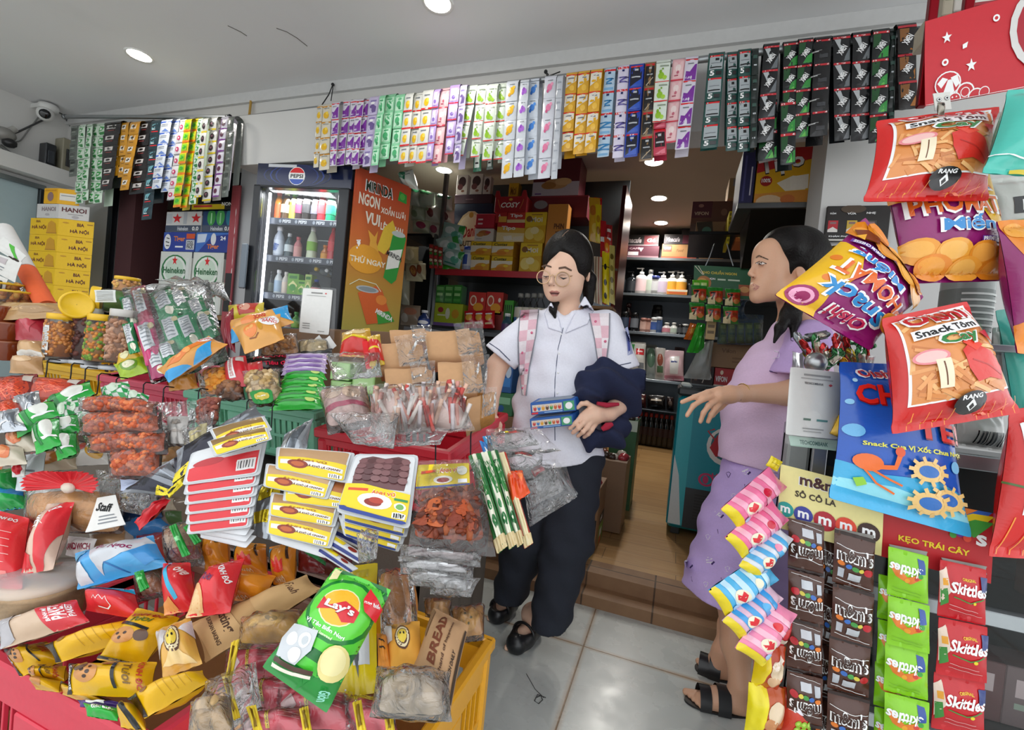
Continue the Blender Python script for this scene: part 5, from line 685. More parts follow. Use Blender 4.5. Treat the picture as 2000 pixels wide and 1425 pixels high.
for k,(x,z,c)in enumerate(((.72,.045,'#3f6a4a'),(.9,.045,'#8a4a52'),(.8,.345,'#6a5a5a'),(.95,.345,'#4f6a5a'),(.85,.635,'#7a5a4a'),(.7,.345,'#5a3a3a'))):carton('snack_box','dim %s snack box inside the showcase, %s'%(('green','rose','grey-brown','sage','tan','dark red')[k],('bottom shelf','bottom shelf','middle shelf','middle shelf','upper shelf','middle shelf')[k]),'box',(x,1.42,z+.004),(.1,0,0),(0,.1,0),(0,0,.14),c,'r .2 .2 .8 .5 #b8a8a8;r .2 .6 .6 .7 #8a9a8a')
def card(name,label,px,Y,col,art,th=.004,cat='display card'):
 q=[oY(px[2*i],px[2*i+1],Y)for i in range(4)];g=G();S=packsurf(q,.001,0,.03);packmesh(g,S,M(col,'card'),None,4,4);g.art(S,art,'card',.2,asp=S.asp);return g.obj(name,label=label,cat=cat)
mm=lambda x,y,s,c:'t! %.3f %.3f %.3f %.3f %s m'%(x,y,s*.5,s*.62,c)
cd=lambda x,y,r,c:'e %.3f %.3f %.3f %.3f %s;t! %.3f %.3f %.3f %.3f w m;'%(x,y,r,r*1.35,c,x,y,r*1.15,r*1.1)
card('display_card','pale yellow card with coloured lettered discs over the brown sachets',(1524,905,1727,958,1722,1086,1518,1030),YD,'#efe39a','t! .44 .15 .5 .2 w m&m\'s;t! .44 .15 .48 .18 #4a2420 m&m\'s;t! .36 .38 .4 .12 #3a2a1a SÔ CÔ LA;'+cd(.07,.68,.085,'#1f9a94')+cd(.25,.69,.095,'#3a3f98')+cd(.46,.7,.11,'#b02030')+cd(.66,.69,.1,'#e0452c')+cd(.87,.69,.105,'#3b211b'))
card('display_card','red card with yellow fruit candy lettering and a rainbow',(1716,960,1942,1002,1936,1140,1712,1084),YD+.006,'#b81a22','t! .5 .64 .62 .13 #e6c81e KẸO TRÁI CÂY;p #2f5fb0 .62 .1 .8 .0 .98 .0 .8 .3;p #e6c81e .64 .2 .82 .06 1 .05 .82 .34;p #3f9a3a .66 .28 .84 .14 1 .14 .84 .4;p #e07a2a .6 .04 .76 -.0 .86 .0 .7 .16;t! .9 .42 .09 .16 w s;e .72 .38 .04 .05 #7a2f9a;e .78 .43 .035 .05 #e0452c;e .66 .42 .03 .045 #3f9a3a')
for x0,x1,y in((1538,1606,1010),(1630,1708,1030),(1736,1812,1062),(1838,1928,1088)):
 q=onY4(x0,y,x1,y+16,YD-.008,.2);pack('hanging_clip','grey card clip over the %s'%{1538:'brown sachets near the woman',1630:'brown sachets by the green ones',1736:'green sachets',1838:'red sachets'}[x0],'clip',q,.004,'#8f8c86','','card',wr=0)
mmt='r 0 .0 1 .06 #2a1714;l w .01 .05 .24 .5 .3 .95 .28;t! .5 .4 .88 .26 w m&m\'s;t! .49 .4 .8 .21 #3a2018 m&m\'s;e .16 .57 .08 .045 #e07a2a;e .34 .6 .08 .045 #3a6ab8;e .5 .62 .08 .045 #4a9a4a;e .64 .63 .07 .04 #d8c84a;e .82 .64 .11 .07 #b8202c;r .1 .66 .24 .84 #b8bcc4;r .34 .72 .64 .86 #c3c6cc;l w .008 .08 .9 .5 .94 .92 .96'
skg='p #e07a2a .2 .5 .5 .36 .85 .46 .95 .6 .9 .7 .6 .5 .3 .6;e .35 .5 .07 .05 #c83a2a;e .6 .43 .07 .05 #e8a02a;t!/ .58 .62 .8 .2 w Skittles;p #2f4f9a .12 .62 .3 .6 .28 .9 .12 .88;e .25 .56 .07 .05 #3f9a3a;l #4a7a10 .004 .2 .1 .9 .14;l #4a7a10 .004 .2 .18 .9 .22'
skr='p #e8d0c0 .0 .2 .14 .1 .2 .5 .02 .75;p #3f8a3a .02 .5 .14 .45 .18 .7 .04 .8;p #e8a02a .05 .3 .16 .28 .16 .4 .06 .42;t! .6 .24 .3 .05 #e8c020 ORIGINAL;t!/ .58 .4 .8 .2 w Skittles;l #3f8a3a .02 .25 .56 .6 .62 .9 .52;e .7 .62 .04 .03 #e8d02a;l #f2d0d0 .006 .2 .72 .8 .78;l #f2d0d0 .006 .2 .8 .9 .86;r .84 .15 1 .4 #2a3a78'
def hang(label,tl,tr,br,bl,n,Y,col,art,flip=False,off=0.,grp='sachet strips on the candy cards'):
 q=[oY(*p,Y)for p in(tl,tr,br,bl)];t=thing('candy_strip',label,'sachets',(q[0]+q[1])/2,grp)
 for j in range(n):
  a,b=(j-off)/(n-off),(j+1-off)/(n-off);a=max(a,0)if not off else a;q2=[q[0]+(q[3]-q[0])*a,q[1]+(q[2]-q[1])*a,q[1]+(q[2]-q[1])*b,q[0]+(q[3]-q[0])*b]
  f=nrm(np.cross(q2[3]-q2[0],q2[1]-q2[0]));bow=.006*(j%2);q2=[p+f*bow for p in q2]
  if flip:q2=[q2[2],q2[3],q2[0],q2[1]]
  pack('sachet',None,None,q2,.014,col,art,'film',t,wr=.003,rc=.03,pinch=.02,flat=.12,nu=10,nv=12)
hang('brown candy sachet strip printed upside down, nearest the woman',(1540,1010),(1610,1028),(1604,1420),(1534,1404),4,YD-.02,'#4c2b20',mmt,True);hang('brown candy sachet strip, upright lettering, beside the green ones',(1630,1032),(1710,1054),(1692,1466),(1610,1444),4,YD-.02,'#4c2b20',mmt)
hang('dark brown sachet strip mostly hidden behind its neighbours',(1598,1040),(1650,1052),(1640,1470),(1584,1458),4,YD+.02,'#3e231b',mmt);hang('green candy sachet strip, front one with upside-down lettering',(1735,1066),(1813,1086),(1812,1462),(1722,1440),4,YD-.03,'#86c81e',skg,True);hang('green candy sachet strip half covered by the front green one',(1716,1120),(1780,1136),(1776,1480),(1702,1460),4,YD-.004,'#7fc01c',skg,True,grp=None)
hang('red candy sachet strip at the end of the row',(1836,1092),(1926,1112),(1922,1440),(1818,1420),3,YD-.02,'#c01822',skr)
YB_=1.28
def post(lb,x,y,Y):a=oY(x,y,Y);g=G();g.box((a[0]-.008,Y,0 if 0 else a[2]),(.018,0,0),(0,.018,0),(0,0,2.5-a[2]),M('#8a1420','metal'));g.obj('sign_post',label=lb,cat='post')
post('red metal post at the left edge of the red sign',1802,205,YB_+.02);post('second red metal post behind the red sign',1888,60,YB_+.02)
q=[oY(*p,YB_)for p in((1806,42),(2075,-36),(2075,158),(1806,208))];g=G();S=packsurf(q,.004,0,.02,0,.01);packmesh(g,S,M('#c6222f','card'),None,4,4);S=packsurf(q,.0045,0,.02,0,.01)
an=ST(.165,.27,.14,'w')+';'+ST(.345,.65,.15,'w')+';e .53 .2 .025 .04 w;e .53 .2 .013 .02 #c6222f;e .15 .55 .025 .04 w;e .15 .55 .012 .018 #c6222f;p w .28 .4 .32 .38 .31 .44 .28 .45;e .86 .4 .24 .44 #d9d6d4;e .87 .4 .2 .36 #a81c2e;e .17 .8 .1 .14 w;e .17 .8 .09 .125 #c6222f;p w .13 .92 .17 .76 .2 .76 .22 .9 .19 .93;p w .09 .78 .13 .72 .17 .75 .12 .84;p w .19 .74 .24 .72 .26 .82 .23 .86;'+''.join('e %.2f %.2f %.3f %.3f w;e %.2f %.2f %.3f %.3f #c6222f;'%(x,y,r,r*1.5,x,y,r*.84,r*1.26)for x,y,r in((.3,.93,.07),(.3,.93,.035),(.38,1.0,.06),(.22,.99,.05),(.44,.97,.04)))+'r 0 .995 1 1 w'
g.art(S,an,'card',.06,asp=S.asp);g.obj('sign_board',label='red sign board with a beach ball and stars, upper right',cat='sign')
for k,(x0,y0,x1,y1,c)in enumerate(((1840,-20,1866,30,'#b9b09c'),(1862,-20,1884,22,'#cfcac2'),(1892,-30,2010,14,'#a8323c'))):
 a,b=oY(x0,y1,YB_+.09),oY(x1,y0,YB_+.09);carton('stored_carton','carton stored above the red sign, %s'%('tan one','white one','red one with a white stripe')[k],'carton',(a[0],YB_+.09,a[2]),(b[0]-a[0],0,0),(0,.15,0),(0,0,b[2]-a[2]),c,'r 0 .6 1 .75 #e6e0da' if k==2 else 'r .2 .3 .8 .4 #8a8070')
g=G();a=oY(1836,30,YB_+.05);g.box((a[0]+.08,YB_+.06,a[2]-.02),(.4,0,0),(0,.25,0),(0,0,.014),M('#8a1420','metal'));g.obj('storage_shelf',label='red metal shelf board above the sign carrying cartons',cat='shelf')
cq=rquad(1840,198,34,34,-6,.97);t=thing('price_clip','white tag with two ringed dots clipped on the top red snack bag','tag',cq[3]);pack('tag_card',None,None,cq,.001,'#dcdad4','e .28 .4 .15 .13 #8a8a88;e .28 .4 .12 .1 w;e .28 .4 .07 .06 k;e .75 .36 .15 .13 #8a8a88;e .75 .36 .12 .1 w;e .75 .36 .07 .06 k;r .1 .86 .3 .9 k','card',t,wr=0,flat=.01);pack('clip',None,None,rquad(1838,212,13,24,0,.955),.006,'#9a9488','e .5 .25 .2 .12 #4a4844','metal',t,wr=0)
# big snack bags
stick=lambda seed:(lambda r:''.join('l %s .03 %.2f %.2f %.2f %.2f;'%(('#e8a060','#d88846','#f0b878','#c97838')[i%4],*(lambda x,y,a:(x,y,min(.93,x+.22*math.cos(a)),min(.78,max(.1,y+.13*math.sin(a)))))(.1+.6*r.random(),.14+.58*r.random(),r.random()*3-1.2))for i in range(64)))(random.Random(seed))
def shrimp(seed):return 'p w .09 .06 .93 .03 .95 .78 .07 .8;p #dc8d4c .11 .075 .91 .05 .93 .765 .09 .785;'+stick(seed)+'p #d8281e .48 .42 .6 .36 .78 .46 .88 .6 .84 .7 .7 .66 .58 .68 .5 .56;p #e6402a .52 .36 .6 .3 .72 .4 .62 .44;l #b81c14 .012 .55 .5 .7 .56 .84 .66;p #c81e18 .78 .3 .9 .28 .86 .4;l #2f7a2a .008 .86 .28 .9 .22;t! .5 .1 .72 .13 w Oishi;t! .5 .1 .66 .105 #c01c28 Oishi;p w .16 .195 .84 .165 .84 .255 .16 .275;t!@2 .5 .222 .62 .06 k Snack Tôm;t!@2 .55 .32 .42 .13 w Cay;t!@2 .55 .32 .38 .105 #1f7a34 Cay;e .24 .43 .13 .06 #e88a90;e .24 .43 .11 .045 #f2c0bc;r .26 .46 .36 .68 #f0e2c4;l #6a3a1a .01 .31 .48 .31 .66;e .52 .82 .13 .085 #1a1517;t! .52 .775 .16 .035 w RANG;p w .52 .79 .56 .84 .52 .88 .48 .84;p #1a1517 .52 .82 .54 .845 .52 .87 .5 .845;'+''.join('l #f0923a .005 %.2f .84 %.2f .99;'%(x,x-.02)for x in(.1,.2,.3,.4,.64,.74,.84,.93))+'l #f07a5a .006 .6 .95 .72 .93 .86 .88'
pho=lambda:'p #e8b416 .6 0 1 0 1 .7 .78 .62 .66 .45 .7 .2;e .85 .3 .04 .03 #e07a1c;e .75 .12 .03 .025 #e07a1c;e .93 .5 .04 .03 #e07a1c;e .85 .1 .13 .085 #9a1a5c;e .85 .1 .1 .06 #f0a8c8;e .84 .1 .06 .035 #9a1a5c;t!@4 .42 .12 .4 .1 w Oishi;t!@4 .42 .12 .36 .08 #c01c4a Oishi;t! .5 .25 .76 .17 w Snack;t! .5 .25 .7 .135 #1f86c8 Snack;t! .47 .43 .86 .2 w PHOMÁT;t! .47 .43 .8 .165 #e0661e PHOMÁT;t! .58 .6 .64 .17 w Miếng;t! .58 .6 .58 .135 #2a8ad0 Miếng;r .62 .69 .95 .73 #6a3a9a;t! .78 .71 .3 .03 w PREMIUM CHEESE;'+''.join('e %.2f %.2f .16 .1 %s;e %.2f %.2f .11 .06 %s;'%(x,y,c,x-.02,y-.02,d)for x,y,c,d in((.12,.78,'#e89a2a','#f0b04a'),(.38,.8,'#f0a63a','#f4b85a'),(.65,.82,'#e8922a','#f0a848'),(.9,.84,'#d8801e','#e89a3a'),(.22,.9,'#e88a22','#f0a23a'),(.5,.92,'#f0a23a','#f6b85a'),(.78,.93,'#e08420','#ea9a38'),(.08,.3,'#e8962a','#f0a83a')))+'p #7a3a1c .76 .76 .9 .73 .98 .8 .9 .86 .78 .84;p #f0b040 .86 .72 .94 .74 .88 .8'
def bag(lb,px,d,t,col,art,**k):return pack('snack_bag',lb,'snack bag',quad(px,d),t,col,art,'film',pinch=k.pop('pinch',.07),wr=k.pop('wr',.0028),flat=.07,nu=28,nv=32,rc=.03,mx=.035,lift=.0012,step=.0003,**k)
bag('red chilli shrimp snack bag clipped under the red sign, topmost of the red bags',(1712,236,1952,208,1930,392,1686,394),(.97,.93),.045,'#cf1f1c',shrimp(1))
bag('purple and orange cheese snack bag hanging upright below the top red bag',(1716,310,1926,306,1980,548,1764,554),(1.0,.97),.045,'#8f1a6a',pho())
bag('purple and yellow cheese snack bag hung upside down in front of the woman',(1698,684,1512,576,1690,424,1804,580),(.93,.96),.05,'#8f1a6a',pho())
bag('large red chilli shrimp snack bag in front of the blue bag',(1722,622,1888,588,1994,806,1742,848),(.88,.84),.05,'#cf1f1c',shrimp(5))
crab='p #3aa8d8 0 .72 .3 .76 .7 .72 1 .78 1 1 0 1;p #8fd8e8 0 .84 .4 .82 1 .88 1 .92 0 .9;e .1 .14 .02 .014 #a8d8f0;e .05 .3 .03 .02 #7fc0ea;e .08 .5 .07 .045 #6ab4e6;e .9 .62 .05 .035 #7fc0ea;t! .3 .085 .36 .075 w Oishi;t! .3 .085 .32 .06 #c01c28 Oishi;t! .3 .24 .42 .15 #8a1018 CHI;t! .29 .235 .4 .14 #e0281e CHI;t! .76 .42 .48 .15 #8a1018 TÈ!;t! .75 .415 .46 .14 #e0281e TÈ!;t!@3 .55 .56 .84 .045 #e8e23a Snack Cua Vị Xốt Chua Ngọt;e .18 .7 .1 .055 #e86a1e;l #e86a1e .03 .24 .72 .36 .7 .38 .62;l #e86a1e .012 .2 .74 .34 .78 .44 .8;l #e86a1e .012 .16 .75 .26 .82 .4 .86;e .38 .6 .035 .03 #e0501a;p #8fc83a .1 .82 .16 .8 .2 .84 .14 .87;'
crab+=''.join('e %.2f %.2f .13 .06 #e8c07a;e %.2f %.2f .08 .035 #2a6ab8;'%(x,y,x,y)+''.join('l #e8c07a .022 %.3f %.3f %.3f %.3f;'%(x+.1*math.cos(a),y+.05*math.sin(a),x+.17*math.cos(a),y+.085*math.sin(a))for a in np.linspace(0,6.28,11)[:-1])for x,y in((.62,.68),(.8,.82),(.66,.86)))
bag('blue seaside crab snack bag hanging over the yellow card',(1640,706,1846,716,1896,1050,1618,972),(.98,.93),.04,'#1a56b8',crab)
teal='p #e0b83a .35 0 .9 0 .6 .4 .4 .2;e .75 .2 .3 .14 #e8d23a;e .8 .22 .2 .09 #8fc83a;r .4 .46 1 .6 #2a3a7a;r .5 .51 .95 .55 w;l w .01 0 .82 .5 .9 1 .88;p #d8c03a .3 .96 1 .9 1 1 .3 1'
bag('turquoise snack bag with a yellow top at the right edge, highest',(1968,176,2120,170,2080,350,1918,338),(.9,.86),.045,'#4fc0b0',teal)
bag('purple cheese snack bag with orange ends at the right edge',(1945,432,2090,424,2110,700,1985,690),(.92,.88),.05,'#8f1a6a','p #e88a2a 0 0 1 0 1 .16 .4 .1 .1 .3;p #e88a2a 0 .8 .3 .7 1 .72 1 1 0 1;e .3 .85 .2 .1 #f0a84a;e .7 .9 .2 .1 #e07a1c;e .2 .1 .16 .07 #f0a84a;l w .03 .35 .5 .45 .3')
bag('turquoise snack bag with green onion print, behind the purple bag at the edge',(1944,606,2070,590,2080,860,1992,900),(1.0,.98),.035,'#4fbfae','p #2f9a3a .2 .4 .5 .35 .6 .55 .35 .62;l #2f7a2a .02 .3 .3 .45 .4 .5 .6;e .6 .5 .2 .1 #8fc83a;r .3 .75 1 .85 #e8d23a')
bag('red snack bag at the right edge, lowest of the red bags',(1972,800,2110,780,2100,1096,1930,1086),(.9,.88),.045,'#cf1f1c','p w .1 .1 1 .04 1 .66 .14 .7;p #dc8d4c .14 .14 1 .08 1 .63 .18 .66;l #b81c14 .03 .3 .4 .9 .3;l #4a6a2a .015 -.05 .5 .3 .55;'+''.join('l #f0923a .006 %.2f .72 %.2f .98;'%(x,x-.03)for x in(.1,.25,.4,.55,.7,.85)))
bag('white snack bag with a brown Q, behind the turquoise onion bag',(1938,640,2000,632,2010,790,1936,762),1.06,.025,'#d8d4d0','t! .62 .6 .4 .16 #8a3a2a Q;r .5 .74 .9 .78 #8a5a4a')
bag('white and green snack bag with a black label, behind the turquoise bag',(1925,350,2060,340,2050,480,1945,470),1.06,.03,'#c9ccc6','r .2 .35 .8 .6 k;t! .4 .48 .2 .16 w P;p #5a9a6a .1 .7 .9 .66 .8 .9 .3 .92')
bag('white pouch with a barcode standing behind the red bag',(1866,800,1960,806,1962,884,1862,868),1.12,.03,'#cbc9c4',';'.join('r %.3f .5 %.3f .85 k'%(.25+.06*i,.27+.06*i+.012*(i%3))for i in range(11)))
p=W(1880,640,1.14);bottle('spice_jar','grey printed jar standing behind the red shrimp bag','jar',(p[0],p[1],p[2]-.05),.2,.05,'tube','#8a8f8c','#6a706c','#3a3d3e',art=';'.join('r .2 %.2f .8 %.2f #c9ccc8'%(.1+.15*i,.15+.15*i)for i in range(6)))
g=G();pz=p[2]-.052;g.box((.6,Y0_-.02,pz-.015),(.65,0,0),(0,.33,0),(0,0,.015),AL);g.obj('display_shelf',label='aluminium shelf above the showcase behind the bags',cat='shelf')
pack('snack_pouch','small yellow pouch beside the white payment card','pouch',quad((1640,806,1662,826,1650,860,1620,846),1.0),.02,'#e0b02a','l #8a5a1a .03 .2 .5 .8 .4;r .3 .6 .7 .75 #f2d87a')
tb=W(1622,718,1.16);t=thing('sweets_tub','clear tub beneath the twist-wrapped sweets','tub',tb-A(0,0,.135));g=G();g.lathe([(.001,-.135),(.075,-.135),(.085,.03),(.087,.035)],PLAS,tb,None,24);g.obj('tub_wall',t)
rg=random.Random(3)
for k in range(22):
 x,y=1566+rg.random()*122,648+rg.random()*56;c=rg.choice(['#c9b03a','#d8d6d2','#3f7a4a','#c83a3a','#8a8f94','#e0822a','#b8322a']);q=rquad(x,y,44,17,rg.choice([-35,20,55,-10,80]),1.12+.06*rg.random()-(.04 if y>690 else 0))
 pack('wrapped_sweet','twist-wrapped sweet in the heap above the payment card','sweet',q,.012,c,'r .3 .2 .7 .8 %s;l w .1 .0 .2 .3 .8'%rg.choice(['#e8e2d0','#c83a3a','#2f6a3a','#d8a02a']),'foil',pinch=-.3,flat=.2,wr=.004,nu=8,nv=8,group='twist-wrapped sweets')
q=quad((1544,716,1648,728,1636,858,1534,848),(1.03,1.0));t=thing('payment_card_stand','clear stand with a white payment card beside the candy display','card stand',(q[2]+q[3])/2);pack('card',None,None,q,.002,'#e9e9e6','r .25 .08 .75 .11 #9a9a98;r .2 .14 .8 .16 #b8b8b6;t! .45 .22 .36 .035 #4a4a4a TECHCOMBANK;p r .76 .2 .8 .22 .76 .24 .72 .22;r .3 .74 .44 .77 #5a7a6a;r .55 .74 .76 .77 #4f8a8a;r .3 .88 .7 .895 #9a9a98;r .32 .92 .66 .935 #b0b0ae','card',t,wr=0,flat=.01,pinch=0)
pack('acrylic_sheet',None,None,[p+FWD*-.006 for p in quad((1540,712,1652,724,1640,876,1530,866),(1.03,1.0))],.001,PLAS,'','card',t,wr=0,flat=.01,pinch=0)
pack('payment_card','mint payment card under the white one','card',quad((1540,850,1636,860,1632,880,1544,870),1.04),.002,'#b9d8c8','t! .5 .5 .6 .4 #2f6a5a TECHCOMBANK','card',wr=0,flat=.01,pinch=0)
p=W(1593,708,1.05);g=G();g.ell(p,.024,M('#a9abad','metal'),16);g.lathe([(.012,-.05),(.012,-.02)],M('#8a8c8e','metal'),p);g.obj('metal_knob',label='round shiny metal knob above the payment card',cat='knob')
p=W(1563,900,1.16);g=G();g.box((p[0]-.03,p[1],p[2]-.06),(.07,0,0),(0,.05,0),(0,0,.17),M('#9aa0a0','plastic'),.006);g.obj('tub_rest',label='grey upright block behind the payment card stand',cat='block')
pst=lambda a,b,c:''.join('p %s %.2f 0 %.2f 0 %.2f 1 %.2f 1;'%(b,x,x+.09,x+.05,x-.04)for x in(.2,.38,.56,.74))+'p #e8d020 0 0 .12 .0 .1 1 0 1;e .3 .55 .11 .22 #e8e2c8;p #d8202c .25 .4 .3 .5 .36 .4 .38 .55 .3 .75 .22 .55;e .62 .45 .07 .14 %s;e .16 .8 .05 .1 #a8c8e8'%c
for k,(x,y,L_,h_,an_,c,b,e,lb)in enumerate(((1472,972,128,54,-41,'#e8709a','#f2a8c0','#c81e3a','pink striped pouch, topmost of the hanging cluster'),(1478,1032,120,56,-40,'#e8709a','#f2b0c4','#c81e3a','pink striped pouch, second of the hanging cluster'),(1496,1078,110,50,-50,'#d8dde6','#4fa8dc','#e88aa8','white and blue striped pouch behind the pink ones'),(1452,1142,128,62,-34,'#4fb0e0','#bfe0f2','#e8e2c8','blue striped pouch sticking out furthest'),(1470,1190,118,54,-44,'#e0b8cc','#3f9ad8','#4fa8dc','blue and mauve striped pouch below the blue one'),(1496,1232,124,66,-56,'#ee88ac','#f6b8cc','#d8202c','large pink striped pouch, lowest of the cluster'))):
 q=rquad(x,y,L_,h_,an_,1.02-.012*k,0,.02);pack('candy_pouch',lb+' near the woman\'s legs','candy pouch',q,.03,c,pst(c,b,e),'film',wr=.004,group='striped candy pouches',nu=18,nv=12)
for k,(x,y,w_,h_,an_,c,lb)in enumerate(((1512,905,26,22,30,'#e8d020','top'),(1516,1010,22,30,10,'#e0cc1c','upper'),(1518,1062,24,34,15,'#e8d020','lower'))):pack('pouch_tab','small yellow pouch corner at the %s of the striped cluster'%lb,'pouch',rquad(x,y,w_,h_,an_,1.05),.006,c,'l #b8a010 .06 .2 .5 .8 .5',wr=.003)
for k,(px,c,art,lb)in enumerate((((1500,1180,1552,1210,1530,1262,1486,1240),'#c8202c','r .1 .7 .9 .9 #e0d0c0','plain red pouch below the striped cluster'),((1478,1250,1536,1262,1520,1350,1466,1336),'#b8401c','p #e8cc1c 0 0 .4 0 .2 1 0 1;e .6 .45 .25 .2 #e0c8a8;l #f0e0d0 .1 .4 .4 .8 .2;e .55 .7 .2 .12 #d8b088','red and yellow pouch, upper of two by the sandals'),((1462,1330,1540,1344,1524,1440,1452,1436),'#b8501c','p #e8d81c 0 0 .45 0 .25 1 0 1;e .65 .4 .25 .2 #e0c8a8;r .4 .7 .9 .8 #d8322a;e .5 .6 .2 .12 #c98a5a','red and yellow pouch, lower of two by the sandals'),((1530,1340,1590,1356,1572,1450,1518,1440),'#c8402c',''.join('e %.2f %.2f .11 .07 #8fb82a;e %.2f %.2f .06 .03 #b8d85a;'%(.35+.2*(i%3),.5+.12*(i//3),.33+.2*(i%3),.49+.12*(i//3))for i in range(9))+'e .4 .2 .2 .12 #e6e0e6','orange pouch with green grapes at the foot of the brown strips'))):
 pack('candy_pouch',lb,'candy pouch',quad(px,1.03),.03,c,art,'film',wr=.005)
# plastic crates
def crate(label,o,a,b,c,col,nb=9):
 """open plastic crate: o lower front left, a along the front, b into the depth, c up"""
 o,a,b,c=(np.asarray(q,float)for q in(o,a,b,c));m=M(col,'plastic');t=thing('plastic_crate',label,'crate',o+a/2+b/2,'plastic crates');au,bu,cu=nrm(a),nrm(b),nrm(c);l=np.linalg.norm;th=.012
 g=G();g.box(o,a,b,cu*.012,m);g.obj('base',t)
 for nm,p,d,inn in(('front_wall',o,a,bu),('rear_wall',o+b-bu*th,a,bu),('side_wall',o,b,au),('side_wall',o+a-au*th,b,au)):
  g=G();L=l(d);du=nrm(d);h=l(c)
  for f0,f1 in((0,.16),(.4,.46),(.74,1)):g.box(p+cu*h*f0,d,inn*th,cu*h*(f1-f0),m,.002)
  n=max(5,int(L/.028))
  for i in range(n+1):
   w_=.016 if i in(0,n)else .006;x=(L-w_)*i/n;g.box(p+du*x+inn*.002,du*w_,inn*(th-.003),c,m,.001)
  g.box(p+du*L*.34-inn*.004*(1 if nm in('front_wall',)else 0)+cu*h*.12,du*L*.32,inn*th,cu*h*.62,m,.003)
  g.obj(nm,t)
 g=G();e=.012;h=c-cu*.028
 for p,d,w_ in((o-au*e-bu*e,a+au*2*e,bu*(th+e)),(o+b-bu*th-au*e,a+au*2*e,bu*(th+e)),(o-au*e,b,au*(th+e)),(o+a-au*th,b,au*(th+e))):g.box(p+h,d,w_,cu*.03,m,.005)
 g.obj('rim',t)
 for q in(o-au*.006-bu*.006,o+a-au*.028-bu*.006,o+b-au*.006-bu*.028,o+a+b-au*.028-bu*.028):g=G();g.box(q,au*.034,bu*.034,c-cu*.03,m,.008);g.obj('corner_post',t)
 return t
ta=math.radians(9);TB,TC=A(0,math.cos(ta),math.sin(ta)),A(0,-math.sin(ta),math.cos(ta))
def tier2(label,px0,px1,z,col,dep=.42,h=.2):
 p,q=oZ(*px0,z),oZ(*px1,z);q[1]=p[1]=(p[1]+q[1])/2;return crate(label,p-TC*h,q-p,TB*dep,TC*h,col)
tier2('yellow crate of nut jars, leftmost in the upper row',(78,706),(205,728),.83,'#d8a81c');tier2('rose crate of snack bags between the yellow and mint crates',(208,732),(374,764),.825,'#cf4a62');tier2('mint green crate of nuts and boxes in the upper row',(382,762),(600,806),.83,'#7cc4a4');tier2('red crate of bread packs, nearest the girl',(618,836),(878,880),.82,'#d0283a',.43)
t=thing('display_table','dark display table carrying the upper row of crates','table',(-1.7,1.45,0));g=G();g.box((-3.0,1.2,.55),(2.36,0,0),(0,.5,0),(0,0,.03),M('#4a4238','matte'));g.obj('top',t)
for x in(-2.95,-1.8,-.7):
 for y in(1.24,1.62):g=G();g.box((x,y,0),(.04,0,0),(0,.04,0),(0,0,.55),M('#3a342c','matte'));g.obj('leg',t)
g=G();u=np.linspace(0,1,60);P=np.array([[(-3.02+2.38*a,1.165+.012*math.sin(40*a)*(1-z),z)for z in np.linspace(.05,.585,6)]for a in u]);g.grid(P,M('#5f554c','cloth'));P=np.array([[(-.625+.01*math.sin(30*a)*(1-z),1.165+.55*a,z)for z in np.linspace(.05,.585,6)]for a in u[::3]]);g.grid(P,M('#5f554c','cloth'));g.obj('filler_cloth',label='dark cloth hanging round the display table',cat='cloth')  # added dark sheet, stands in for the dark gaps behind the hanging packs
p,q=oZ(2,1288,.4),oZ(300,1424,.4);crate('rose red crate of yellow cake packs, lowest left',(p[0]-.14,.535,.06),(q[0]-p[0]+.15,0,0),(0,.5,0),(0,0,.34),'#d8384e')
p=oZ(964,1238,.4);crate('amber yellow crate of bread, lowest right',(-.76,.66,.06),(p[0]+.76,-.02,0),(0.0,.42,0),(0,0,.34),'#e0a01e')
crate('grey crate under the hanging trays, mostly hidden',(-1.36,1.01,.02),(.62,0,0),(0,.12,0),(0,0,.36),'#8a6a5a')
# goods
_dy,_dd=zip(*((520,1.9),(600,1.68),(700,1.5),(800,1.33),(900,1.21),(1000,1.13),(1100,1.05),(1200,.97),(1300,.89),(1425,.8),(1600,.7)))
def HD(y):return float(np.interp(y,_dy,_dd))
def hq(px,b=0.,lean=1.):
 yc=sum(px[1::2])/4;return[W(px[2*i],px[2*i+1],HD(yc+(px[2*i+1]-yc)*lean)-b)for i in range(4)]
def rp(cx,cy,w_,h_,a):a=math.radians(a);return[v for x,y in((-.5,-.5),(.5,-.5),(.5,.5),(-.5,.5))for v in(cx+x*w_*math.cos(a)-y*h_*math.sin(a),cy+x*w_*math.sin(a)+y*h_*math.cos(a))]
def I(label,px,b,t,col,art='',name='snack_pack',cat='snack pack',lean=.8,**k):
 fin=k.pop('fin','film');k.setdefault('wr',.003);return pack(name,label,cat,hq(px,b,lean),t,col,art,fin,**k)
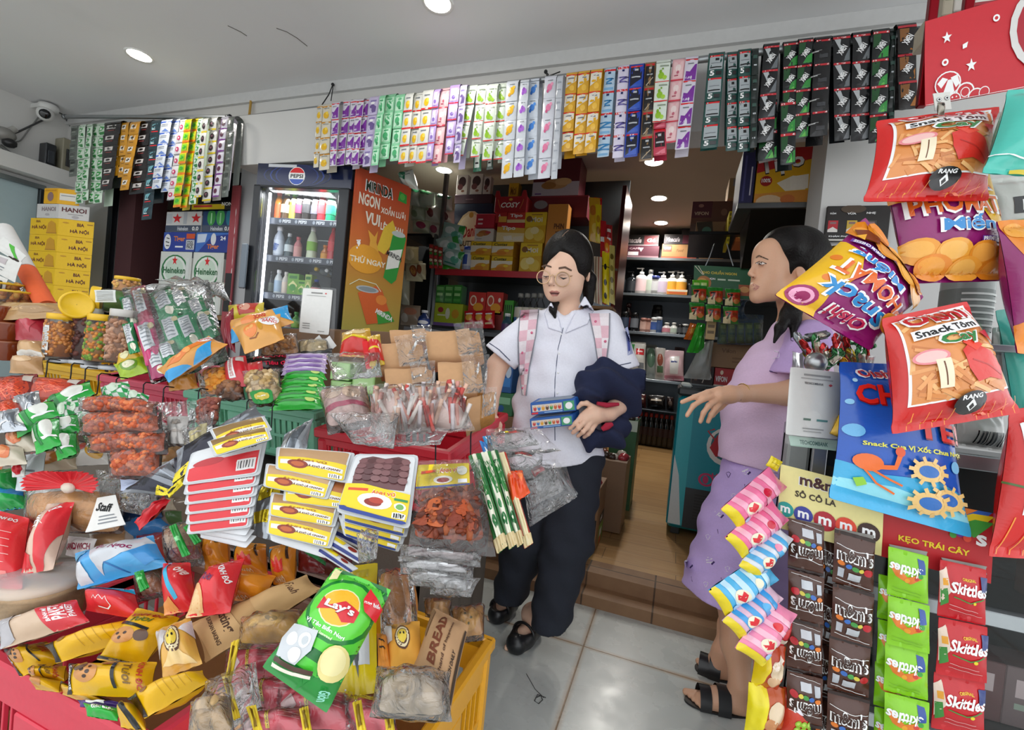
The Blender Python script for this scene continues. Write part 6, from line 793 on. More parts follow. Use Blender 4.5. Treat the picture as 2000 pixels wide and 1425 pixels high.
def clearbag(label,px,b,t,inner,name='snack_bag',cat='snack bag',film=None,lean=.8,iw=(.04,.96,.05,.85),n=0,r=.006,cols=(),sq=(1,1,1),fin='food',extra='',mat=None,it=.8,**k):
 """clear bag with its filling: a filled body and, if asked, single pieces"""
 q=hq(px,b,lean);th=thing(name,label,cat,(np.asarray(q[2])+q[3])/2,k.pop('group',None));u0,u1,v0,v1=iw;bl=lambda u,v:q[0]*(1-u)*(1-v)+q[1]*u*(1-v)+q[2]*u*v+q[3]*(1-u)*v
 qi=[bl(u0,v0),bl(u1,v0),bl(u1,v1),bl(u0,v1)]
 if inner:
  o=pack('filling',None,None,qi,t*it,mat or inner,extra,fin,th,wr=.003,rc=.3,pinch=.05,flat=.02,kind='stuff' if n else None)
 if n:bumps('loose_pieces',th,packsurf(qi,t*it,.05,.3,0,.02),n,r,cols or(inner,),fin,sq=sq,seg=6)
 pack('bag_film',None,None,q,t,film or FILM,'','film',th,wr=.006,pinch=k.pop('pinch',.05),flat=.03,nu=18,nv=20)
 return th
# upper row: jars, pouches, boxes, bread packs
def jar(label,x,y0,y1,d,col,cols,lid='#e8b818',n=150,r=.007,rj=.042,sq=(1,1,1),lab=None):
 p=W(x,y1,d);top=W(x,y0,d);h=top[2]-p[2];t=thing('food_jar',label,'jar',p,'clear food jars');g=G();g.lathe([(.001,0),(rj*.95,0),(rj,.006),(rj,h*.84),(rj*.86,h*.9),(rj*.84,h*.93)],PLAS,p,None,22);g.obj('jar_wall',t)
 g=G();g.lathe([(.001,.004),(rj*.93,.004),(rj*.93,h*.78),(.001,h*.8)],M(col,'food'),p,None,18);o=g.obj('filling',t,kind='stuff')
 g=G();rg=np.random.RandomState(int(x))
 for i in range(n):
  a=-math.pi*rg.rand()+1.05;z=.01+h*.74*rg.rand();ax=np.linalg.qr(rg.randn(3,3))[0];g.ell(p+A(math.cos(a)*rj*.9,math.sin(a)*rj*.9,z),A(*sq)*r*(.8+.4*rg.rand()),M(cols[i%len(cols)],'food'),6,ax)
 g.obj('nuts',t,kind='stuff');g=G();g.lathe([(rj*.9,h*.86),(rj*.93,h*.865),(rj*.93,h*.99),(rj*.88,h),(.001,h)],M(lid,'plastic'),p,None,28);g.obj('lid',t)
 if lab:
  a0,a1=lab;S=lambda u,v:(lambda a:(p+np.stack([np.cos(a)*rj*1.02,np.sin(a)*rj*1.02,h*(.72-.66*v)],1),np.stack([np.cos(a),np.sin(a),0*a],1)))(np.radians(a0+(a1-a0)*np.asarray(u)))
  g=G();g.art(S,'r 0 0 1 1 #d9d9d6;'+';'.join('r .1 %.2f .9 %.2f #8f8f90'%(.08+.06*i,.1+.06*i)for i in range(11))+';r .2 .84 .8 .95 #4a4a4a','card',.15);g.obj('wrapper_label',t)
 return t
jar('jar of coated peanuts with a yellow lid and a label on its left',116,612,697,1.56,'#a8632e',('#c07a3a','#b06a30','#cf8d4a'),lab=(-112,-68));jar('jar of reddish peanuts half hidden between two jars',146,618,700,1.66,'#96543a',('#a8624a','#8f4a36','#b87058'));jar('clear-lidded jar of dark dried food',166,600,702,1.6,'#4f2a22',('#6a3a30','#4a221c'),'#c9c9c4',60,.01)
jar('jar of green and orange coated peas with a yellow lid',194,613,706,1.54,'#a8743a',('#d08a3a','#5f8a2a','#c97a30','#7fa03a'),lab=(-15,38));jar('pale-lidded jar of cashew nuts',238,604,707,1.53,'#9a6e54',('#b88a6e','#a8785c','#c69a7e'),'#c9c5c0',110,.011,.044,(1.3,.7,.7));jar('jar with a yellow lid standing behind the clear pack bag',246,541,590,1.72,'#c98a4a',('#d89a5a','#e0b060'),n=40)
for k,(x,y)in enumerate(((128,699),(166,702),(190,711),(224,713))):g=G();p=W(x,y,1.57-.01*k);g.lathe([(.001,0),(.04,0),(.042,.003),(.042,.011),(.001,.012)],M('#b9bcc0','plastic'),p-A(0,0,.014),None,24);g.obj('jar_lid',label='grey jar lid under the standing jars, %s from the left'%ORD[k],cat='lid',group='grey jar lids')
p=W(198,585,1.62);t=thing('food_jar','jar of green peas lying on its side, yellow lid towards us','jar',p-A(0,0,.045));dx=nrm(A(-.55,-.8,0));ax=np.array([np.cross(A(0,0,1),dx),A(0,0,1),dx]);g=G();g.lathe([(.042,-.12),(.043,-.02),(.038,0)],PLAS,p,ax,20);g.obj('jar_wall',t)
g=G();g.lathe([(.001,-.12),(.038,-.12),(.038,-.01),(.001,-.01)],M('#4f7a1c','food'),p,ax);g.obj('filling',t,kind='stuff');g=G();g.lathe([(.044,-.0),(.045,.024),(.042,.027),(.001,.027)],M('#ecc01c','plastic'),p,ax,26);g.obj('lid',t);pack('wrapper_label',None,None,[W(x,y,1.55)for x,y in((184,566),(226,566),(228,590),(186,590))],.002,'#d6d8d4',';'.join('r .1 %.2f .9 %.2f #9a9c9a'%(.1+.12*i,.15+.12*i)for i in range(7)),'card',t)
g=G();p=W(150,595,1.55);d=nrm(CAM+A(0,0,.35)-p);x_=nrm(np.cross(d,A(0,0,1)));g.lathe([(.044,-.02),(.046,-.016),(.046,.004),(.04,.007),(.038,.004),(.001,.004)],M('#ecbf18','plastic'),p,np.array([x_,np.cross(d,x_),d]),28);g.obj('jar_lid',label='loose round yellow jar lid leaning on the fallen jar',cat='lid')
for k,(x,y)in enumerate(((8,574),(30,590))):
 p=W(x,y+12,1.75);t=thing('popcorn_tub','small clear tub of caramel popcorn at the left edge, %s'%('higher one','lower one with yellow rim')[k],'tub',p);g=G();g.lathe([(.001,0),(.04,0),(.052,.06)],PLAS,p);g.obj('tub_wall',t);g=G();rg=np.random.RandomState(k)
 for i in range(50):g.ell(p+A((rg.rand()-.5)*.08,(rg.rand()-.5)*.08,.008+.055*rg.rand()),.01,M(('#c9822e','#e0a850','#b86a20')[i%3],'food'),6)
 g.obj('popcorn',t,kind='stuff');g=G();g.lathe([(.052,.058),(.056,.06),(.056,.066),(.052,.066)],M('#d8b02a','plastic'),p);g.obj('rim',t)
a,b=W(8,448,1.95),W(92,600,1.75);t=thing('paper_tube','slanting white and orange tube at the left edge','tube',b);d=b-a;g=G();g.tube([a,a+d*.55],.03,M('#d9d7d4','paper'),20);g.obj('white_end',t);g=G();g.tube([a+d*.56,b],.031,M('#e2602e','paper'),20);g.obj('orange_end',t)
for px,art,lb in(((8,462,52,500,40,516,-20,478),'p #4fae3a .3 .1 .5 .05 .9 .7 .8 .75;e .85 .85 .1 .12 #2a1a16;e .7 .95 .1 .1 #2a1a16','white card with a green leaf and dark beans at the left edge'),((-20,490,44,512,30,552,-30,520),'r .35 .1 .6 .4 #b8aeb0;r .3 .55 .6 .6 S;r .3 .7 .55 .74 S','crumpled white receipt wrapped on the slanting tube'),((-20,530,16,545,8,575,-20,580),'e .7 .5 .15 .3 #1a1616','white card with a dark ring low on the left edge')):pack('paper_card',lb,'card',quad(px,1.72),.003,'#d9d8d4',art,'paper',wr=.002)
I('round flat cracker pack in cloudy film, lying on the left heap',(0,590,124,592,134,620,-10,626),.05,.022,'#b08a5a','e .4 .4 .4 .3 #c09a68;e .6 .6 .3 .2 #a07c50',name='cracker_pack',cat='cracker pack',rc=.4)
for k,(px,c)in enumerate((((28,614,92,616,92,668,30,664),'#a32634'),((38,664,86,666,88,698,32,696),'#c9a070'),((24,694,84,697,86,732,18,728),'#b98f62'))):I(('dark red packet under the round cracker pack','small bread pack on a white tray at the left','small bread pack in film, lowest by the amber jars')[k],px,0,.03,c,'r .05 .8 .95 1 #d8d4cc' if k==1 else 'e .5 .4 .3 .2 #d8b48a' if k else 'p #b83a48 .2 .2 .8 .4 .6 .8',name='bread_pack' if k else 'snack_pack',cat='pack')
for k,(x,y0,y1)in enumerate(((14,628,664),(14,664,702),(-2,596,628))):
 p=W(x,y1,1.62);h=W(x,y0,1.62)[2]-p[2];t=thing('amber_tub','ribbed amber tub at the left edge, %s of the stack'%('middle','bottom','top')[k],'tub',p);g=G();a=np.linspace(0,2*np.pi,40,endpoint=False);g.grid(np.array([np.stack([np.cos(a)*r*(1+.02*np.cos(20*a)),np.sin(a)*r*(1+.02*np.cos(20*a)),np.full(40,z)],1)+p for r,z in((.05,0),(.053,.004),(.056,h*.9))])[::-1],M('#7a3416','gloss'),cv=True);g.obj('tub_wall',t);g=G();g.lathe([(.057,h*.9),(.058,h*.97),(.05,h),(.001,h)],M('#8a4a26','gloss'),p);g.obj('lid',t)
q=hq((236,562,408,545,448,704,296,752),.12,.9);t=thing('multipack_bag','big clear crinkled bag full of green and magenta packs','bag',q[3])
for k,(cx,cy,w_,h_,a_,c)in enumerate(((255,610,30,66,-14,'#0f7a4a'),(278,598,32,78,-14,'#a01c44'),(322,592,44,56,-22,'#128a54'),(352,588,42,56,-24,'#107a4c'),(386,604,36,48,-20,'#138a52'),(292,668,40,86,-16,'#c42a6a'),(308,704,44,66,-16,'#a0205a'),(338,650,40,70,-18,'#12905a'),(370,645,40,66,-20,'#148a56'),(404,634,34,56,-22,'#108050'),(256,660,22,60,-14,'#0f8a50'),(330,690,40,50,-18,'#0f7a4a'))):
 pack('inner_pack',None,None,hq(rp(cx,cy,w_,h_,a_),.12+.008*(k%3),.9),.014,c,'p #d3d6da .15 .12 .72 .08 .8 .7 .2 .75;'+';'.join('r .25 %.2f .68 %.2f #8f959c'%(.18+.09*i,.21+.09*i)for i in range(6))+(';e .8 .2 .15 .1 #d8c89a' if k%2 else ';e .6 .85 .2 .1 #e8e4d0'),'film',t,wr=.003)
pack('bag_film',None,None,q,.05,FILM,'','film',t,wr=.01,pinch=.03,nu=20,nv=22);pack('bag_top',None,None,hq((300,545,440,552,452,590,400,560),.1),.03,FILMW,'','film',t,wr=.012,pinch=.1)
fp='p #e07a2e .1 .5 .35 .3 .8 .4 .95 .6 .6 .55 .3 .7;e .35 .45 .06 .12 #f0a050;e .5 .5 .06 .12 #f0a050;e .86 .3 .13 .22 w;t!@-8 .86 .25 .18 .14 #c8322a Bồng;t!@-8 .86 .38 .18 .14 #c8322a Bềnh;r .55 .1 .66 .15 #8a5a2a'
I('long orange fish-shaped pouch with a blue edge, in front of the clear bag',(306,722,408,655,446,672,330,748),.2,.03,'#dc9a4a',fp.replace('Bồng','BÒNG').replace('Bềnh','BANG')+';p #2a9ad8 0 .55 .4 .95 .62 .72 .9 .62 .7 1 0 1',name='pouch',cat='pouch')
I('orange gift pouch with blue ends, front one of two by the white card',(452,640,548,612,556,662,478,692),.18,.035,'#e0a04c','e .35 .55 .16 .2 #e8843a;e .3 .5 .05 .06 #f0b060;e .4 .5 .05 .06 #f0b060;l #8a4a1a .03 .25 .75 .4 .8 .5 .72;e .78 .35 .2 .22 w;t!@-12 .77 .28 .28 .13 #c8322a BÒNG;t!@-12 .8 .42 .28 .13 #c8322a BANG;e .58 .55 .05 .12 #c9922a',name='pouch',cat='pouch')
I('orange gift pouch behind its twin, blue tail to the right',(442,628,562,596,575,630,452,672),.12,.03,'#e2a456','p #2a9ad8 .75 .0 1 0 1 .9 .8 .6;p #2a9ad8 0 .5 .1 .5 .12 1 0 1;t! .55 .45 .2 .3 #c8322a BÒNG;e .35 .5 .12 .25 #e88a4a',name='pouch',cat='pouch')
I('yellow and red crisp packet behind the gift pouches',(446,596,516,590,520,628,440,632),.02,.03,'#d8c03a','p #b8382a .3 .2 .9 .1 .8 .7 .4 .8;e .55 .45 .15 .2 #d8a08a');I('maroon corner of a packet left of the gift pouches',(438,618,456,600,460,690,440,672),.1,.02,'#8a2030')
for k,(px,c,art)in enumerate((((222,712,282,692,292,726,236,742),'#a8c82a','e .5 .5 .3 .3 #6f9a2a;e .5 .5 .22 .2 #e8e4c0;r .1 .1 .4 .2 #e0d23a'),((232,690,276,684,284,704,226,714),'#dcae2a','e .4 .5 .2 .3 #e8e0b0'),((262,664,292,676,300,712,270,700),'#d8913a',''),((326,738,380,720,388,758,330,764),'#c9852e','l #7a4a1a .04 .2 .4 .8 .5'))):I(('lime green packet in the rose crate with a pale emblem','yellow packet behind the lime one in the rose crate','orange packet squeezed beside the clear bag','dark orange packet under the long fish-shaped pouch')[k],px,.04,.02,c,art)
o1,o2=W(508,690,1.75)-A(0,0,.11),W(660,700,1.68)-A(0,0,.11);t=thing('open_carton','open brown carton behind the gift pouches','carton',(o1+o2)/2);g=G();dz=A(0,0,.21);g.box(o1,o2-o1,A(.02,.008,0),dz,M('#8a6748','card'));g.obj('front_wall',t);g=G();g.box(o1+A(.05,.25,0),o2-o1,A(.02,.008,0),dz*1.1,M('#7a5a3e','card'));g.obj('rear_wall',t);g=G();g.box(o1,A(.05,.25,0),nrm(o2-o1)*.01,dz,M('#826042','card'));g.obj('side_wall',t);g=G();g.box(o1-A(0,0,.002),o2-o1,A(.05,.25,0),A(0,0,.01),M('#6a4e36','card'));g.obj('base',t)
clearbag('clear bag of brown nuts lying in the open carton',(500,660,580,650,590,696,510,700),.02,.03,'#a8743f',n=60,r=.009,cols=('#b8844a','#a06a34'),name='nut_bag',cat='bag');clearbag('clear bag of pale noodles beside the white card',(580,664,640,660,646,700,574,704),-.02,.025,'#c9b48a',name='noodle_bag',cat='bag')
q=quad((592,562,650,566,642,654,584,648),1.62);t=thing('payment_card_stand','acrylic payment stand with a white card and grey diamond logo','card stand',W(630,690,1.6));pack('card',None,None,q,.002,'#e6e6e3','r .3 .08 .68 .11 #8a8a88;p r .76 .095 .79 .075 .82 .095 .79 .115;r .15 .15 .8 .165 #b5b5b3;r .1 .78 .35 .8 #9a9a98;r .1 .83 .35 .85 #9a9a98;r .1 .88 .35 .9 #9a9a98;r .62 .93 .85 .945 #9a9a98','card',t,wr=0,flat=.01,pinch=0);pack('acrylic_sheet',None,None,[p+FWD*.006 for p in quad((588,558,656,562,650,692,578,686),1.62)],.002,PLAS,'','card',t,wr=0,flat=.01,pinch=0)
g=G();dq=quad((606,652,662,656,656,694,604,690),1.58);S=packsurf(dq,.004,0,.02,0,.01);g.art(S,'p #d9d9d6 .02 .5 .32 .02 .5 .3 .36 .5 .5 .7 .32 .98;p #e4e4e2 .98 .5 .68 .02 .5 .3 .64 .5 .5 .7 .68 .98;p #5a5d60 .5 .3 .64 .5 .5 .7 .36 .5','plastic',.2,asp=S.asp);g.obj('diamond_logo',t)
# mint crate
clearbag('clear bag of orange coated nuts in the mint crate',(378,712,446,704,466,768,392,776),.05,.03,'#d8842a',n=55,r=.011,cols=('#e8962e','#d87e22','#f0aa4a'),name='nut_bag',cat='bag',iw=(.2,.95,.25,.95));I('red packet with a white label strip in the mint crate',(436,700,480,694,496,752,440,760),.08,.025,'#cf2634','r .25 .08 .5 .8 w;r .3 .12 .45 .76 #d8a0a0;r .6 .05 .9 .3 #d8d4d0',name='sauce_packet',cat='packet');I('red inner bag beneath the red packet',(470,712,512,704,520,744,476,756),.06,.02,'#d83a42','',name='sauce_packet',cat='packet')
I('black packet with pink lettering behind the nut bags',(478,696,600,690,606,736,490,742),.0,.025,'#1a1517','t!@-3 .55 .2 .85 .2 #e02a52 HOANG TÚ;t!@-3 .55 .55 .5 .16 #d8284a Tiêu đen;r .1 .75 .9 .8 #3a3236');clearbag('clear bag of pistachios with a green oval label',(472,724,546,720,556,790,486,796),.1,.03,'#c9a878',n=45,r=.011,cols=('#d8bc90','#c0a070','#b8965e'),name='nut_bag',cat='bag',sq=(1.4,.8,.8),extra='');I('green oval label card inside the pistachio bag',(484,764,532,758,536,786,496,790),.135,.002,'#1f8a3a','e .5 .5 .35 .3 #c9b84a;l w .06 .3 .5 .7 .5',name='label_card',cat='label',rc=.6,fin='card');clearbag('bag of brown peanuts peeping over the mint crate',(420,752,474,744,480,780,426,782),.06,.03,'#8a5a3a',n=20,r=.012,cols=('#9a6a48','#7f4f34'),name='nut_bag',cat='bag')
for k in range(5):I('shiny green flat pack in the mint crate stack, %s from the top'%ORD[k],(556-4*k,728+13*k,634-2*k,724+13*k,640-2*k,742+14*k,548-6*k,746+14*k),.06+.012*k,.02,'#2fae3a','r 0 .0 1 .18 #8fd86a;r .1 .5 .9 .62 #1d7a2a;e .8 .4 .1 .2 #c9e07a',name='sweet_pack',cat='sweet pack',group='green packs stacked in the mint crate')
for k in range(4):I('lilac and white flat pack on the green stack, %s from the top'%ORD[k],(558-2*k,692+9*k,640-k,690+9*k,642-k,702+9*k,554-2*k,706+9*k),.035+.01*k,.014,'#b9a2cc','l w .08 .05 .4 .95 .4;r .1 .6 .9 .8 #8a6aa8',name='sweet_pack',cat='sweet pack',group='lilac packs in the mint crate')
def bx(label,x0,y0,x1,y1,d,dep,col,front='',top='',right='',name='sweet_box',cat='box',tilt=0,film=True):
 p0,p1,p2=W(x0,y1,d),W(x1,y1,d),W(x0,y0,d);a=p1-p0;c=p2-p0;a[2]=0;c=A(0,0,c[2]);b=nrm(A(-a[1],a[0],0))*dep;return carton(name,label,cat,p0,a,b,c,col,front,right,top)
for k,(x0,y0,x1,y1,c)in enumerate(((644,706,682,740,'#a8d48a'),(644,742,684,766,'#9cc47e'),(686,728,730,766,'#a4d084'),(560,698,640,704,'#2a2c30'))):
 if k<3:bx('pale green soap-sized box in the mint crate, %s'%('upper left','lower left','right one')[k],x0,y0,x1,y1,1.38,.12,c,'r .08 .08 .92 .92 #b4da98;r .3 .4 .7 .5 #c9e6b4',top='r .1 .1 .9 .9 #bcdca6')
clearbag('clear film pulled over the pale green boxes',(634,690,742,688,748,736,650,742),.12,.03,None,name='film_wrap',cat='film wrap');I('dark tray edge behind the lilac packs',(560,690,650,680,652,696,562,704),-.02,.012,'#26282c',name='tray',cat='tray',fin='plastic')
# bread packs in brown paper over the red crate
kr='#c89b70'
def loaf(label,px,b,t,paper=.8,col='#b8803f',art='',lean=.5):
 q=hq(px,b,lean);th=thing('bread_pack',label,'bread pack',(q[2]+q[3])/2,'bread packs in brown paper');fr,up=nrm(np.cross(q[3]-q[0],q[1]-q[0])),nrm(q[0]-q[3]);a=q[2]-q[3];c=q[0]-q[3];n_=-fr*t*2
 g=G();k=14;th_=np.linspace(0,2*np.pi,k,endpoint=False);sec=np.stack([np.sign(np.cos(th_))*np.abs(np.cos(th_))**.5,np.sign(np.sin(th_))*np.abs(np.sin(th_))**.5],1)*.5+.5;P=[]
 for u in np.linspace(0,1,11):
  s_=1-.16*abs(2*u-1)**6;P.append([q[3]+a*(.01+.98*u)+c*(.5+(y-.5)*s_)*.97+n_*(.5+(x-.5)*s_)*.97 for x,y in sec])
 P=np.array(P);g.grid(P,M(col,'food'),cv=True);g.add(P[0],[tuple(range(k))],M(col,'food'));g.add(P[-1],[tuple(range(k))[::-1]],M(col,'food'));g.obj('loaf',th)
 g=G();P2=[]
 for u in np.linspace(0,paper,9):P2.append([q[3]+a*u+c*(.5+(y-.5)*1.04)+n_*(.5+(x-.5)*1.04)+up*.002*math.sin(9*u+6*x)for x,y in sec])
 P2=np.array(P2);g.grid(P2,M(kr,'paper'),cv=True);g.add(P2[0],[tuple(range(k))],M(kr,'paper'))
 if art:S=packsurf([q[0]+fr*.004,q[0]+a*paper+fr*.004,q[3]+a*paper+fr*.004,q[3]+fr*.004],.001,0,.02,0,.01);g.art(S,art,'paper',.15)
 g.obj('paper_sleeve',th);pack('bag_film',None,None,[x+fr*.012 for x in(q[0]+a*.55+c*.06,q[1]+a*.06+c*.06,q[2]+a*.05-c*.04,q[3]+a*.55-c*.04)],.01,FILM,'','film',th,wr=.006);return th
loaf('bread pack in plain brown paper, top right of the heap',(828,644,938,634,946,692,836,702),.12,.05,.82);loaf('bread pack in brown paper with a red printed end, upper middle',(708,668,828,656,834,714,716,722),.1,.05,.8,art='r 0 0 .12 1 r;r .12 0 .17 1 #e8c020');loaf('bread pack in brown paper below the top right one',(854,702,952,700,946,768,858,772),.2,.05,.84);loaf('bread pack in brown paper squeezed in the middle of the heap',(750,716,846,710,848,754,754,758),.1,.045,.9);loaf('bread pack standing at the right end of the red crate',(912,776,968,764,966,808,908,832),.16,.04,.5)
loaf('rear bread pack with a paler top behind the front ones',(760,642,840,640,842,668,764,672),.03,.04,.9)
I('red and yellow wrapped bread rusks left of the brown paper packs',(668,650,722,640,740,700,662,696),.06,.04,'#d8a83a','p #cf2a24 0 .55 1 .6 1 1 0 1;r 0 .5 1 .56 #e8cc2a;e .5 .25 .35 .2 #e2c690;l #8a5a2a .03 .2 .3 .8 .2',name='bread_pack',cat='bread pack');I('striped red and yellow rusk pack beside the brown paper pack',(716,658,742,652,752,712,722,716),.1,.03,'#e0b83a','p #cf2a24 0 .3 1 .35 1 .9 0 .9;l #e8cc2a .05 .1 .6 .9 .6',name='bread_pack',cat='bread pack')
q=hq((722,752,905,742,930,838,726,850),.24,.5);t=thing('wafer_bag','big crinkled clear bag of red and white wafer sticks on the red crate','bag',(q[2]+q[3])/2);rg=random.Random(5);bl=lambda u,v:q[0]*(1-u)*(1-v)+q[1]*u*(1-v)+q[2]*u*v+q[3]*(1-u)*v
for k in range(85):
 u,v=.05+.9*rg.random(),.22+.5*rg.random();p=bl(u,v)+FWD*.02*rg.random()-FWD*(.012+.035*math.sin(math.pi*u));d=nrm(RGT*(rg.random()-.5)*1.1+UPV);g=G();g.tube([p-d*.03,p,p+d*.03],.005,M(rg.choice(['#e8dcd4','#d89a8e','#efe8e4','#c8524a','#e6bca4','#e0d4d6']),'paper'),6);g.obj('wafer_stick',t)
pack('filling',None,None,[bl(.03,.1),bl(.97,.1),bl(.97,.97),bl(.03,.97)],.03,'#d8beb6','','paper',t,wr=.004,kind='stuff');pack('bag_film',None,None,[p-FWD*.02 for p in q],.05,FILM,'','film',t,wr=.012,nu=24,nv=22)
clearbag('crinkled bag of pink-lined biscuits at the left end of the red crate',(618,756,716,748,734,830,640,850),.2,.04,'#c9a8a0',extra='p #b03a5a 0 .6 1 .62 1 .72 0 .72;e .3 .3 .2 .2 #d8bca8;e .7 .35 .2 .2 #d8b89f',film=FILM,name='biscuit_bag',cat='bag');clearbag('empty crinkled clear bag spilling over the red crate front',(640,806,782,806,770,876,690,866),.28,.03,None,film=FILMW,name='film_wrap',cat='film wrap');clearbag('thin clear film hanging over the red crate rim',(770,826,880,838,860,868,770,872),.26,.012,None,name='film_wrap',cat='film wrap')
for k,(x,y)in enumerate(((98,706),(145,714),(172,722),(198,734),(232,742),(285,752),(324,760),(392,764),(486,786),(535,796),(852,868),(920,850))):
 d=HD(y)-.13;p=W(x,y,d);g=G();g.tube([p+FWD*.03+UPV*.004,p+UPV*.008,p-FWD*.008+UPV*.002,p-FWD*.01-UPV*.025,p-FWD*.014-UPV*.05,p-FWD*.03-UPV*.056,p-FWD*.036-UPV*.046],.0018,M('#2c2c2e','metal'),6);g.obj('wire_hook',label='dark wire hook over the upper crate rims, %s from the left'%ORD[k],cat='hook',group='wire hooks on the crates')
# packs hanging in front of the upper crates
nood=''.join('l %s .022 %.2f %.2f %.2f %.2f %.2f %.2f;'%(('#e2502a','#d8401c','#f0704a','#c83a1a')[i%4],x,y,x+.12,y+.1*math.sin(i),x+.25,y+.14*math.cos(i*1.7))for i,(x,y)in enumerate((.12+.5*((i*37)%23)/23,.2+.55*((i*53)%29)/29)for i in range(46)))
nb='r 0 0 1 1 #7a1c1c;e .5 .5 .44 .4 #b8391c;'+nood+'p #c8bdb4 .75 .1 .95 .1 .95 .3 .8 .3;l #e0c8a0 .02 .04 .1 .5 .05 .96 .1'
for k,(px,b)in enumerate((((-16,738,74,730,66,800,-26,806),.08),((66,736,168,742,138,792,54,784),.12),((-8,784,44,776,60,834,-12,846),.18),((50,778,132,776,112,822,38,820),.14))):I('dark red pouch of orange noodle sticks, %s'%('top left of the four','top right of the four','lowest at the left edge','lower one behind the silver flap')[k],px,b,.026,'#7a1c1c',nb,name='noodle_pouch',cat='pouch',group='pouches of noodle sticks')
sv='p #e4e6ea .2 .1 .5 .2 .4 .6;p #7a8088 .5 .3 .9 .2 .7 .9;l w .03 .1 .9 .5 .6 .9 .8'
for k,(px,b)in enumerate((((26,774,76,762,84,800,50,820),.2),((-14,806,36,796,54,840,-6,846),.22))):I('crumpled silver pouch tail over the noodle pouches, %s'%('upper','lower')[k],px,b,.012,'#b9bec4',sv,fin='foil',name='pouch_tail',cat='pouch')
gs='p #1d1f1c .0 .0 1 .0 1 .12 0 .2;p #d6d9c8 .1 .3 .3 .25 .3 .8 .1 .75;e .72 .5 .18 .3 #e6e8e0;r .35 .2 .45 .9 #1a7a34;l w .05 .5 .8 .95 .75'
for k,(px,b)in enumerate((((60,800,176,742,186,768,84,838),.16),((22,822,104,780,120,812,34,856),.2),((66,830,116,812,120,868,70,888),.24),((98,832,152,806,158,842,100,870),.2),((112,860,150,842,150,886,112,900),.2))):I('bright green carton pack in the left heap, %s'%('uppermost, long one','left one','lowest left','middle','lowest right')[k],px,b,.03,'#22a83c',gs,name='green_pack',cat='snack pack',group='green packs at the left')
for k,px in enumerate(((10,846,66,826,74,880,14,886),(-14,868,46,870,54,906,-14,912))):I('cream and orange cracker pouch at the left edge, %s'%('upper','lower')[k],px,.16,.024,'#cfc3b0','e .5 .5 .26 .3 #d8784a;e .5 .5 .16 .18 #e89a6a;p #3a2a22 0 0 1 0 1 .15 0 .1',name='cracker_pouch',cat='pouch')
ck=''.join('r %.2f %.2f %.2f %.2f %s;'%(x*.2,y*.2,x*.2+.2,y*.2+.2,'#1fa050')for x in range(5)for y in range(5)if(x+y)%2)
for k,px in enumerate(((196,756,250,744,262,776,200,782),(250,760,292,772,286,796,246,786),(112,802,166,772,178,808,122,842),(112,790,140,778,146,822,114,838))):I('green and white checked pack, %s'%('upper, below the rose crate','right one, by the rose crate','large one beside the peanut bags','left one behind the peanut bags')[k],px,.12+.02*k,.02,'#dfe4dc',ck+'e .5 .5 .2 .25 #c9d8c4',name='checked_pack',cat='snack pack',group='checked packs',mx=.2)
for k,(px,b)in enumerate((((150,776,312,784,308,812,150,802),.27),((148,806,318,800,322,846,152,850),.25),((156,844,336,836,330,888,170,884),.22),((206,876,322,858,316,938,212,934),.2))):clearbag('clear bag of small red peanuts, %s from the top of the hanging stack'%ORD[k],px,b,.024,'#a84a26',n=150,r=.0068,cols=('#cf6436','#b8502a','#d87a48','#a8461f'),name='peanut_bag',cat='bag',group='hanging bags of red peanuts',iw=(.05,.95,.12,.9))
I('pale blue paper card hanging under the red peanut bags',(232,928,302,926,298,960,236,958),.17,.002,'#b9c3dc','r .5 .2 .95 .9 #d0d8ea',name='paper_card',cat='card',fin='paper');clearbag('clear bag of brown peanuts hanging in front of the mint crate',(384,780,434,772,424,838,388,842),.2,.025,'#7a3a2e',n=70,r=.009,cols=('#8f4a3a','#7a3a30','#a05a48'),sq=(1.2,.8,.8),name='peanut_bag',cat='bag')
for k,px in enumerate(((306,786,392,782,372,872,318,870),(352,836,420,800,414,850,360,876))):clearbag('clear bag with a %s card hanging by the brown peanuts'%('crumpled white','white and yellow')[k],px,.2+.02*k,.016,'#d8d2cc' if k==0 else '#cfc08a',extra='e .5 .3 .25 .1 #9a8f86;l #7a6f66 .03 .3 .3 .6 .4;r .25 .6 .8 .68 #b8aea6',name='card_bag',cat='bag',iw=(.2,.8,.35,.95),fin='paper')
dk='p #3a3a42 .1 .0 .5 .0 .4 1 .05 1;p #d8c23a 0 .75 .3 .7 .25 1 0 1;p #9aa0a8 .6 0 .8 0 .75 1 .62 1'
for k,(px,b)in enumerate((((344,880,500,790,520,812,336,946),.24),((236,962,330,900,352,924,326,968),.2),((330,900,430,850,440,880,340,960),.2))):I('long dark silver pouch slanting across the hanging packs, %s'%('uppermost','lowest, by the red frill','middle')[k],px,b,.012,'#83868c',dk,fin='foil',name='silver_pouch',cat='pouch')
I('slim yellow label strip below the slanting silver pouches',(322,962,352,936,360,944,330,972),.24,.002,'#e6d21c','r .1 .4 .8 .6 k',name='label_card',cat='label',fin='card')
def tray(label,px,b,top,band,art,**k):return I(label,px,b,.008,'#c3c6c9','r .04 .04 .96 .96 #d6d8da;'+art,name='jerky_tray',cat='food tray',fin='plastic',rc=.12,wr=.0006,pinch=0,flat=.02,e=.3,**k)
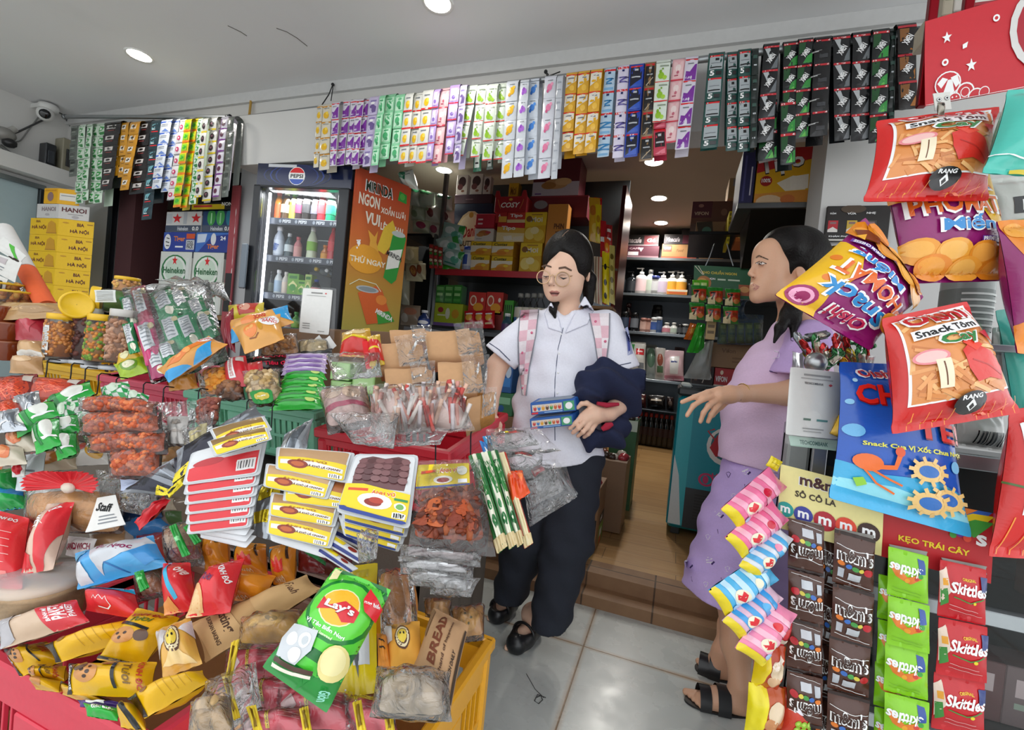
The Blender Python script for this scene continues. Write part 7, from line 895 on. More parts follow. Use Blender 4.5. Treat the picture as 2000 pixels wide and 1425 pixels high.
yl='p %s .06 .1 .94 .06 .94 .5 .06 .55;p #e8cc1c .05 .5 .4 .44 .95 .5 .95 .96 .05 .96;p #e4e2dc .08 .6 .5 .56 .92 .66 .92 .78 .5 .72 .08 .76;e .32 .7 .14 .14 #8a2f1c;e .32 .7 .09 .08 #b85a2a;t!/ .66 .7 .46 .08 #6a3a2a GÀ KHÔ LÁ CHANH;r .74 .84 .93 .94 w;'+';'.join('r %.2f .85 %.2f .93 k'%(.76+.03*i,.772+.03*i)for i in range(5))+';t! .5 .55 .4 .07 #a8641c ÁNH VŨ'
for k,(px,b)in enumerate((((408,838,516,812,532,840,430,880),.38),((404,862,524,834,532,858,420,892),.4))):tray('tray pack with a yellow label tilted above the red-labelled stack, %s'%('upper','lower')[k],px,b,0,0,yl%'#8a6a3a')
rl='r .06 .06 .94 .4 #dcdee0;t!/ .62 .3 .55 .13 k KHÔ BÒ SẤY TỎI;p #d8323a .06 .6 .35 .5 .94 .46 .94 .94 .06 .94;e .3 .52 .2 .1 #b8262e;r .68 .62 .92 .86 #e6e4e2;'+';'.join('r %.2f .66 %.2f .82 #5a5a5c'%(.7+.035*i,.715+.035*i)for i in range(6))
A0=(374,884,526,842,508,928,356,948);A1=(376,986,502,962,490,1030,364,1044)
for k in range(6):f=k/5;tray('tray pack with a red and white label in the hanging stack, %s from the top'%ORD[k],[a*(1-f)+c*f for a,c in zip(A0,A1)],.33-.013*k,0,0,rl,group='red-labelled trays')
for k in range(3):I('blank white tray back at the foot of the red-labelled stack, %s'%ORD[k],(376+8*k,1016+9*k,494+4*k,1022+12*k,480,1046+12*k,372+10*k,1032+9*k),.25-.012*k,.006,'#dcdee2','',name='jerky_tray',cat='food tray',fin='plastic',rc=.12,wr=.0004,pinch=0,flat=.02)
I('crumpled silver pouch between the two tray stacks',(556,848,612,816,600,874,520,962),.26,.02,'#a3a8ae','p #6f757c .5 .1 .9 .1 .6 .9 .4 .9;p #d8dce0 .1 .3 .4 .2 .3 .8;p #d6c23a 0 .8 .3 .7 .3 1 0 1',fin='foil',name='silver_pouch',cat='pouch');I('second crumpled silver pouch lower between the stacks',(500,950,552,930,534,1056,486,1044),.22,.015,'#9aa0a6','p #d8c02a .3 .1 1 .0 1 .3 .3 .4;p #d8c02a .2 .6 .9 .55 .9 .75 .2 .8',fin='foil',name='silver_pouch',cat='pouch')
B0=[(540,872,694,884,678,944,538,916),(520,904,660,926,640,976,514,950),(560,918,694,946,684,996,552,980)]
for k,(px,mt)in enumerate(((B0[0],'#b8926a'),(B0[1],'#c09a70'),(B0[2],'#b06a3a'),((530,960,668,984,654,1030,524,1006),'#a8805a'),((526,994,664,1018,646,1072,520,1042),'#b08a60'))):tray('chicken jerky tray with a yellow label, %s of the middle stack'%('topmost','second','third','fourth','lowest')[k],px,.35-.014*k,0,0,yl%mt,group='chicken jerky trays')
I('blank white tray back under the chicken jerky trays',(526,1030,660,1062,636,1090,530,1056),.27,.006,'#dcdee2','',name='jerky_tray',cat='food tray',fin='plastic',rc=.12,wr=.0004,pinch=0,flat=.02)
for k,px in enumerate(((640,1036,720,1088,700,1100,624,1056),(630,1060,700,1110,682,1118,622,1080),(660,1020,730,1060,722,1080,650,1046))):I('white and navy edged tray slipped sideways below the stacks, %s'%ORD[k],px,.28-.01*k,.006,'#d8dade','r 0 .6 1 .85 #1f2f7a;r .1 .1 .5 .4 #e6cc1c;e .7 .3 .1 .15 #8a2a1c',name='jerky_tray',cat='food tray',fin='plastic',wr=.0004,pinch=0)
mt='p #6a4446 .14 .1 .3 .06 .5 .1 .7 .06 .88 .1 .9 .3 .87 .56 .12 .6 .1 .3;'+''.join('e %.2f %.2f .07 .045 %s;'%(.18+.13*(i%6),.14+.1*(i//6),('#7a5254','#5c3a3c','#80595a')[i%3])for i in range(24))
av='p #e9cd16 .04 .56 .3 .54 .6 .58 .96 .6 .96 .94 .04 .9;p #d84a22 .1 .62 .38 .6 .38 .64 .1 .66;t! .6 .64 .34 .07 w ÁNH VŨ;t! .6 .64 .33 .055 #d8541c ÁNH VŨ;e .5 .76 .24 .1 #e6e4de;e .48 .78 .12 .05 #8a2216;e .52 .75 .1 .04 #b03a24;r .76 .68 .94 .71 #2f8a4a;e .85 .78 .08 .05 #efeede;e .85 .78 .05 .035 #6fa85a;r .76 .86 .94 .92 w;'+';'.join('r %.2f .865 %.2f .915 k'%(.78+.03*i,.795+.03*i)for i in range(5))+';p #1f3a8a .04 .9 .96 .94 .96 .97 .04 .95'
tray('dark beef jerky tray with a big yellow label, centre of the hanging row',(694,886,818,888,800,1034,656,1000),.37,0,0,mt+av)
for k in range(3):tray('beef jerky tray peeping out below the dark one, %s'%ORD[k],(672-6*k,960+22*k,806-6*k,1000+22*k,794-8*k,1050+14*k,668+2*k,1018+14*k),.33-.015*k,0,0,'r .05 .5 .95 .95 #e6ca16;r .05 .9 .95 .97 #1f3a8a;e .5 .7 .15 .1 #8a2a1c;r .8 .75 .93 .88 w')
jk=''.join('e %.2f %.2f %.2f %.2f %s;'%(.12+.74*((i*37)%31)/31,.42+.42*((i*53)%37)/37,.06+.03*(i%3),.03+.014*(i%4),('#7a2c12','#a8481f','#8f3a18','#b85a2a','#6a2410')[i%5])for i in range(70))
th=clearbag('clear bag of red-brown jerky with a yellow header card, right of the trays',(812,900,938,896,970,1088,796,1074),.36,.02,None,name='jerky_bag',cat='bag');q=hq((812,900,938,896,970,1088,796,1074),.36,.8)
o=pack('filling',None,None,hq((822,958,934,950,948,1056,806,1050),.36),.016,'#8a3a18',jk.replace('.42+','.2+'),'food',th,wr=.004,rc=.3,kind='stuff',mx=.12);bumps('loose_pieces',th,packsurf(hq((822,958,934,950,948,1056,806,1050),.36),.014,.05,.3,0,.02),200,.0105,('#6f2c10','#85391a','#5a220c','#94481f'),'food',sq=(1.6,.8,.5))
pack('header_card',None,None,hq((816,908,916,904,918,948,812,956),.375),.001,'#e9cd16','p #d84a22 .08 .3 .36 .26 .36 .36 .08 .42;t! .62 .3 .4 .26 w ÁNH VŨ;t! .62 .3 .38 .2 #d8541c ÁNH VŨ;e .5 .7 .18 .16 #e6e2d8;e .5 .72 .12 .1 #8a2216;e .86 .35 .1 .2 #efeede;r .78 .72 .95 .88 w;r 0 .92 1 1 #1f3a8a','card',th,wr=0,flat=.01,pinch=0)
for k,px in enumerate(((780,1062,946,1078,940,1108,776,1096),(776,1086,930,1100,926,1134,780,1120),(790,1110,922,1122,914,1154,800,1142),(834,1130,940,1128,920,1166,840,1160))):clearbag('flat empty-looking clear bag hanging under the jerky bag, %s'%ORD[k],px,.34-.01*k,.014,'#c9c6c8' if k else '#a8999a',film=FILMW,name='jerky_bag',cat='bag',group='clear bags under the jerky',iw=(.1,.9,.2,.6),extra='r .3 .3 .7 .6 #dcdcde',fin='paper')
clearbag('twisted clear film hanging between the trays and the jerky bag',(696,1040,740,1036,736,1090,700,1100),.36,.03,None,film=FILMW,name='film_wrap',cat='film wrap');clearbag('plain clear bag behind the jerky bag',(920,896,962,902,968,1010,936,1010),.3,.01,None,name='film_bag',cat='bag')
ss='r 0 .88 1 1 #cfb98a;r .3 0 .72 .88 #e2e0cc;l #1f6a34 .08 .5 .12 .5 .4;e .5 .6 .12 .05 #1f7a3a;e .5 .75 .18 .06 #1f6a34;l #2f7a3a .03 .4 .2 .6 .5'
for k,(px,c)in enumerate((((914,890,936,884,992,1066,972,1082),'#2a6a34'),((932,886,958,880,1010,1062,994,1074),'#2f7a3a'),((952,884,972,878,1024,1060,1010,1070),'#245c30'),((968,886,988,882,1042,1060,1024,1072),'#a83a2a'))):I('long snack stick pack with a kraft end, %s'%('green, nearest the jerky bag','green, second from the jerky bag','dark green, third from the jerky bag','red edged, outermost')[k],px,.34-.012*k,.012,c,ss if k<3 else 'r .25 0 .8 1 #d8c9a0;r 0 .9 1 1 #cfb98a',name='snack_stick_pack',cat='snack pack')
for k,(px,c)in enumerate((((936,860,960,868,978,930,958,934),'#2f7ac0'),((956,868,972,874,988,930,974,930),'#2fa04a'),((942,852,958,850,966,876,950,880),'#3f9ad0'))):I('%s pack corner behind the snack sticks'%('blue','bright green','pale blue')[k],px,.27,.01,c,'l w .05 .3 .2 .6 .7',name='snack_pack',cat='snack pack')
fr_='e .5 .3 .3 .15 #6a6460;l #4a4642 .03 .2 .2 .5 .3 .8 .22;l #8a8682 .02 .2 .5 .6 .45 .85 .6'
for k,(px,b,art)in enumerate((((948,838,1052,834,1098,880,950,898),.3,'p #c8322a .38 .3 .62 .28 .66 .45 .4 .45;p #e6cc1c .3 .25 .4 .2 .42 .4 .32 .42'),((950,872,1092,880,1080,940,972,934),.28,'p #b8302a .4 .2 .7 .2 .78 .42 .42 .4;r .42 .42 .76 .48 #e0dcd4'),((1010,900,1090,896,1130,964,1034,1030),.26,'p #a84044 .2 .2 .6 .05 .7 .3 .3 .45;r .3 .25 .5 .32 #d8b0a8'),((1020,920,1104,900,1128,970,1040,1024),.22,''))):clearbag('clear silvery bag beside the girl, %s'%('topmost with a red and yellow tag','second with a red tag','third, hanging lowest with a dull red tag','rear one without a tag')[k],px,b,.02,'#8f8c88',film=FILM,mat=FILMW,extra=fr_+';'+art,name='dried_food_bag',cat='bag',iw=(.08,.8,.1,.7))
I('crumpled bright orange packet hanging by the snack sticks',(986,922,1020,918,1036,962,1000,986),.32,.022,'#e2501c','p #c83a10 .3 .2 .6 .3 .5 .8;p #f07a3a .6 .2 .9 .3 .7 .6',wr=.008,name='orange_packet',cat='packet')
for k,(px,c,art,lb)in enumerate((((150,866,214,862,220,906,146,910),'#d8d2cc','p #c83a2a .1 .2 .5 .1 .5 .5 .1 .6;e .7 .6 .2 .25 #d8a03a','white packet with a red corner left of the lowest peanut bag'),((60,884,150,876,152,916,62,922),'#c9b49a','e .5 .5 .3 .3 #b8743a;r 0 0 1 .15 #8a2a2a','tan cracker packet behind the red frill'),((250,944,340,938,338,1000,252,1004),'#4a3a44','p #d8b84a .1 .3 .3 .2 .35 .6 .15 .7;r .5 .5 .9 .6 #8a7a8a','dark packet with a yellow mark under the pale blue card'),((306,880,362,866,356,936,304,946),'#8a6a4a','e .5 .4 .35 .25 #a87a4a;p #d8d0c4 .1 .6 .9 .55 .8 .9 .2 .95','brown packet right of the lowest peanut bags'),((346,1030,392,1036,396,1084,344,1080),'#b88a4a','e .5 .5 .3 .3 #d8b070','tan packet below the blank white trays'),((600,1050,690,1086,690,1130,598,1118),'#5a2426','p #2f7a3a .2 .1 .6 .3 .3 .6','maroon packet behind the sideways trays'),((-8,900,30,896,34,930,-8,934),'#c8c0b4','e .5 .5 .3 .3 #c8602a','cream packet at the left edge above the green one'))):I(lb,px,.02,.03,c,art)
clearbag('cloudy clear bag between the red frill and the slanting pouches',(186,916,320,940,300,1010,196,990),.12,.03,None,film=FILMW,name='film_bag',cat='bag')
# lower heap of breads and cakes
g=G();u,v=np.meshgrid(np.linspace(-1.5,-.4,24),np.linspace(.56,1.1,14),indexing='ij');g.grid(np.stack([u,v,(.17+.05*np.sin(7*u)*np.cos(9*v)+.1*(v-.6))],2),M('#8a5a2a','paper'));g.obj('loose_packaging',label='dark layer of packs under the visible heap in the lower crates',cat='packaging',kind='stuff')
kd=lambda c='w':'t!@0 .5 .1 .6 .06 %s KINH ĐÔ;'%c
def C(label,px,b,t,col,art='',**k):k.setdefault('name','cake_pack');k.setdefault('cat','cake pack');return I(label,px,b,t,col,art,**k)
for k,px in enumerate(((-12,918,32,914,36,962,-12,968),(-10,946,46,960,50,992,-10,1000))):C('shiny %s packet at the left edge above the red cake packs'%('green','blue and green')[k],px,.06,.03,('#1d8a3a','#2a86c8')[k],'l w .05 .2 .3 .6 .5;'+('' if k==0 else 'p #1fa04a 0 .5 1 .3 1 1 0 1'),wr=.006)
C('white sheet pouch beside the green packets',(36,890,90,882,84,960,30,958),.08,.015,'#d3d9de','r .2 .5 .8 .55 S',name='pouch');C('small white card with a red emblem behind the white sheet pouch',(20,896,54,898,48,930,24,932),.12,.004,'#dcd8d4','e .5 .6 .35 .3 #c8202c;l k .04 .2 .25 .8 .3',name='label_card',cat='card',fin='card')
t=clearbag('clear bread bag tied with a red frill and a white label',(50,942,232,930,246,1042,42,1040),.1,.05,'#c98a4c',extra='r 0 .0 1 .3 #d8d4d0;p #d99a5a .05 .4 .95 .35 .95 1 .05 1;e .3 .75 .2 .15 #e0aa70',name='bread_bag',cat='bread bag',iw=(.03,.97,.05,.97),fin='food')
fq=W(134,952,1.0);g=G();P=[]
for a in np.linspace(-.15,math.pi*1.02,60):
 rr=.075+.012*math.sin(a*3);d=RGT*math.cos(a)+UPV*math.sin(a)*.62;P.append([fq+d*(.012+(rr-.012)*s_)+FWD*(.006*math.sin(a*42)*s_-.02*s_)for s_ in np.linspace(0,1,5)])
g.grid(np.array(P)[::-1],M('#e0202c','film'));g.obj('red_frill',t);g=G();g.ell(fq,A(.018,.012,.012),M('#d8cfc0','cloth'));g.obj('tie',t);pack('white_label',None,None,hq((190,972,226,966,246,1024,166,1040),.16),.002,'#e2e0dc','t!@-18 .46 .36 .62 .26 k Staff;r .3 .62 .8 .65 S;r .3 .72 .85 .75 S;r .3 .82 .85 .85 S','paper',t,wr=0)
C('white sandwich pack with plum lettering',(132,1046,190,1052,178,1094,128,1084),.08,.012,'#e0dcda','t!@8 .5 .5 .85 .3 #8a1a3a SANDWICH',cat='bread pack',name='bread_pack')
rd='l #f2b8b4 .01 .2 .3 .8 .3;l #f2b8b4 .01 .2 .4 .8 .4;l #f2b8b4 .01 .2 .5 .8 .5;l #f2b8b4 .01 .2 .6 .8 .6;l #f2b8b4 .01 .2 .7 .7 .7;r .1 .8 .7 .86 #f08a84'
C('red cake pack with white lettering standing at the left edge',(-14,994,58,1012,44,1150,-16,1156),.12,.035,'#dc2f36',kd()+rd);C('red and clear cake pack leaning right beside the red one',(92,984,146,980,104,1112,40,1124),.14,.035,'#d8b8a4','p #da3038 .5 0 1 0 1 .5 .7 1 .5 1;p #da3038 0 .7 .4 .8 .4 1 0 1;l w .04 .55 .2 .75 .1;l #e8d0c0 .01 .3 .3 .6 .4;t!@-80 .3 .3 .8 .1 w PAKET');C('red pack corner between the two red cake packs',(50,1000,80,1010,70,1060,44,1056),.1,.02,'#e03a34','')
C('blue and clear bread pack with a plum script name',(146,1080,300,1044,330,1104,150,1152),.14,.045,'#4fa4dc','p #c9ccd2 .3 .15 .9 .0 1 .3 .75 .55 .45 .7 .35 .9;t!/@-14 .6 .36 .4 .2 #8a2a5a Bu Ngoc;p #d8dce2 .02 .6 .2 .55 .2 .95 .05 .95;p #3f8fcf .75 .55 1 .3 1 .8 .8 .9;l #2f6fb0 .03 .45 .7 .6 .95;r .0 .1 .25 .35 #6fbbe8',name='bread_pack',cat='bread pack',wr=.006)
I('red ribbon roll at the neck of a clear bag, by the slanting pouches',(262,1020,320,968,334,976,272,1036),.16,.016,'#d8202c','l #a81420 .1 .1 .5 .9 .5',name='ribbon',cat='ribbon',wr=.006)
clearbag('clear bread bag closed with green twist ribbons',(316,1028,384,1012,402,1104,326,1112),.12,.04,'#b8926a',film=FILMW,extra='p #8a2a2a 0 .8 1 .7 1 1 0 1',name='bread_bag',cat='bread bag');
for k,px in enumerate(((330,1028,344,1022,372,1082,356,1088),(358,1030,370,1022,394,1056,380,1064),(262,1118,280,1112,292,1146,274,1156))):I('glossy green twist ribbon on the clear bags, %s'%('long one','short one','lower one by the blue pack')[k],px,.18,.008,'#1f9a3a','l #8fe09a .15 .2 .5 .8 .5',name='twist_ribbon',cat='ribbon')
clearbag('clear bag of small green-tied rolls under the blue bread pack',(262,1110,320,1090,326,1164,268,1176),.1,.03,'#b06a3a',film=FILMW,name='bread_bag',cat='bread bag');C('white and yellow corner of a pack under the red peanut bags',(234,958,262,956,264,990,238,996),.08,.01,'#2a1a1c','p #e8cc3a .3 .3 .6 .2 .6 .7 .4 .9;p #d8a828 .6 .4 .9 .5 .7 .8');C('dark blue pack behind the white bread label',(240,988,316,976,318,1010,236,1020),.06,.01,'#1f3f6a','')
p=W(74,1214,.92);t=thing('cake_tub','clear round tub of beige sponge cake with a domed lid','tub',p);g=G();ax=nrm(np.stack([RGT,FWD-UPV*0,UPV]))
for nm,prof,m in(('tub_wall',[(.001,0),(.07,0),(.074,.085)],PLAS),('sponge_cake',[(.001,.003),(.066,.003),(.07,.072),(.001,.072)],M('#d6b084','food')),('lid',[(.075,.083),(.079,.086),(.077,.094),(.068,.1),(.001,.106)],clear('milky_plastic',haze=.3,bump=.1,rough=.12,refl=1.5))):g=G();g.lathe(prof,m,p,None,30);g.obj(nm,t)
C('red and clear toast pack with bold white lettering',(-6,1212,150,1170,176,1214,2,1268),.12,.03,'#d0b49a','p #d43a44 .55 0 1 0 1 1 .6 1;t!@90 .78 .5 .27 .34 w PAKET;t!@90 .91 .5 .25 .13 w PAKET;t!@90 .65 .55 .22 .12 w BÁNH MÌ;p #b8b4b8 .0 .1 .25 .0 .2 .9 .0 1;l w .02 .1 .3 .4 .4',name='bread_pack',cat='bread pack')
hand_='l w .025 .3 .6 .35 .5 .4 .62 .46 .5 .52 .62 .58 .52 .6 .75 .5 .85 .36 .82'
C('red cake pack with a cyan strip along its top, beside the tub',(166,1146,262,1150,284,1212,168,1192),.12,.035,'#dc3036','p #22a8d0 0 0 1 .02 1 .2 0 .16;t! .28 .09 .2 .06 w RUỐC GÀ;t! .74 .12 .2 .06 w RUỐC GÀ;'+hand_);C('red cake pack with a cyan stripe across, standing upright',(318,1100,372,1098,388,1190,322,1202),.16,.04,'#d82c34','p #22a8d0 .2 0 .35 0 .62 .8 .5 .84;t!@-40 .8 .3 .3 .14 #f4d8d4 ove;p #e89a5a .0 .85 .4 .78 .5 1 0 1');C('long red cake pack leaning right with a bread picture',(408,1106,478,1090,450,1196,362,1208),.2,.04,'#dc3036',kd()+'e .15 .8 .3 .3 #e8b078;e .15 .82 .24 .22 #f0c894;t!@-20 .45 .45 .3 .12 #5a2a5a Tươi;t!@-60 .8 .4 .5 .1 w KINH ĐÔ')
crn='p #d8322a .3 .7 .3 .5 .4 .6 .5 .45 .6 .6 .7 .5 .7 .72;e .5 .75 .2 .05 #d8322a;'
for k,px in enumerate(((398,1034,444,1040,450,1110,400,1120),(462,1058,520,1062,524,1124,456,1120),(526,1068,580,1058,576,1140,534,1142),(446,1110,540,1124,516,1180,440,1170))):C('orange cake pack, %s'%('standing behind the green-tied bag','with a red crown behind the red pack','with a red crown, rightmost of the four','lying in front of the other three')[k],px,.08+.02*k,.04,'#e08a1e',('l #3a2016 .06 .5 .05 .8 .4;e .45 .6 .2 .12 #c8701a;' if k==0 else crn+'l #3a2016 .05 .75 .1 .85 .5;p #22a8d0 0 .1 .2 .1 .1 .5 0 .5;' if k<3 else '')+('t! .4 .9 .5 .1 #f0d0a0 KINH ĐÔ' if k else ''))
C('dark red pack glimpsed behind the bread bags',(580,1062,640,1084,634,1120,582,1114),.1,.02,'#6a1a1c','p #1f7a3a .3 0 1 .4 1 .6 .3 .3')
ckp=lambda r=0:'p #2a1a14 0 0 .1 0 .06 1 0 1;t!@-86 .045 .5 .3 .1 w CHOCOLATE;e .3 .5 .16 .26 #c98a4a;e .26 .44 .03 .05 #3a2014;e .34 .52 .03 .05 #3a2014;e .3 .62 .03 .04 #3a2014;e .36 .38 .02 .04 #3a2014;e .22 .3 .1 .14 #5a3a24;e .55 .25 .08 .08 #8a5a2a;r .62 .2 .66 .85 k;t!@-88 .77 .5 .2 .2 #7a5a12 Tươi;t!@-88 .9 .5 .3 .18 #b8321c KINH ĐÔ;'
bk_='p #2a1a14 0 0 .12 .1 .06 1 0 1;'+';'.join('l #a87a0a .012 %.2f .2 %.2f .85'%(x,x)for x in(.4,.5,.6,.7,.8))+';e .22 .35 .06 .1 #8a5a2a'
for k,(px,art,b)in enumerate((((8,1268,92,1252,128,1290,40,1322),ckp(),.03),((86,1258,262,1206,282,1240,110,1296),bk_,.1),((268,1186,352,1206,282,1300,188,1288),'t!@10 .5 .14 .6 .1 #b8321c KINH ĐÔ;t!/@10 .5 .27 .4 .1 #4a6a1a Tươi;p k .1 .34 .8 .4 .8 .46 .1 .4;e .4 .6 .25 .14 #c98a4a;e .3 .6 .04 .025 #3a2014;e .48 .58 .04 .025 #3a2014;e .4 .66 .04 .025 #3a2014;e .75 .55 .12 .1 #5a3a24;p #2a1a14 0 .92 1 .96 1 1 0 .98',.12),((134,1296,308,1292,300,1364,132,1356),ckp(),.14),((248,1362,396,1308,412,1330,282,1404),bk_,.16),((118,1330,238,1374,230,1396,122,1356),'p k 0 0 1 0 1 .4 0 .3;t! .5 .2 .5 .2 w CHOCOLATE',.1),((62,1302,130,1300,126,1330,66,1330),ckp(),.04),((230,1378,276,1376,286,1428,236,1420),'p k .1 0 .3 0 .9 1 .6 1',.14),((64,1318,120,1330,116,1352,70,1346),'e .5 .5 .2 .3 #c98a4a',.05))):
 C('yellow cookie pack with dark ends, %s'%('in the left corner of the rose crate','lying long below the toast pack','standing with red lettering in the middle','lying flat with a cookie picture','back side up, right front of the rose crate','dark edged, under the flat one','half hidden by the left corner one','small corner at the front rim','little one deep at the left')[k],px,b,.035,'#e4b012',art,group='yellow cookie packs')
C('violet edged pack peeping under the yellow cookie packs',(150,1366,250,1372,246,1384,156,1380),.12,.01,'#4a2a7a','r .2 .3 .6 .6 w');C('small bright green pack under the yellow cookie packs',(162,1372,238,1384,230,1408,170,1398),.13,.015,'#22a83a','t! .6 .4 .6 .3 w ĐẶC BIỆT')
emb='e .5 .45 .22 .28 #5a3a2a;e .5 .45 .19 .24 #e8d8b0;e .5 .45 .14 .18 #5a3a2a;e .5 .45 .12 .155 #e6c84a;e .46 .42 .02 .03 k;e .54 .42 .02 .03 k'
C('amber egg roll bag with a round emblem',(304,1232,372,1204,396,1296,318,1326),.18,.025,'#d8a448','p #c9c2c0 .0 .0 .5 .3 .2 .5 0 .8;p #d0cbd0 .7 .3 1 .1 1 .5;p #e8c888 .1 .85 .5 .6 .9 .95;'+emb,name='egg_roll_bag',cat='bread bag');I('long kraft bread bag with brown script lettering, behind the green crisps',(370,1218,600,1122,628,1150,400,1296),.15,.03,'#b8905f','p #c9a270 .0 .1 .3 0 .35 1 .05 1;t!/@-90 .25 .45 .24 .33 #4a2f1c Tasting;t!@-90 .14 .5 .25 .11 #4a2f1c EUROPEAN BAKING;l #e0cda8 .04 .3 .1 .95 .0;p #c09a68 .5 .1 1 0 1 1 .5 1;t!/@-90 .84 .5 .16 .22 #5a3a22 Fresh',name='bread_bag',cat='bread bag',fin='paper')
clearbag('clear bag of golden garlic toast behind the green crisps',(470,1204,590,1188,600,1262,460,1268),.2,.04,'#b8863a',extra='e .5 .4 .3 .3 #c99a4a;e .6 .5 .1 .08 #8a6a2a;e .3 .6 .1 .08 #d8aa5a',name='toast_bag',cat='bread bag',fin='food')
kdr='r .4 0 .46 .8 #e8c83a;t!@-86 .43 .4 .5 .05 #7a3a1a SANDWICH;l #f0a8ac .02 .6 .2 .9 .25;l #f0a8ac .02 .6 .35 .9 .4;l #f0a8ac .02 .6 .5 .9 .55;p #f0d0d0 .05 .5 .2 .3 .3 .6 .1 .9;t!@-86 .96 .5 .6 .06 w KINH ĐÔ'
for k,(px,b)in enumerate((((440,1262,560,1240,566,1330,430,1352),.1),((452,1330,600,1310,620,1400,440,1412),.13),((540,1330,690,1350,700,1440,530,1440),.14),((470,1390,600,1376,620,1450,460,1456),.16),((640,1356,770,1360,780,1440,650,1440),.13))):clearbag('rosy sandwich cake pack in crinkled film, %s'%('uppermost, left of the green crisps','left, below the uppermost','middle, under the green crisps','lowest left','right, by the yellow packet')[k],px,b,.03,'#d8485a',film=FILM,extra=kdr,name='sandwich_pack',cat='cake pack',group='rosy sandwich packs',fin='film')
for k,px in enumerate(((452,1254,470,1246,452,1330,438,1336),(432,1316,446,1312,470,1400,456,1406),(480,1380,500,1376,514,1428,496,1430),(584,1384,602,1378,610,1430,592,1432),(688,1372,706,1366,716,1426,698,1430),(748,1384,766,1380,772,1430,754,1432))):I('yellow strip label on the rosy sandwich packs, %s from the left'%ORD[k],px,.19,.003,'#e6c832','r .3 .15 .6 .85 #8a6a1a',name='strip_label',cat='label',fin='card')
clearbag('clear bag of pale bread rolls at the bottom edge',(372,1370,450,1352,462,1440,364,1444),.22,.03,'#b8925f',film=FILMW,extra='e .5 .4 .4 .25 #c9a674;l #a07c4a .04 .2 .6 .8 .7',name='bread_bag',cat='bread bag',fin='food')
lay='p #1d8a34 0 0 1 0 1 1 0 1;'+''.join('e .5 .34 %.3f %.3f %s;'%(r,r*.52,c)for r,c in((.98,'#4fc83a'),(.82,'#0f6a2c'),(.66,'#58cc3a'),(.52,'#0f7a2e'),(.46,'#5fd23e')))
lay+='e .46 .33 .3 .16 #f2e6b8;e .46 .33 .28 .15 #f0b428;p #d4202c .17 .3 .3 .35 .5 .27 .76 .3 .76 .39 .6 .43 .4 .36 .18 .42;t!@3 .47 .345 .46 .085 #8a1018 Lay\'s;t!@3 .47 .34 .45 .082 w Lay\'s;t! .45 .52 .6 .045 w Vị Tảo Biển Nori;t! .45 .565 .3 .022 #d8f0c0 Nori Seaweed;e .78 .7 .2 .13 #e8d890;e .76 .69 .16 .1 #f0e4a8;p #c8ccd0 .05 .6 .4 .56 .46 .7 .36 .84 .08 .86 .02 .74;e .15 .7 .07 .05 w;e .3 .66 .08 .055 #e6eaec;e .28 .78 .08 .055 #eef0f2;e .3 .66 .04 .03 #c0c6ca;l #4a2f22 .03 .08 .88 .4 .86 .6 .82;l #e8e0d0 .02 .1 .92 .4 .89 .6 .85;t!@-75 .86 .9 .1 .08 #8fd8c0 Giòn;p #e8e0a8 .02 .02 .16 .05 .2 .14 .08 .16;p #d8202c .72 .1 .98 .18 .98 .3 .8 .28 .7 .2;t!@14 .84 .2 .2 .04 w rong biển'
t=pack('crisp_bag','green crisp bag with a red and yellow round emblem lying on the lower heap','snack bag',[W(656,1108,.7),W(764,1152,.7),W(638,1392,.61),W(512,1302,.61)],.032,'#1d8a34',lay,'film',wr=.0028,nu=28,nv=34,mx=.035,lift=.0012,step=.0003,rc=.02)
C('yellow packet standing under the green crisp bag',(652,1110,738,1098,738,1352,648,1366),.14,.02,'#ead01a','r .35 .06 .8 .14 #c9b414;r .3 .15 .4 .2 k;p #d8dadc .5 .45 .85 .45 .85 .82 .5 .82;l #8a8a2a .02 .55 .6 .8 .6;p #5a5d60 .4 .6 .7 .55 .6 .9',name='snack_packet',cat='snack pack',flat=.05)
g=G();a,b=W(768,1114,.86),W(790,1236,.82);n_=12;g.tube([a+(b-a)*u for u in np.linspace(0,1,n_)],[.034*math.sin(math.pi*(.12+.82*u))**.45 for u in np.linspace(0,1,n_)],M('#c07c3a','food'),18);o=g.obj('milk_bread',label='long golden milk bread roll right of the green crisp bag',cat='bread')
clearbag('clear bag around the long golden bread roll',(738,1112,806,1108,828,1300,744,1306),.2,.045,None,name='film_bag',cat='bag');C('amber paper pocket with a round emblem below the golden roll',(750,1222,820,1212,828,1300,760,1308),.22,.02,'#e0a03c','p #cfc8c4 0 0 .2 .05 .2 .5 0 .5;'+emb,name='paper_pocket',cat='bread bag',fin='paper');C('small orange bread roll beside the amber pocket',(736,1236,758,1240,764,1306,738,1300),.22,.02,'#d8862a','l k .04 .3 .4 .7 .42;l k .04 .3 .6 .7 .62',name='bread_pack',cat='bread pack',fin='food')
I('kraft bread bag with big brown printed lettering, right of the heap',(846,1186,916,1222,878,1404,800,1318),.22,.03,'#b38c66','p #8a6a48 0 0 .12 .05 .1 .5 0 .4;t!@90 .4 .42 .98 .13 #6a3216 BREAD;t!@90 .64 .42 .98 .055 #5a3a26 hand of happiness;t!@90 .84 .6 .5 .045 #2a1a12 FRESH DAILY;r .94 .1 .98 .9 #3a2a1e',name='bread_bag',cat='bread bag',fin='paper')
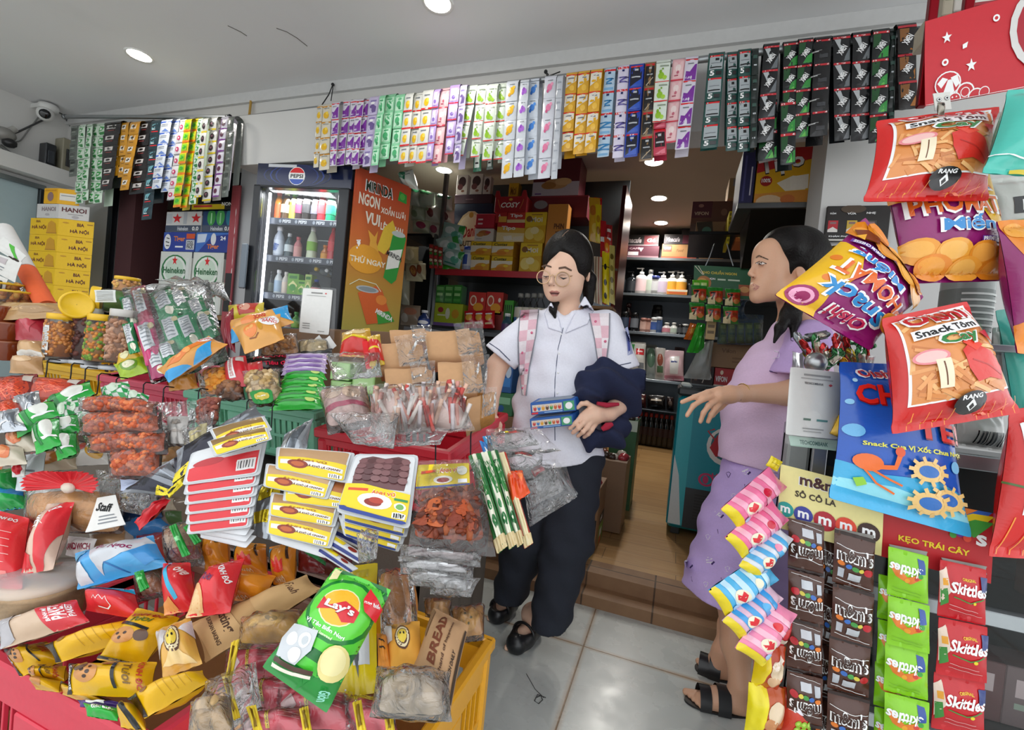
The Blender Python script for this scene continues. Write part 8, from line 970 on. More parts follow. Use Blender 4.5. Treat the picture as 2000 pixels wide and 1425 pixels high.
clearbag('clear bag of seeded garlic toast in the corner of the amber crate',(878,1184,948,1176,946,1250,894,1256),.1,.03,'#a8722e',extra='e .5 .5 .35 .4 #b8843a;e .4 .4 .04 .04 #5a4a1a;e .6 .55 .04 .04 #5a4a1a;e .5 .7 .04 .04 #5a4a1a',name='toast_bag',cat='bread bag',fin='food');clearbag('clear bag of toast behind the kraft lettered bag',(826,1166,884,1168,880,1210,830,1204),.1,.03,'#a8763a',name='toast_bag',cat='bread bag',fin='food')
clearbag('big crumple of clear film at the bottom of the amber crate',(734,1300,880,1310,884,1410,720,1400),.24,.04,'#b8a48c',film=FILMW,extra='p #a8906f .1 .2 .6 .1 .9 .6 .3 .9',name='film_wrap',cat='film wrap',iw=(.1,.9,.2,.9),fin='paper');clearbag('crinkled film over the left rosy sandwich packs',(400,1330,500,1290,520,1420,390,1440),.17,.03,None,film=FILMW,name='film_wrap',cat='film wrap')
for px,c,art,lb in(((228,984,332,978,338,1046,234,1056),'#b9cbe0','p #3f86c8 0 .5 .5 .3 1 .6 1 1 0 1;l w .03 .1 .2 .6 .3;e .6 .3 .15 .1 #d8a878','pale blue bread pack between the white label and the red ribbon'),((172,1036,262,1030,266,1082,178,1086),'#d8c4ae','p #b89068 .1 .3 .9 .25 .9 .8 .15 .85;l w .03 .1 .15 .9 .1','tan sliced bread pack behind the blue bread pack'),((308,966,372,972,368,1034,306,1028),'#8a7a6a','p #c9b8a0 .1 .2 .6 .1 .8 .5 .2 .6;p #4a6a3a .5 .6 .9 .5 .9 .9 .5 .9','brown and green packet left of the red-labelled stack'),((266,1046,330,1036,330,1090,270,1096),'#b04038','l #e8c8a8 .04 .2 .3 .8 .4;e .5 .7 .2 .15 #d89a5a','small brick red packet behind the green twist ribbons')):C(lb,px,.03,.03,c,art)
# people: bodies grown as one smooth surface from joints
class Sdf:
 def __init__(s,lo,hi,h):
  s.lo,s.h=np.asarray(lo,float)-4*h,h;s.n=np.ceil((np.asarray(hi)+4*h-s.lo)/h).astype(int)+1;s.D=np.full(s.n,1.,np.float32)
 def sub(s,lo,hi):
  a=np.clip(np.floor((np.asarray(lo)-s.lo)/s.h).astype(int),0,s.n);b=np.clip(np.ceil((np.asarray(hi)-s.lo)/s.h).astype(int)+1,0,s.n);sl=tuple(slice(i,j)for i,j in zip(a,b))
  g=np.meshgrid(*[(s.lo[k]+np.arange(a[k],b[k])*s.h).astype(np.float32)for k in range(3)],indexing='ij');return sl,np.stack(g,-1)
 def mix(s,sl,d,k,cut):
  e=s.D[sl]
  if cut:d=-d;e2=-e;f=np.maximum(k-np.abs(e-d),0)/k;s.D[sl]=np.maximum(e,d)+f*f*k/4
  else:f=np.maximum(k-np.abs(e-d),0)/k;s.D[sl]=np.minimum(e,d)-f*f*k/4
 def cap(s,a,b,ra,rb,k=.02,sz=1.,plane=None,cut=False,wob=0.):
  a,b=np.asarray(a,float),np.asarray(b,float);m=max(ra,rb)*1.1+k+wob+3*s.h;sl,P=s.sub(np.minimum(a,b)-m,np.maximum(a,b)+m)
  if 0 in P.shape:return s
  q=P-a;ba=b-a
  if sz!=1:q=q+np.multiply.outer(q@FWD*(sz-1),FWD);ba=ba+FWD*np.dot(ba,FWD)*(sz-1)
  t=np.clip(q@ba/max(1e-9,ba@ba),0,1);d=np.linalg.norm(q-t[...,None]*ba,axis=-1)-(ra+(rb-ra)*t)
  if wob:d=d+wob*(np.sin(P[...,0]*55+P[...,2]*38)+np.sin(P[...,2]*70+P[...,1]*60))*.5
  if plane is not None:d=np.maximum(d,(P-plane[0])@nrm(np.asarray(plane[1])))
  s.mix(sl,d,k,cut);return s
 def path(s,pts,rs,k=.015,**kw):
  for i in range(len(pts)-1):s.cap(pts[i],pts[i+1],rs[i],rs[i+1],k,**kw)
  return s
 def ell(s,c,r,k=.02,ax=None,cut=False):
  c=np.asarray(c,float);r=np.asarray(r,float);ax=CAX if ax is None else ax;m=r.max()*1.1+k+3*s.h;sl,P=s.sub(c-m,c+m);q=(P-c)@ax.T;k0=np.linalg.norm(q/r,axis=-1)+1e-6;k1=np.linalg.norm(q/r**2,axis=-1)+1e-6
  s.mix(sl,k0*(k0-1)/k1,k,cut);return s
 def mesh(s,g,m):
  D=s.D;S=D<0;n=[k-1 for k in D.shape];cn=np.zeros(n,np.int8);cr=lambda o:tuple(slice(o[k],o[k]+n[k])for k in range(3))
  for o in np.ndindex(2,2,2):cn+=S[cr(o)]
  act=np.argwhere((cn>0)&(cn<8));acc=np.zeros((len(act),3));w_=np.zeros(len(act))
  for a in range(3):
   for o in np.ndindex(2,2):
    p=list(o);p.insert(a,0);q=p.copy();q[a]=1;d0=D[tuple((act+p).T)];d1=D[tuple((act+q).T)];x=(d0<0)!=(d1<0);t=np.where(x,d0/np.where(x,d0-d1,1),0);pos=np.tile(np.array(p,float),(len(act),1));pos[:,a]+=t;acc+=pos*x[:,None];w_+=x
  idx=np.full(n,-1);idx[tuple(act.T)]=np.arange(len(act));V=s.lo+(act+acc/w_[:,None])*s.h;F=[]
  for a in range(3):
   u,v=(a+1)%3,(a+2)%3;A_=[slice(1,n[k])for k in range(3)];A_[a]=slice(0,n[a]);B_=A_.copy();B_[a]=slice(1,n[a]+1);e=np.argwhere(S[tuple(A_)]!=S[tuple(B_)])
   e=e+np.array([0 if k==a else 1 for k in range(3)]);eu,ev=np.eye(3,dtype=int)[u],np.eye(3,dtype=int)[v];Q=np.stack([idx[tuple((e-eu-ev).T)],idx[tuple((e-ev).T)],idx[tuple(e.T)],idx[tuple((e-eu).T)]],1);fl=~S[tuple(e.T)];Q[fl]=Q[fl][:,::-1];F+=Q[(Q>=0).all(1)].tolist()
  return g.add(V,F,m)
 def at(s,P):
  i=np.clip(((np.asarray(P)-s.lo)/s.h).astype(int),0,s.n-2);f=(np.asarray(P)-s.lo)/s.h-i;r=0
  for o in np.ndindex(2,2,2):r=r+s.D[tuple((i+o).T)]*np.prod([f[:,k]if o[k]else 1-f[:,k]for k in range(3)],0)
  return r
 def hit(s,x,y,d0=1.2,d1=2.1):
  t=np.arange(d0,d1,.002);P=CAM+np.multiply.outer(t,ray(x,y));v=s.at(P);k=np.argmax(v<0)
  return W(x,y,t[k]if v[k]<0 else(d0+d1)/2)
CAX=np.stack([RGT,UPV,-FWD])
def on(s,pts,off=.0012,dr=(1.2,2.1)):return[s.hit(x,y,*dr)-FWD*off for x,y in pts]
def line(g,s,pts,r,m,off=.001,dr=(1.2,2.1),n=5):
 q=np.array(pts,float);ts=np.linspace(0,len(q)-1,(len(q)-1)*n+1);g.tube(on(s,np.stack([np.interp(ts,np.arange(len(q)),q[:,k])for k in range(2)],1),off,dr),r,m,6)
def patch(g,s,pts,m,off=.0012,dr=(1.2,2.1),mx=5.):
 T=tessellate_polygon([[Vector((a,b,0))for a,b in pts]]);V,T=split_tris([tuple(map(float,p))for p in pts],T,mx);P=np.array(on(s,V,off,dr))
 g.add(P,[(a,b,c)if np.dot(np.cross(P[b]-P[a],P[c]-P[a]),-FWD)>0 else(a,c,b)for a,b,c in T],m)
wp=lambda L:[W(*p)for p in L]
def arm(s,pts,rs,fingers,k=.014):
 s.path(wp(pts),rs,k)
 for f in fingers:s.path(wp(f),[.0098,.0088,.0076,.0068][:len(f)],.005)
SK,HR=M('#e9bfa6','skin'),M('#0f0b0a','hair')
def feet(s,heel,toe,r=.034,side=1.):
 h,t=A(*heel),A(*toe);d=nrm(t-h);n_=A(-d[1],d[0],0)*side;L=np.linalg.norm(t-h);s.path([h+d*.03+A(0,0,.032),h+d*L*.55+A(0,0,.028),h+d*L*.78+A(0,0,.018)],[.032,.034,.022],.02)
 s.cap(h+d*L*.72+n_*.02+A(0,0,.015),h+d*L*.72-n_*.022+A(0,0,.014),.017,.015,.015)
 for i,o in enumerate((.026,.011,-.002,-.014,-.025)):s.cap(h+d*L*(.8-.02*i)+n_*o+A(0,0,.014),h+d*L*(1-.045*i)+n_*o*1.1+A(0,0,.011),.0085 if i else .012,.0075 if i else .011,.006)
 return d,n_,L
# the girl
gd=1.69;gt=thing('person','person in a white school shirt and glasses, looking down, holding boxes and a jacket','person',oZ(1010,1240,0))
hl,tl=oZ(1046,1236,0),oZ(1002,1276,0);hl2,tl2=oZ(998,1190,0),oZ(966,1216,0)
B=Sdf(np.min([W(925,900,1.5),W(1000,1290,1.6),W(1250,500,1.6),hl2-.1],0),np.max([W(1250,430,1.8),W(1250,900,1.8),hl2+.1],0),.0038);w=W
B.ell(w(1111,508,1.70),(.08,.098,.092)).ell(w(1089,545,1.652),(.055,.068,.058),.03).ell(w(1083,571,1.64),(.03,.03,.034),.03).ell(w(1110,557,1.675),(.053,.05,.055),.03).ell(w(1080,580,1.63),(.014,.011,.013),.018)
B.cap(w(1078,534,1.603),w(1076,551,1.589),.005,.0085,.014).ell(w(1071.5,554,1.6),(.006,.005,.006),.008).ell(w(1083,556,1.602),(.007,.005,.007),.008).ell(w(1082,569,1.607),(.014,.005,.007),.008).ell(w(1082,577,1.61),(.012,.005,.007),.008)
B.ell(w(1064,538,1.595),(.012,.007,.008),.01,cut=True).ell(w(1098,541,1.602),(.014,.007,.008),.01,cut=True).ell(w(1064,540,1.611),(.01,.007,.009),.005).ell(w(1099,543,1.617),(.011,.007,.009),.005)
B.ell(w(1148,536,1.685),(.008,.027,.016),.006).ell(w(1146,536,1.672),(.005,.014,.007),.004,cut=True)
B.cap(w(1106,575,1.70),w(1108,645,1.72),.046,.052,.03,1.1).cap(w(1110,660,1.73),w(1090,880,1.72),.11,.12,.05,1.4).cap(w(1040,640,1.73),w(1180,642,1.73),.05,.05,.05)
arm(B,[(1034,640,1.71),(972,712,1.69),(958,790,1.64),(955,820,1.62)],[.045,.037,.026,.028],[[(950+5*i,828,1.61),(947+6*i,845,1.6),(946+6*i,860-abs(i-1.5)*3,1.6)]for i in range(4)]+[[(968,815,1.61),(976,830,1.6),(976,842,1.6)]])
arm(B,[(1186,645,1.70),(1226,778,1.66),(1188,806,1.6),(1160,810,1.57),(1146,815,1.56)],[.044,.038,.029,.031,.026],[[(1150,800,1.56),(1136,812,1.545),(1124,826,1.54),(1113,836,1.55)],[(1152,812,1.55),(1140,825,1.535),(1130,836,1.535),(1119,845,1.55)],[(1156,822,1.55),(1147,834,1.54),(1139,843,1.54),(1129,851,1.555)],[(1162,828,1.56),(1155,839,1.55),(1149,847,1.555),(1141,853,1.57)],[(1160,795,1.565),(1146,787,1.55),(1136,788,1.545),(1128,796,1.55)]])
for h_,t_,x,y,d in((hl,tl,1072,1190,1.7),(hl2,tl2,1000,1140,1.86)):
 dd=nrm(t_-h_);B.path([W(1110 if x>1050 else 1068,915,1.72),W(1106 if x>1050 else 1030,1045,1.69 if x>1050 else 1.8),W(x+4,y-20,d),h_+dd*.05+A(0,0,.1),h_+dd*.045+A(0,0,.05)],[.07,.05,.04,.034,.032],.03);feet(B,h_,t_,side=-1)
g=G();B.mesh(g,SK);fd=(1.55,1.75);LIP,BRW,DRK=M('#b9776c','skin'),M('#5e4739','matte'),M('#1c1210','matte')
for p in([(1058,519),(1066,516),(1077,520),(1077,523),(1066,520),(1058,522)],[(1091,522),(1104,520),(1117,527),(1116,530),(1103,524),(1091,526)]):patch(g,B,p,BRW,.0026,fd,2.5)
for p in([(1058,538),(1066,539.5),(1074,539),(1066,542)],[(1091,540),(1100,542.5),(1109,542),(1100,546)]):patch(g,B,p,DRK,.002,fd,3)
patch(g,B,[(1072,570.5),(1078,567),(1083,568.2),(1088,567.5),(1094,571.5),(1083,571.5)],LIP,.0019,fd,3);patch(g,B,[(1074,574.5),(1083,575.5),(1092,574),(1088,578.5),(1079,578.5)],LIP,.0019,fd,3);patch(g,B,[(1073,571),(1083,571),(1093,572),(1090,575),(1076,575)],M('#5a2a26','skin'),.0026,fd,3)
for x in(1073,1082):patch(g,B,[(x-1.5,557),(x+1.5,556.6),(x+1,558.5),(x-1,558.5)],M('#7a4a3c','skin'),.0016,fd,2)  # nostril shade painted on as two dark patches
g.obj('body',gt)
H=Sdf(w(1050,640,1.9)-.03,w(1175,430,1.6)+A(.05,.3,.03),.004)
H=Sdf(np.min([w(1040,640,1.55),w(1040,640,1.85),w(1180,640,1.55)],0),np.max([w(1180,430,1.85),w(1180,430,1.55),w(1040,430,1.85)],0),.004)
H.ell(w(1109,506,1.705),(.093,.108,.106)).ell(w(1090,552,1.57),(.092,.13,.107),.012,cut=True).ell(w(1092,478,1.56),(.02,.05,.06),.02,cut=True).cap(w(1150,545,1.75),w(1150,590,1.76),.03,.018,.03).path(wp([(1098,575,1.71),(1083,588,1.665),(1080,604,1.65),(1084,620,1.648)]),[.02,.016,.013,.005],.012)
g=G();H.mesh(g,HR);line(g,H,[(1098,462),(1104,455),(1110,450)],.0016,M('#8a6a58','skin'),.0002,(1.5,1.8));g.obj('hair',gt)
g=G();GL=M('#d8b48c','metal');cs=[]
for cx,cy,rx,ry,d in((1061,541,12.5,13,1.592),(1099,545,14.5,14.5,1.594)):g.tube([W(cx+rx*math.cos(a),cy+ry*math.sin(a),d+.006*math.cos(a)*(1 if cx>1080 else-1))for a in np.linspace(0,2*math.pi,30)],.0017,GL,6)
g.tube(wp([(1073,539,1.588),(1079,536,1.582),(1085,541,1.588)]),.0016,GL,6);g.tube(wp([(1112,540,1.6),(1128,535,1.64),(1146,528,1.68)]),.0016,GL,6);o=g.obj('eyeglasses',gt)
for cx,cy,rx,ry,d in((1061,541,12,12.5,1.592),(1099,545,14,14,1.594)):g=G();g.add([W(cx+rx*math.cos(a),cy+ry*math.sin(a),d)for a in np.linspace(0,2*math.pi,20)[:-1]],[tuple(range(19))[::-1]],GLASS);l_=g.obj('lens',o);l_.parent=o;l_.location=-A(*o.location)if 0 else l_.location
SH=Sdf(np.min([W(930,920,1.5),W(1260,930,1.6),W(940,920,1.9)],0),np.max([W(1260,590,1.9),W(1260,590,1.55)],0),.0045);wh=dict(wob=.008)
SH.cap(w(1106,672,1.725),w(1092,780,1.71),.135,.16,.05,1.5,**wh).cap(w(1092,780,1.71),w(1085,890,1.71),.16,.175,.03,1.5,plane=(w(1085,900,1.71),-UPV+RGT*.12),**wh).cap(w(1046,640,1.725),w(1172,640,1.725),.055,.055,.05,1.1)
SH.cap(w(1040,640,1.71),w(968,706,1.69),.062,.07,.03,plane=(w(972,694,1.69),w(965,720,1.69)-w(1012,664,1.69)),wob=.003).cap(w(1182,640,1.7),w(1216,740,1.67),.064,.072,.03,plane=(w(1212,722,1.67),w(1216,745,1.67)-w(1200,680,1.67)),wob=.003)
SH.cap(w(1112,588,1.705),w(1108,640,1.72),.066,.085,.03,1.05).cap(w(1108,560,1.7),w(1108,640,1.715),.056,.054,.006,cut=True).path(wp([(1101,575,1.62),(1101,604,1.63),(1100,640,1.6)]),[.05,.03,.002],.006,cut=True).cap(w(1110,550,1.7),w(1110,578,1.7),.09,.08,.006,cut=True)
g=G();SM=M('#e9e9f4','cloth');SH.mesh(g,SM);so=g.obj('school_shirt',gt);sr=(1.45,1.8);NV=M('#5a6078','cloth')
g=G();line(g,SH,[(1100,640),(1090,680),(1084,740),(1083,790),(1084,860)],.0014,NV,.001,sr);line(g,SH,[(956,670),(975,683),(996,704)],.002,NV,.001,sr);line(g,SH,[(1184,710),(1205,714),(1232,708)],.002,NV,.001,sr);g.obj('navy_piping',so)
for x,y in((1096,652),(1092,690),(1090,728),(1089,768),(1088,812)):g=G();g.ell(SH.hit(x,y,*sr),(.0045,.0045,.0045),M('#f2f2f4','plastic'),8);g.obj('button',so)
g=G();patch(g,SH,[(1221,640),(1226,638),(1236,690),(1226,694)],M('#9aa0c4','cloth'),.0015,sr);patch(g,SH,[(1224,648),(1228,650),(1231,684),(1227,686)],M('#4a55a0','cloth'),.002,sr);g.obj('sleeve_badge',so)
for L_ in([(1076,592),(1064,612),(1072,640),(1097,648),(1090,622)],[(1142,580),(1158,606),(1146,632),(1104,650),(1118,622)]):
 g=G();patch(g,SH,L_,M('#e9e9f4','cloth'),.006,sr,4);line(g,SH,L_+L_[:1],.0025,M('#d6d7e6','cloth'),.004,sr);g.obj('collar_wing',so)
T_=Sdf(np.min([W(950,1240,1.6),W(960,1240,2.0),W(1190,1240,1.6)],0),np.max([W(1190,860,1.6),W(1200,860,1.95)],0),.0055)
T_.cap(w(1078,880,1.72),w(1125,885,1.72),.105,.1,.05,1.2).path(wp([(1122,905,1.71),(1108,1050,1.69),(1074,1212,1.69)]),[.105,.092,.072],.03,wob=.006).path(wp([(1068,905,1.74),(1030,1040,1.8),(996,1158,1.88)]),[.1,.09,.068],.03,wob=.006)
T_.cap(w(1074,1250,1.69),w(1060,1300,1.69),.085,.085,.004,cut=True).cap(w(990,1190,1.88),w(985,1230,1.88),.075,.08,.004,cut=True)
g=G();T_.mesh(g,M('#20242f','cloth'));g.obj('trousers',gt)
for h_,t_,s_ in((hl,tl,1),(hl2,tl2,1)):
 d=nrm(t_-h_);L=np.linalg.norm(t_-h_);F_=Sdf(np.minimum(h_,t_)-.06,np.maximum(h_,t_)+A(.06,.06,.1),.0035);F_.path([h_+d*.02+A(0,0,.036),h_+d*L*.6+A(0,0,.034),h_+d*L*.88+A(0,0,.03)],[.042,.043,.04],.02);F_.ell(h_+d*.08+A(0,0,.085),(.04,.045,.07),.01,np.array([A(-d[1],d[0],0),A(0,0,1),d]),cut=True);sl,P=F_.sub(h_-.4,h_+.4);F_.D[sl]=np.maximum(F_.D[sl],.003-P[...,2])
 g=G();F_.mesh(g,M('#17181c','plastic'));so=g.obj('black_shoe',gt);n_=A(-d[1],d[0],0);g=G();c=h_+d*.1;g.tube([c+n_*.045*math.cos(a)+A(0,0,.045+.04*math.sin(a))for a in np.linspace(-.1,math.pi+.1,14)],.0055,M('#131316','plastic'),8);g.obj('strap',so)
t=thing('backpack','pink and white checked backpack worn over the school shirt','backpack',W(1110,760,1.86))
BP=Sdf(np.min([W(1000,850,1.75),W(1220,850,2.1)],0)-.1,np.max([W(1220,590,2.1),W(1000,590,1.8)],0)+.05,.01);BP.cap(w(1110,660,1.93),w(1100,800,1.92),.13,.14,.03,1.3);g=G();BP.mesh(g,M('#d8c4cf','cloth'));g.obj('bag_body',t)
for L_,R_,nr in(([(1016,606),(1012,660),(1014,720),(1020,770)],[(1052,604),(1046,655),(1034,715),(1027,772)],8),([(1150,612),(1160,660),(1166,700),(1168,716)],[(1190,612),(1189,660),(1184,700),(1180,718)],6)):
 g=G();nv_=nr*3;Lx,Rx=[np.stack([np.interp(np.linspace(0,3,nv_+1),range(4),np.array(q)[:,k])for k in(0,1)],1)for q in(L_,R_)];P=np.array([[SH.hit(*(Lx[j]*(1-u)+Rx[j]*u),*sr)-FWD*.007 for j in range(nv_+1)]for u in np.linspace(0,1,5)])
 for i in range(4):
  for j in range(nv_):g.add([P[i,j],P[i,j+1],P[i+1,j+1],P[i+1,j]],[(0,1,2,3)],M('#f0e6ea' if(i//2+j//3)%2 else '#e8bcc8','cloth'))
 for e in(0,4):g.tube(P[e],.0022,M('#8d8f98','cloth'),6)
 for j in range(2,nv_,5):c=P[1+(j%2)*2,j];g.ell(c,(.005,.004,.005),M('#d8708f','cloth'),8)
 g.obj('shoulder_strap',t)
J=Sdf(np.min([W(1100,900,1.5),W(1260,900,1.75)],0),np.max([W(1260,690,1.75),W(1100,690,1.5)],0),.0045)
J.path(wp([(1142,765,1.6),(1175,745,1.6),(1232,752,1.62)]),[.05,.062,.06],.03,wob=.02).path(wp([(1226,770,1.65),(1214,826,1.64),(1192,848,1.61),(1160,856,1.6)]),[.05,.034,.04,.03],.03,wob=.02).cap(w(1150,850,1.6),w(1150,878,1.6),.035,.012,.02).cap(w(1198,806,1.57),w(1150,800,1.5),.042,.05,.01,cut=True)
t=thing('jacket','navy jacket with red lining folded over the forearm','jacket',W(1190,880,1.6));g=G();J.mesh(g,M('#1b2342','cloth'));g.obj('cloth_folds',t);g=G();g.tube(wp([(1166,787,1.55),(1185,791,1.555),(1208,789,1.57)]),[.006,.009,.006],M('#a81f3a','cloth'),8);g.obj('red_lining',t);g=G();g.tube(wp([(1176,838,1.56),(1186,832,1.555),(1196,828,1.56)]),[.008,.013,.007],M('#a81f3a','cloth'),8);g.obj('red_lining',t)
for k,px in enumerate(((1035,787,1124,779,1125,802,1037,811),(1034,818,1119,806,1120,830,1036,839))):
 q=[W(px[2*i],px[2*i+1],1.53+(.01 if i in(1,2)else 0))for i in range(4)];carton('toy_box','blue toy box with a row of small figures, %s one in the hand'%('upper','lower')[k],'box',q[3],q[2]-q[3],FWD*.05+RGT*.03+UPV*.012,q[0]-q[3],'#1f5aa8','r .04 .2 .7 .75 #d8cfc4;'+''.join('e %.2f .5 .035 .2 %s;e %.2f .36 .02 .09 %s;'%(.1+.09*i,('#c83a3a','#3a7ac0','#e0a02a','#5a3a2a','#3f9a4a','#c8602a')[i%6],.1+.09*i,'#e0b890')for i in range(7))+'r .73 .12 .97 .88 #3f9a6a;e .85 .5 .08 .28 w;r .02 .8 .16 .94 #d8242c;r .3 .82 .7 .9 #8fb8e0',top='r .1 .1 .9 .9 #8f9aa8')
# the woman
wt=thing('person','person in a pale lilac top and printed shorts, pointing with one hand','person',oZ(1420,1360,0));SK2=M('#dbaa8b','skin')
h1,t1,h2,t2=oZ(1470,1396,0),oZ(1342,1368,0),oZ(1432,1330,0),oZ(1362,1304,0)
B=Sdf(np.min([W(1320,900,1.4),h1-.05,h2-.05,W(1640,900,1.5),W(1600,850,1.8)],0),np.max([W(1640,440,1.8),W(1640,440,1.5),W(1640,700,1.8),h2+.05],0),.0038)
B.ell(w(1548,508,1.67),(.1,.103,.078)).ell(w(1502,498,1.65),(.054,.06,.056),.03).ell(w(1500,535,1.645),(.053,.075,.056),.03).ell(w(1486,562,1.64),(.03,.035,.036),.03).cap(w(1482,577,1.64),w(1545,566,1.64),.022,.036,.03).ell(w(1477,581,1.64),(.017,.016,.018),.02).cap(w(1476,513,1.638),w(1466,534,1.632),.005,.0098,.016).ell(w(1472,539,1.625),(.008,.006,.007),.008).ell(w(1472,556.5,1.633),(.012,.0055,.015),.012).ell(w(1472,564,1.633),(.011,.006,.014),.012)
B.ell(w(1484,514,1.592),(.013,.007,.009),.01,cut=True).ell(w(1486,515,1.603),(.01,.0065,.008),.005).ell(w(1565,531,1.6),(.018,.027,.009),.006).ell(w(1562,531,1.59),(.009,.014,.006),.004,cut=True)
B.cap(w(1545,570,1.67),w(1565,655,1.7),.052,.06,.03).cap(w(1560,670,1.7),w(1515,890,1.68),.1,.125,.05)
arm(B,[(1575,665,1.6),(1590,745,1.55),(1535,768,1.5),(1452,768,1.45),(1425,770,1.43),(1404,772,1.42)],[.046,.042,.038,.025,.026,.026],[[(1406,760,1.42),(1382,766,1.41),(1356,775,1.405),(1332,785,1.4)],[(1402,770,1.415),(1374,779,1.4),(1354,792,1.395),(1342,811,1.395)],[(1402,778,1.415),(1384,792,1.4),(1374,806,1.395),(1368,823,1.4)],[(1408,784,1.42),(1396,798,1.41),(1389,809,1.405),(1383,823,1.41)],[(1422,782,1.44),(1408,794,1.45),(1398,803,1.45),(1392,812,1.45)]])
for hh,tt,kn,sd in((h1,t1,W(1428,1160,1.62),-1),(h2,t2,W(1452,1160,1.82),-1)):
 d,n_,L=feet(B,hh,tt,side=sd);an=hh+d*.045;B.path([W(1490,930,1.68),kn,kn*.45+(an+A(0,0,.08))*.55,an+A(0,0,.09),an+A(0,0,.04)],[.085,.05,.045,.031,.031],.03)
g=G();B.mesh(g,SK2);fd=(1.5,1.8)
patch(g,B,[(1471,503),(1482,498),(1500,506),(1500,508),(1483,502),(1472,506)],BRW,.0026,fd,2.5);patch(g,B,[(1476,514),(1484,510),(1496,515),(1486,518),(1478,517)],M('#e6dcd4','gloss'),.0016,fd,3);patch(g,B,[(1479,513.5),(1484,511.5),(1488,513),(1486,517.5),(1480,517)],DRK,.0022,fd,2);line(g,B,[(1475,514),(1484,510),(1497,515)],.0014,DRK,.0012,fd)
patch(g,B,[(1467,557),(1472,554),(1484,560),(1468,560.5)],LIP,.0019,fd,3);patch(g,B,[(1468,561),(1483,561),(1476,567),(1469,566)],LIP,.0019,fd,3);patch(g,B,[(1468,541),(1472,540),(1472,543)],M('#7a4a3c','skin'),.0016,fd,2)  # last patch is nostril shade, painted in darker skin colour
g.obj('body',wt)
H=Sdf(np.min([w(1480,690,1.55),w(1480,690,1.85),w(1650,690,1.5)],0),np.max([w(1650,430,1.85),w(1650,430,1.5),w(1480,430,1.8)],0),.0042)
H.ell(w(1556,506,1.675),(.113,.12,.1)).ell(w(1526,480,1.665),(.062,.064,.086),.03).ell(w(1494,562,1.58),(.074,.116,.115),.015,cut=True).ell(w(1476,500,1.6),(.03,.055,.09),.015,cut=True).ell(w(1533,490,1.645),(.038,.035,.067),.03).ell(w(1566,534,1.575),(.024,.032,.04),.012,cut=True).path(wp([(1590,545,1.68),(1590,600,1.7),(1575,660,1.68)]),[.07,.06,.03],.03).path(wp([(1556,575,1.615),(1540,612,1.59),(1524,640,1.575),(1512,668,1.57)]),[.026,.024,.016,.005],.015).path(wp([(1562,580,1.6),(1552,625,1.58),(1548,660,1.57)]),[.022,.018,.006],.015)
g=G();H.mesh(g,HR);g.obj('hair',wt)
S_=Sdf(np.min([W(1390,935,1.45),W(1660,935,1.5),W(1400,935,1.9)],0),np.max([W(1660,610,1.9),W(1660,610,1.45)],0),.0048)
S_.path(wp([(1566,672,1.69),(1530,740,1.68),(1508,800,1.67)]),[.105,.15,.168],.04,sz=1.15,wob=.004).cap(w(1508,800,1.67),w(1502,900,1.67),.168,.174,.03,1.15,(w(1470,906,1.67),-UPV-RGT*.2),wob=.004).cap(w(1535,650,1.7),w(1590,655,1.7),.05,.06,.04).cap(w(1552,588,1.66),w(1556,622,1.68),.058,.052,.01,cut=True)
g=G();S_.mesh(g,M('#e2c4e2','cloth'));so=g.obj('lilac_top',wt);S2=Sdf(np.min([W(1470,800,1.4),W(1660,800,1.5)],0),np.max([W(1660,620,1.75),W(1660,620,1.4)],0)+.03,.0045)
S2.cap(w(1580,664,1.6),w(1556,740,1.55),.072,.085,.03,plane=(w(1552,732,1.55),-UPV-RGT*.12),wob=.003);g=G();S2.mesh(g,M('#c9abe0','cloth'));so2=g.obj('sleeve',so);g=G();line(g,S2,[(1502,724),(1520,729),(1552,735)],.002,M('#4a3a6a','cloth'),.001,(1.3,1.7));line(g,S2,[(1512,685),(1522,688),(1521,698),(1510,700)],.0014,M('#f0eaf4','cloth'),.001,(1.3,1.7));line(g,S2,[(1544,656),(1545,665),(1549,666)],.0014,M('#3a2f5a','cloth'),.001,(1.3,1.7));g.obj('sleeve_print',so)
P_=Sdf(np.min([W(1310,1215,1.45),W(1560,1215,1.9),W(1560,1215,1.5)],0),np.max([W(1560,880,1.9),W(1560,880,1.5)],0),.0055)
P_.path(wp([(1494,915,1.67),(1450,1030,1.64),(1420,1150,1.62)]),[.14,.135,.15],.04,wob=.006,plane=(w(1400,1160,1.62),-UPV-RGT*.25)).path(wp([(1500,920,1.72),(1480,1100,1.75)]),[.14,.12],.04,wob=.006)
g=G();P_.mesh(g,M('#cbb0ea','cloth'));so=g.obj('printed_shorts',wt);g=G();pr=(1.35,1.8);WH,PU=M('#ece6f2','cloth'),M('#4a3470','cloth')
for x,y in((1456,918),(1404,1002),(1344,1100),(1386,1093)):patch(g,P_,[(x-8,y-5),(x-3,y-8),(x+8,y-5),(x+9,y+4),(x,y+9),(x-7,y+5)],WH,.0012,pr);line(g,P_,[(x+4,y+8),(x+9,y+3)],.003,PU,.0014,pr)
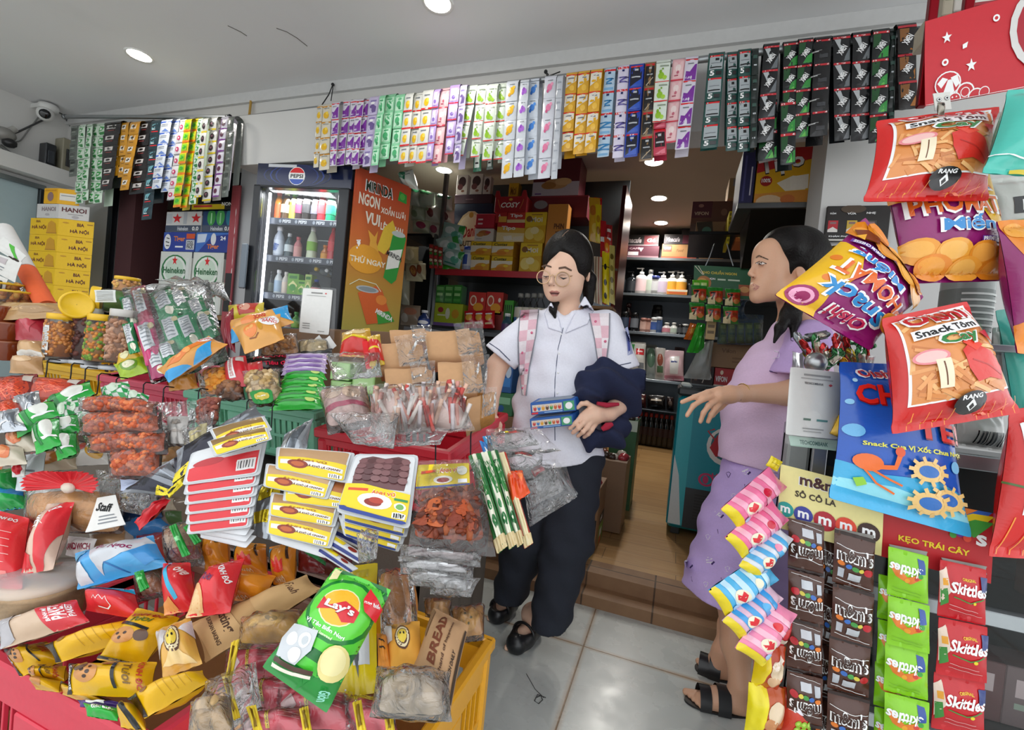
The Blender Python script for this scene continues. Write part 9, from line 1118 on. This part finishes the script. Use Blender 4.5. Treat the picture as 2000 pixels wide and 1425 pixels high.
for x,y in((1422,926),(1432,968),(1382,1048),(1378,1140),(1420,1110)):line(g,P_,[(x,y+6),(x-4,y-3),(x+1,y-5),(x+5,y-2),(x+1,y+6)],.0011,PU if x<1425 and y<940 else WH,.001,pr,3)
for x,y in((1454,950),(1401,1038),(1350,1130),(1408,1132)):line(g,P_,[(x,y-5),(x+2,y+5)],.0012,PU,.001,pr,2)
g.obj('print_motif',so)
g=G();c=W(1450,767,1.452);ax=nrm(W(1500,769,1.48)-W(1425,770,1.43));u=nrm(np.cross(ax,UPV));v=np.cross(ax,u);g.tube([c+.029*(u*math.cos(a)+v*math.sin(a))for a in np.linspace(0,2*math.pi,28)],.0016,M('#c9a24a','metal'),6);g.ell(W(1448,774,1.425),.006,M('#e8e0d0','metal'));g.box(W(1441,782,1.42),RGT*.014,FWD*.006,UPV*.012,M('k','gloss'),.003);g.obj('bracelet',wt)
for hh,tt,lb in((h1,t1,'near'),(h2,t2,'far')):
 d=nrm(tt-hh);n_=A(-d[1],d[0],0);L=np.linalg.norm(tt-hh)+.03;g=G();a=np.linspace(0,2*np.pi,28,endpoint=False);prof=np.array([[(hh-d*.02+d*L*(.5+.5*math.cos(q)))+n_*(.036+.01*math.cos(q))*math.sin(q)*1.05 for q in a]])[0]
 g.grid(np.array([prof-A(0,0,.002),prof+A(0,0,.006)]),M('#1d1d1f','plastic'),cv=True);g.add(prof+A(0,0,.006),[tuple(range(28))],M('#1d1d1f','plastic'));so=g.obj('sandal',wt)
 for f0,r_,w_ in((.42,.048,.02),(.66,.044,.018)):
  g=G();c=hh+d*L*f0;P=np.array([[c+d*(x*w_)+n_*(r_*math.cos(q))+A(0,0,.004+(.074-.05*(f0-.3))*max(0,math.sin(q)))for x in(-1,1)]for q in np.linspace(-.05,math.pi+.05,16)]);g.grid(P,M('#202022','plastic'));g.grid(P[::-1]+A(0,0,.003),M('#202022','plastic'));g.ell(c+A(0,0,.07-.05*(f0-.3)),.004,M('#8a8c90','metal'));g.obj('strap',so)
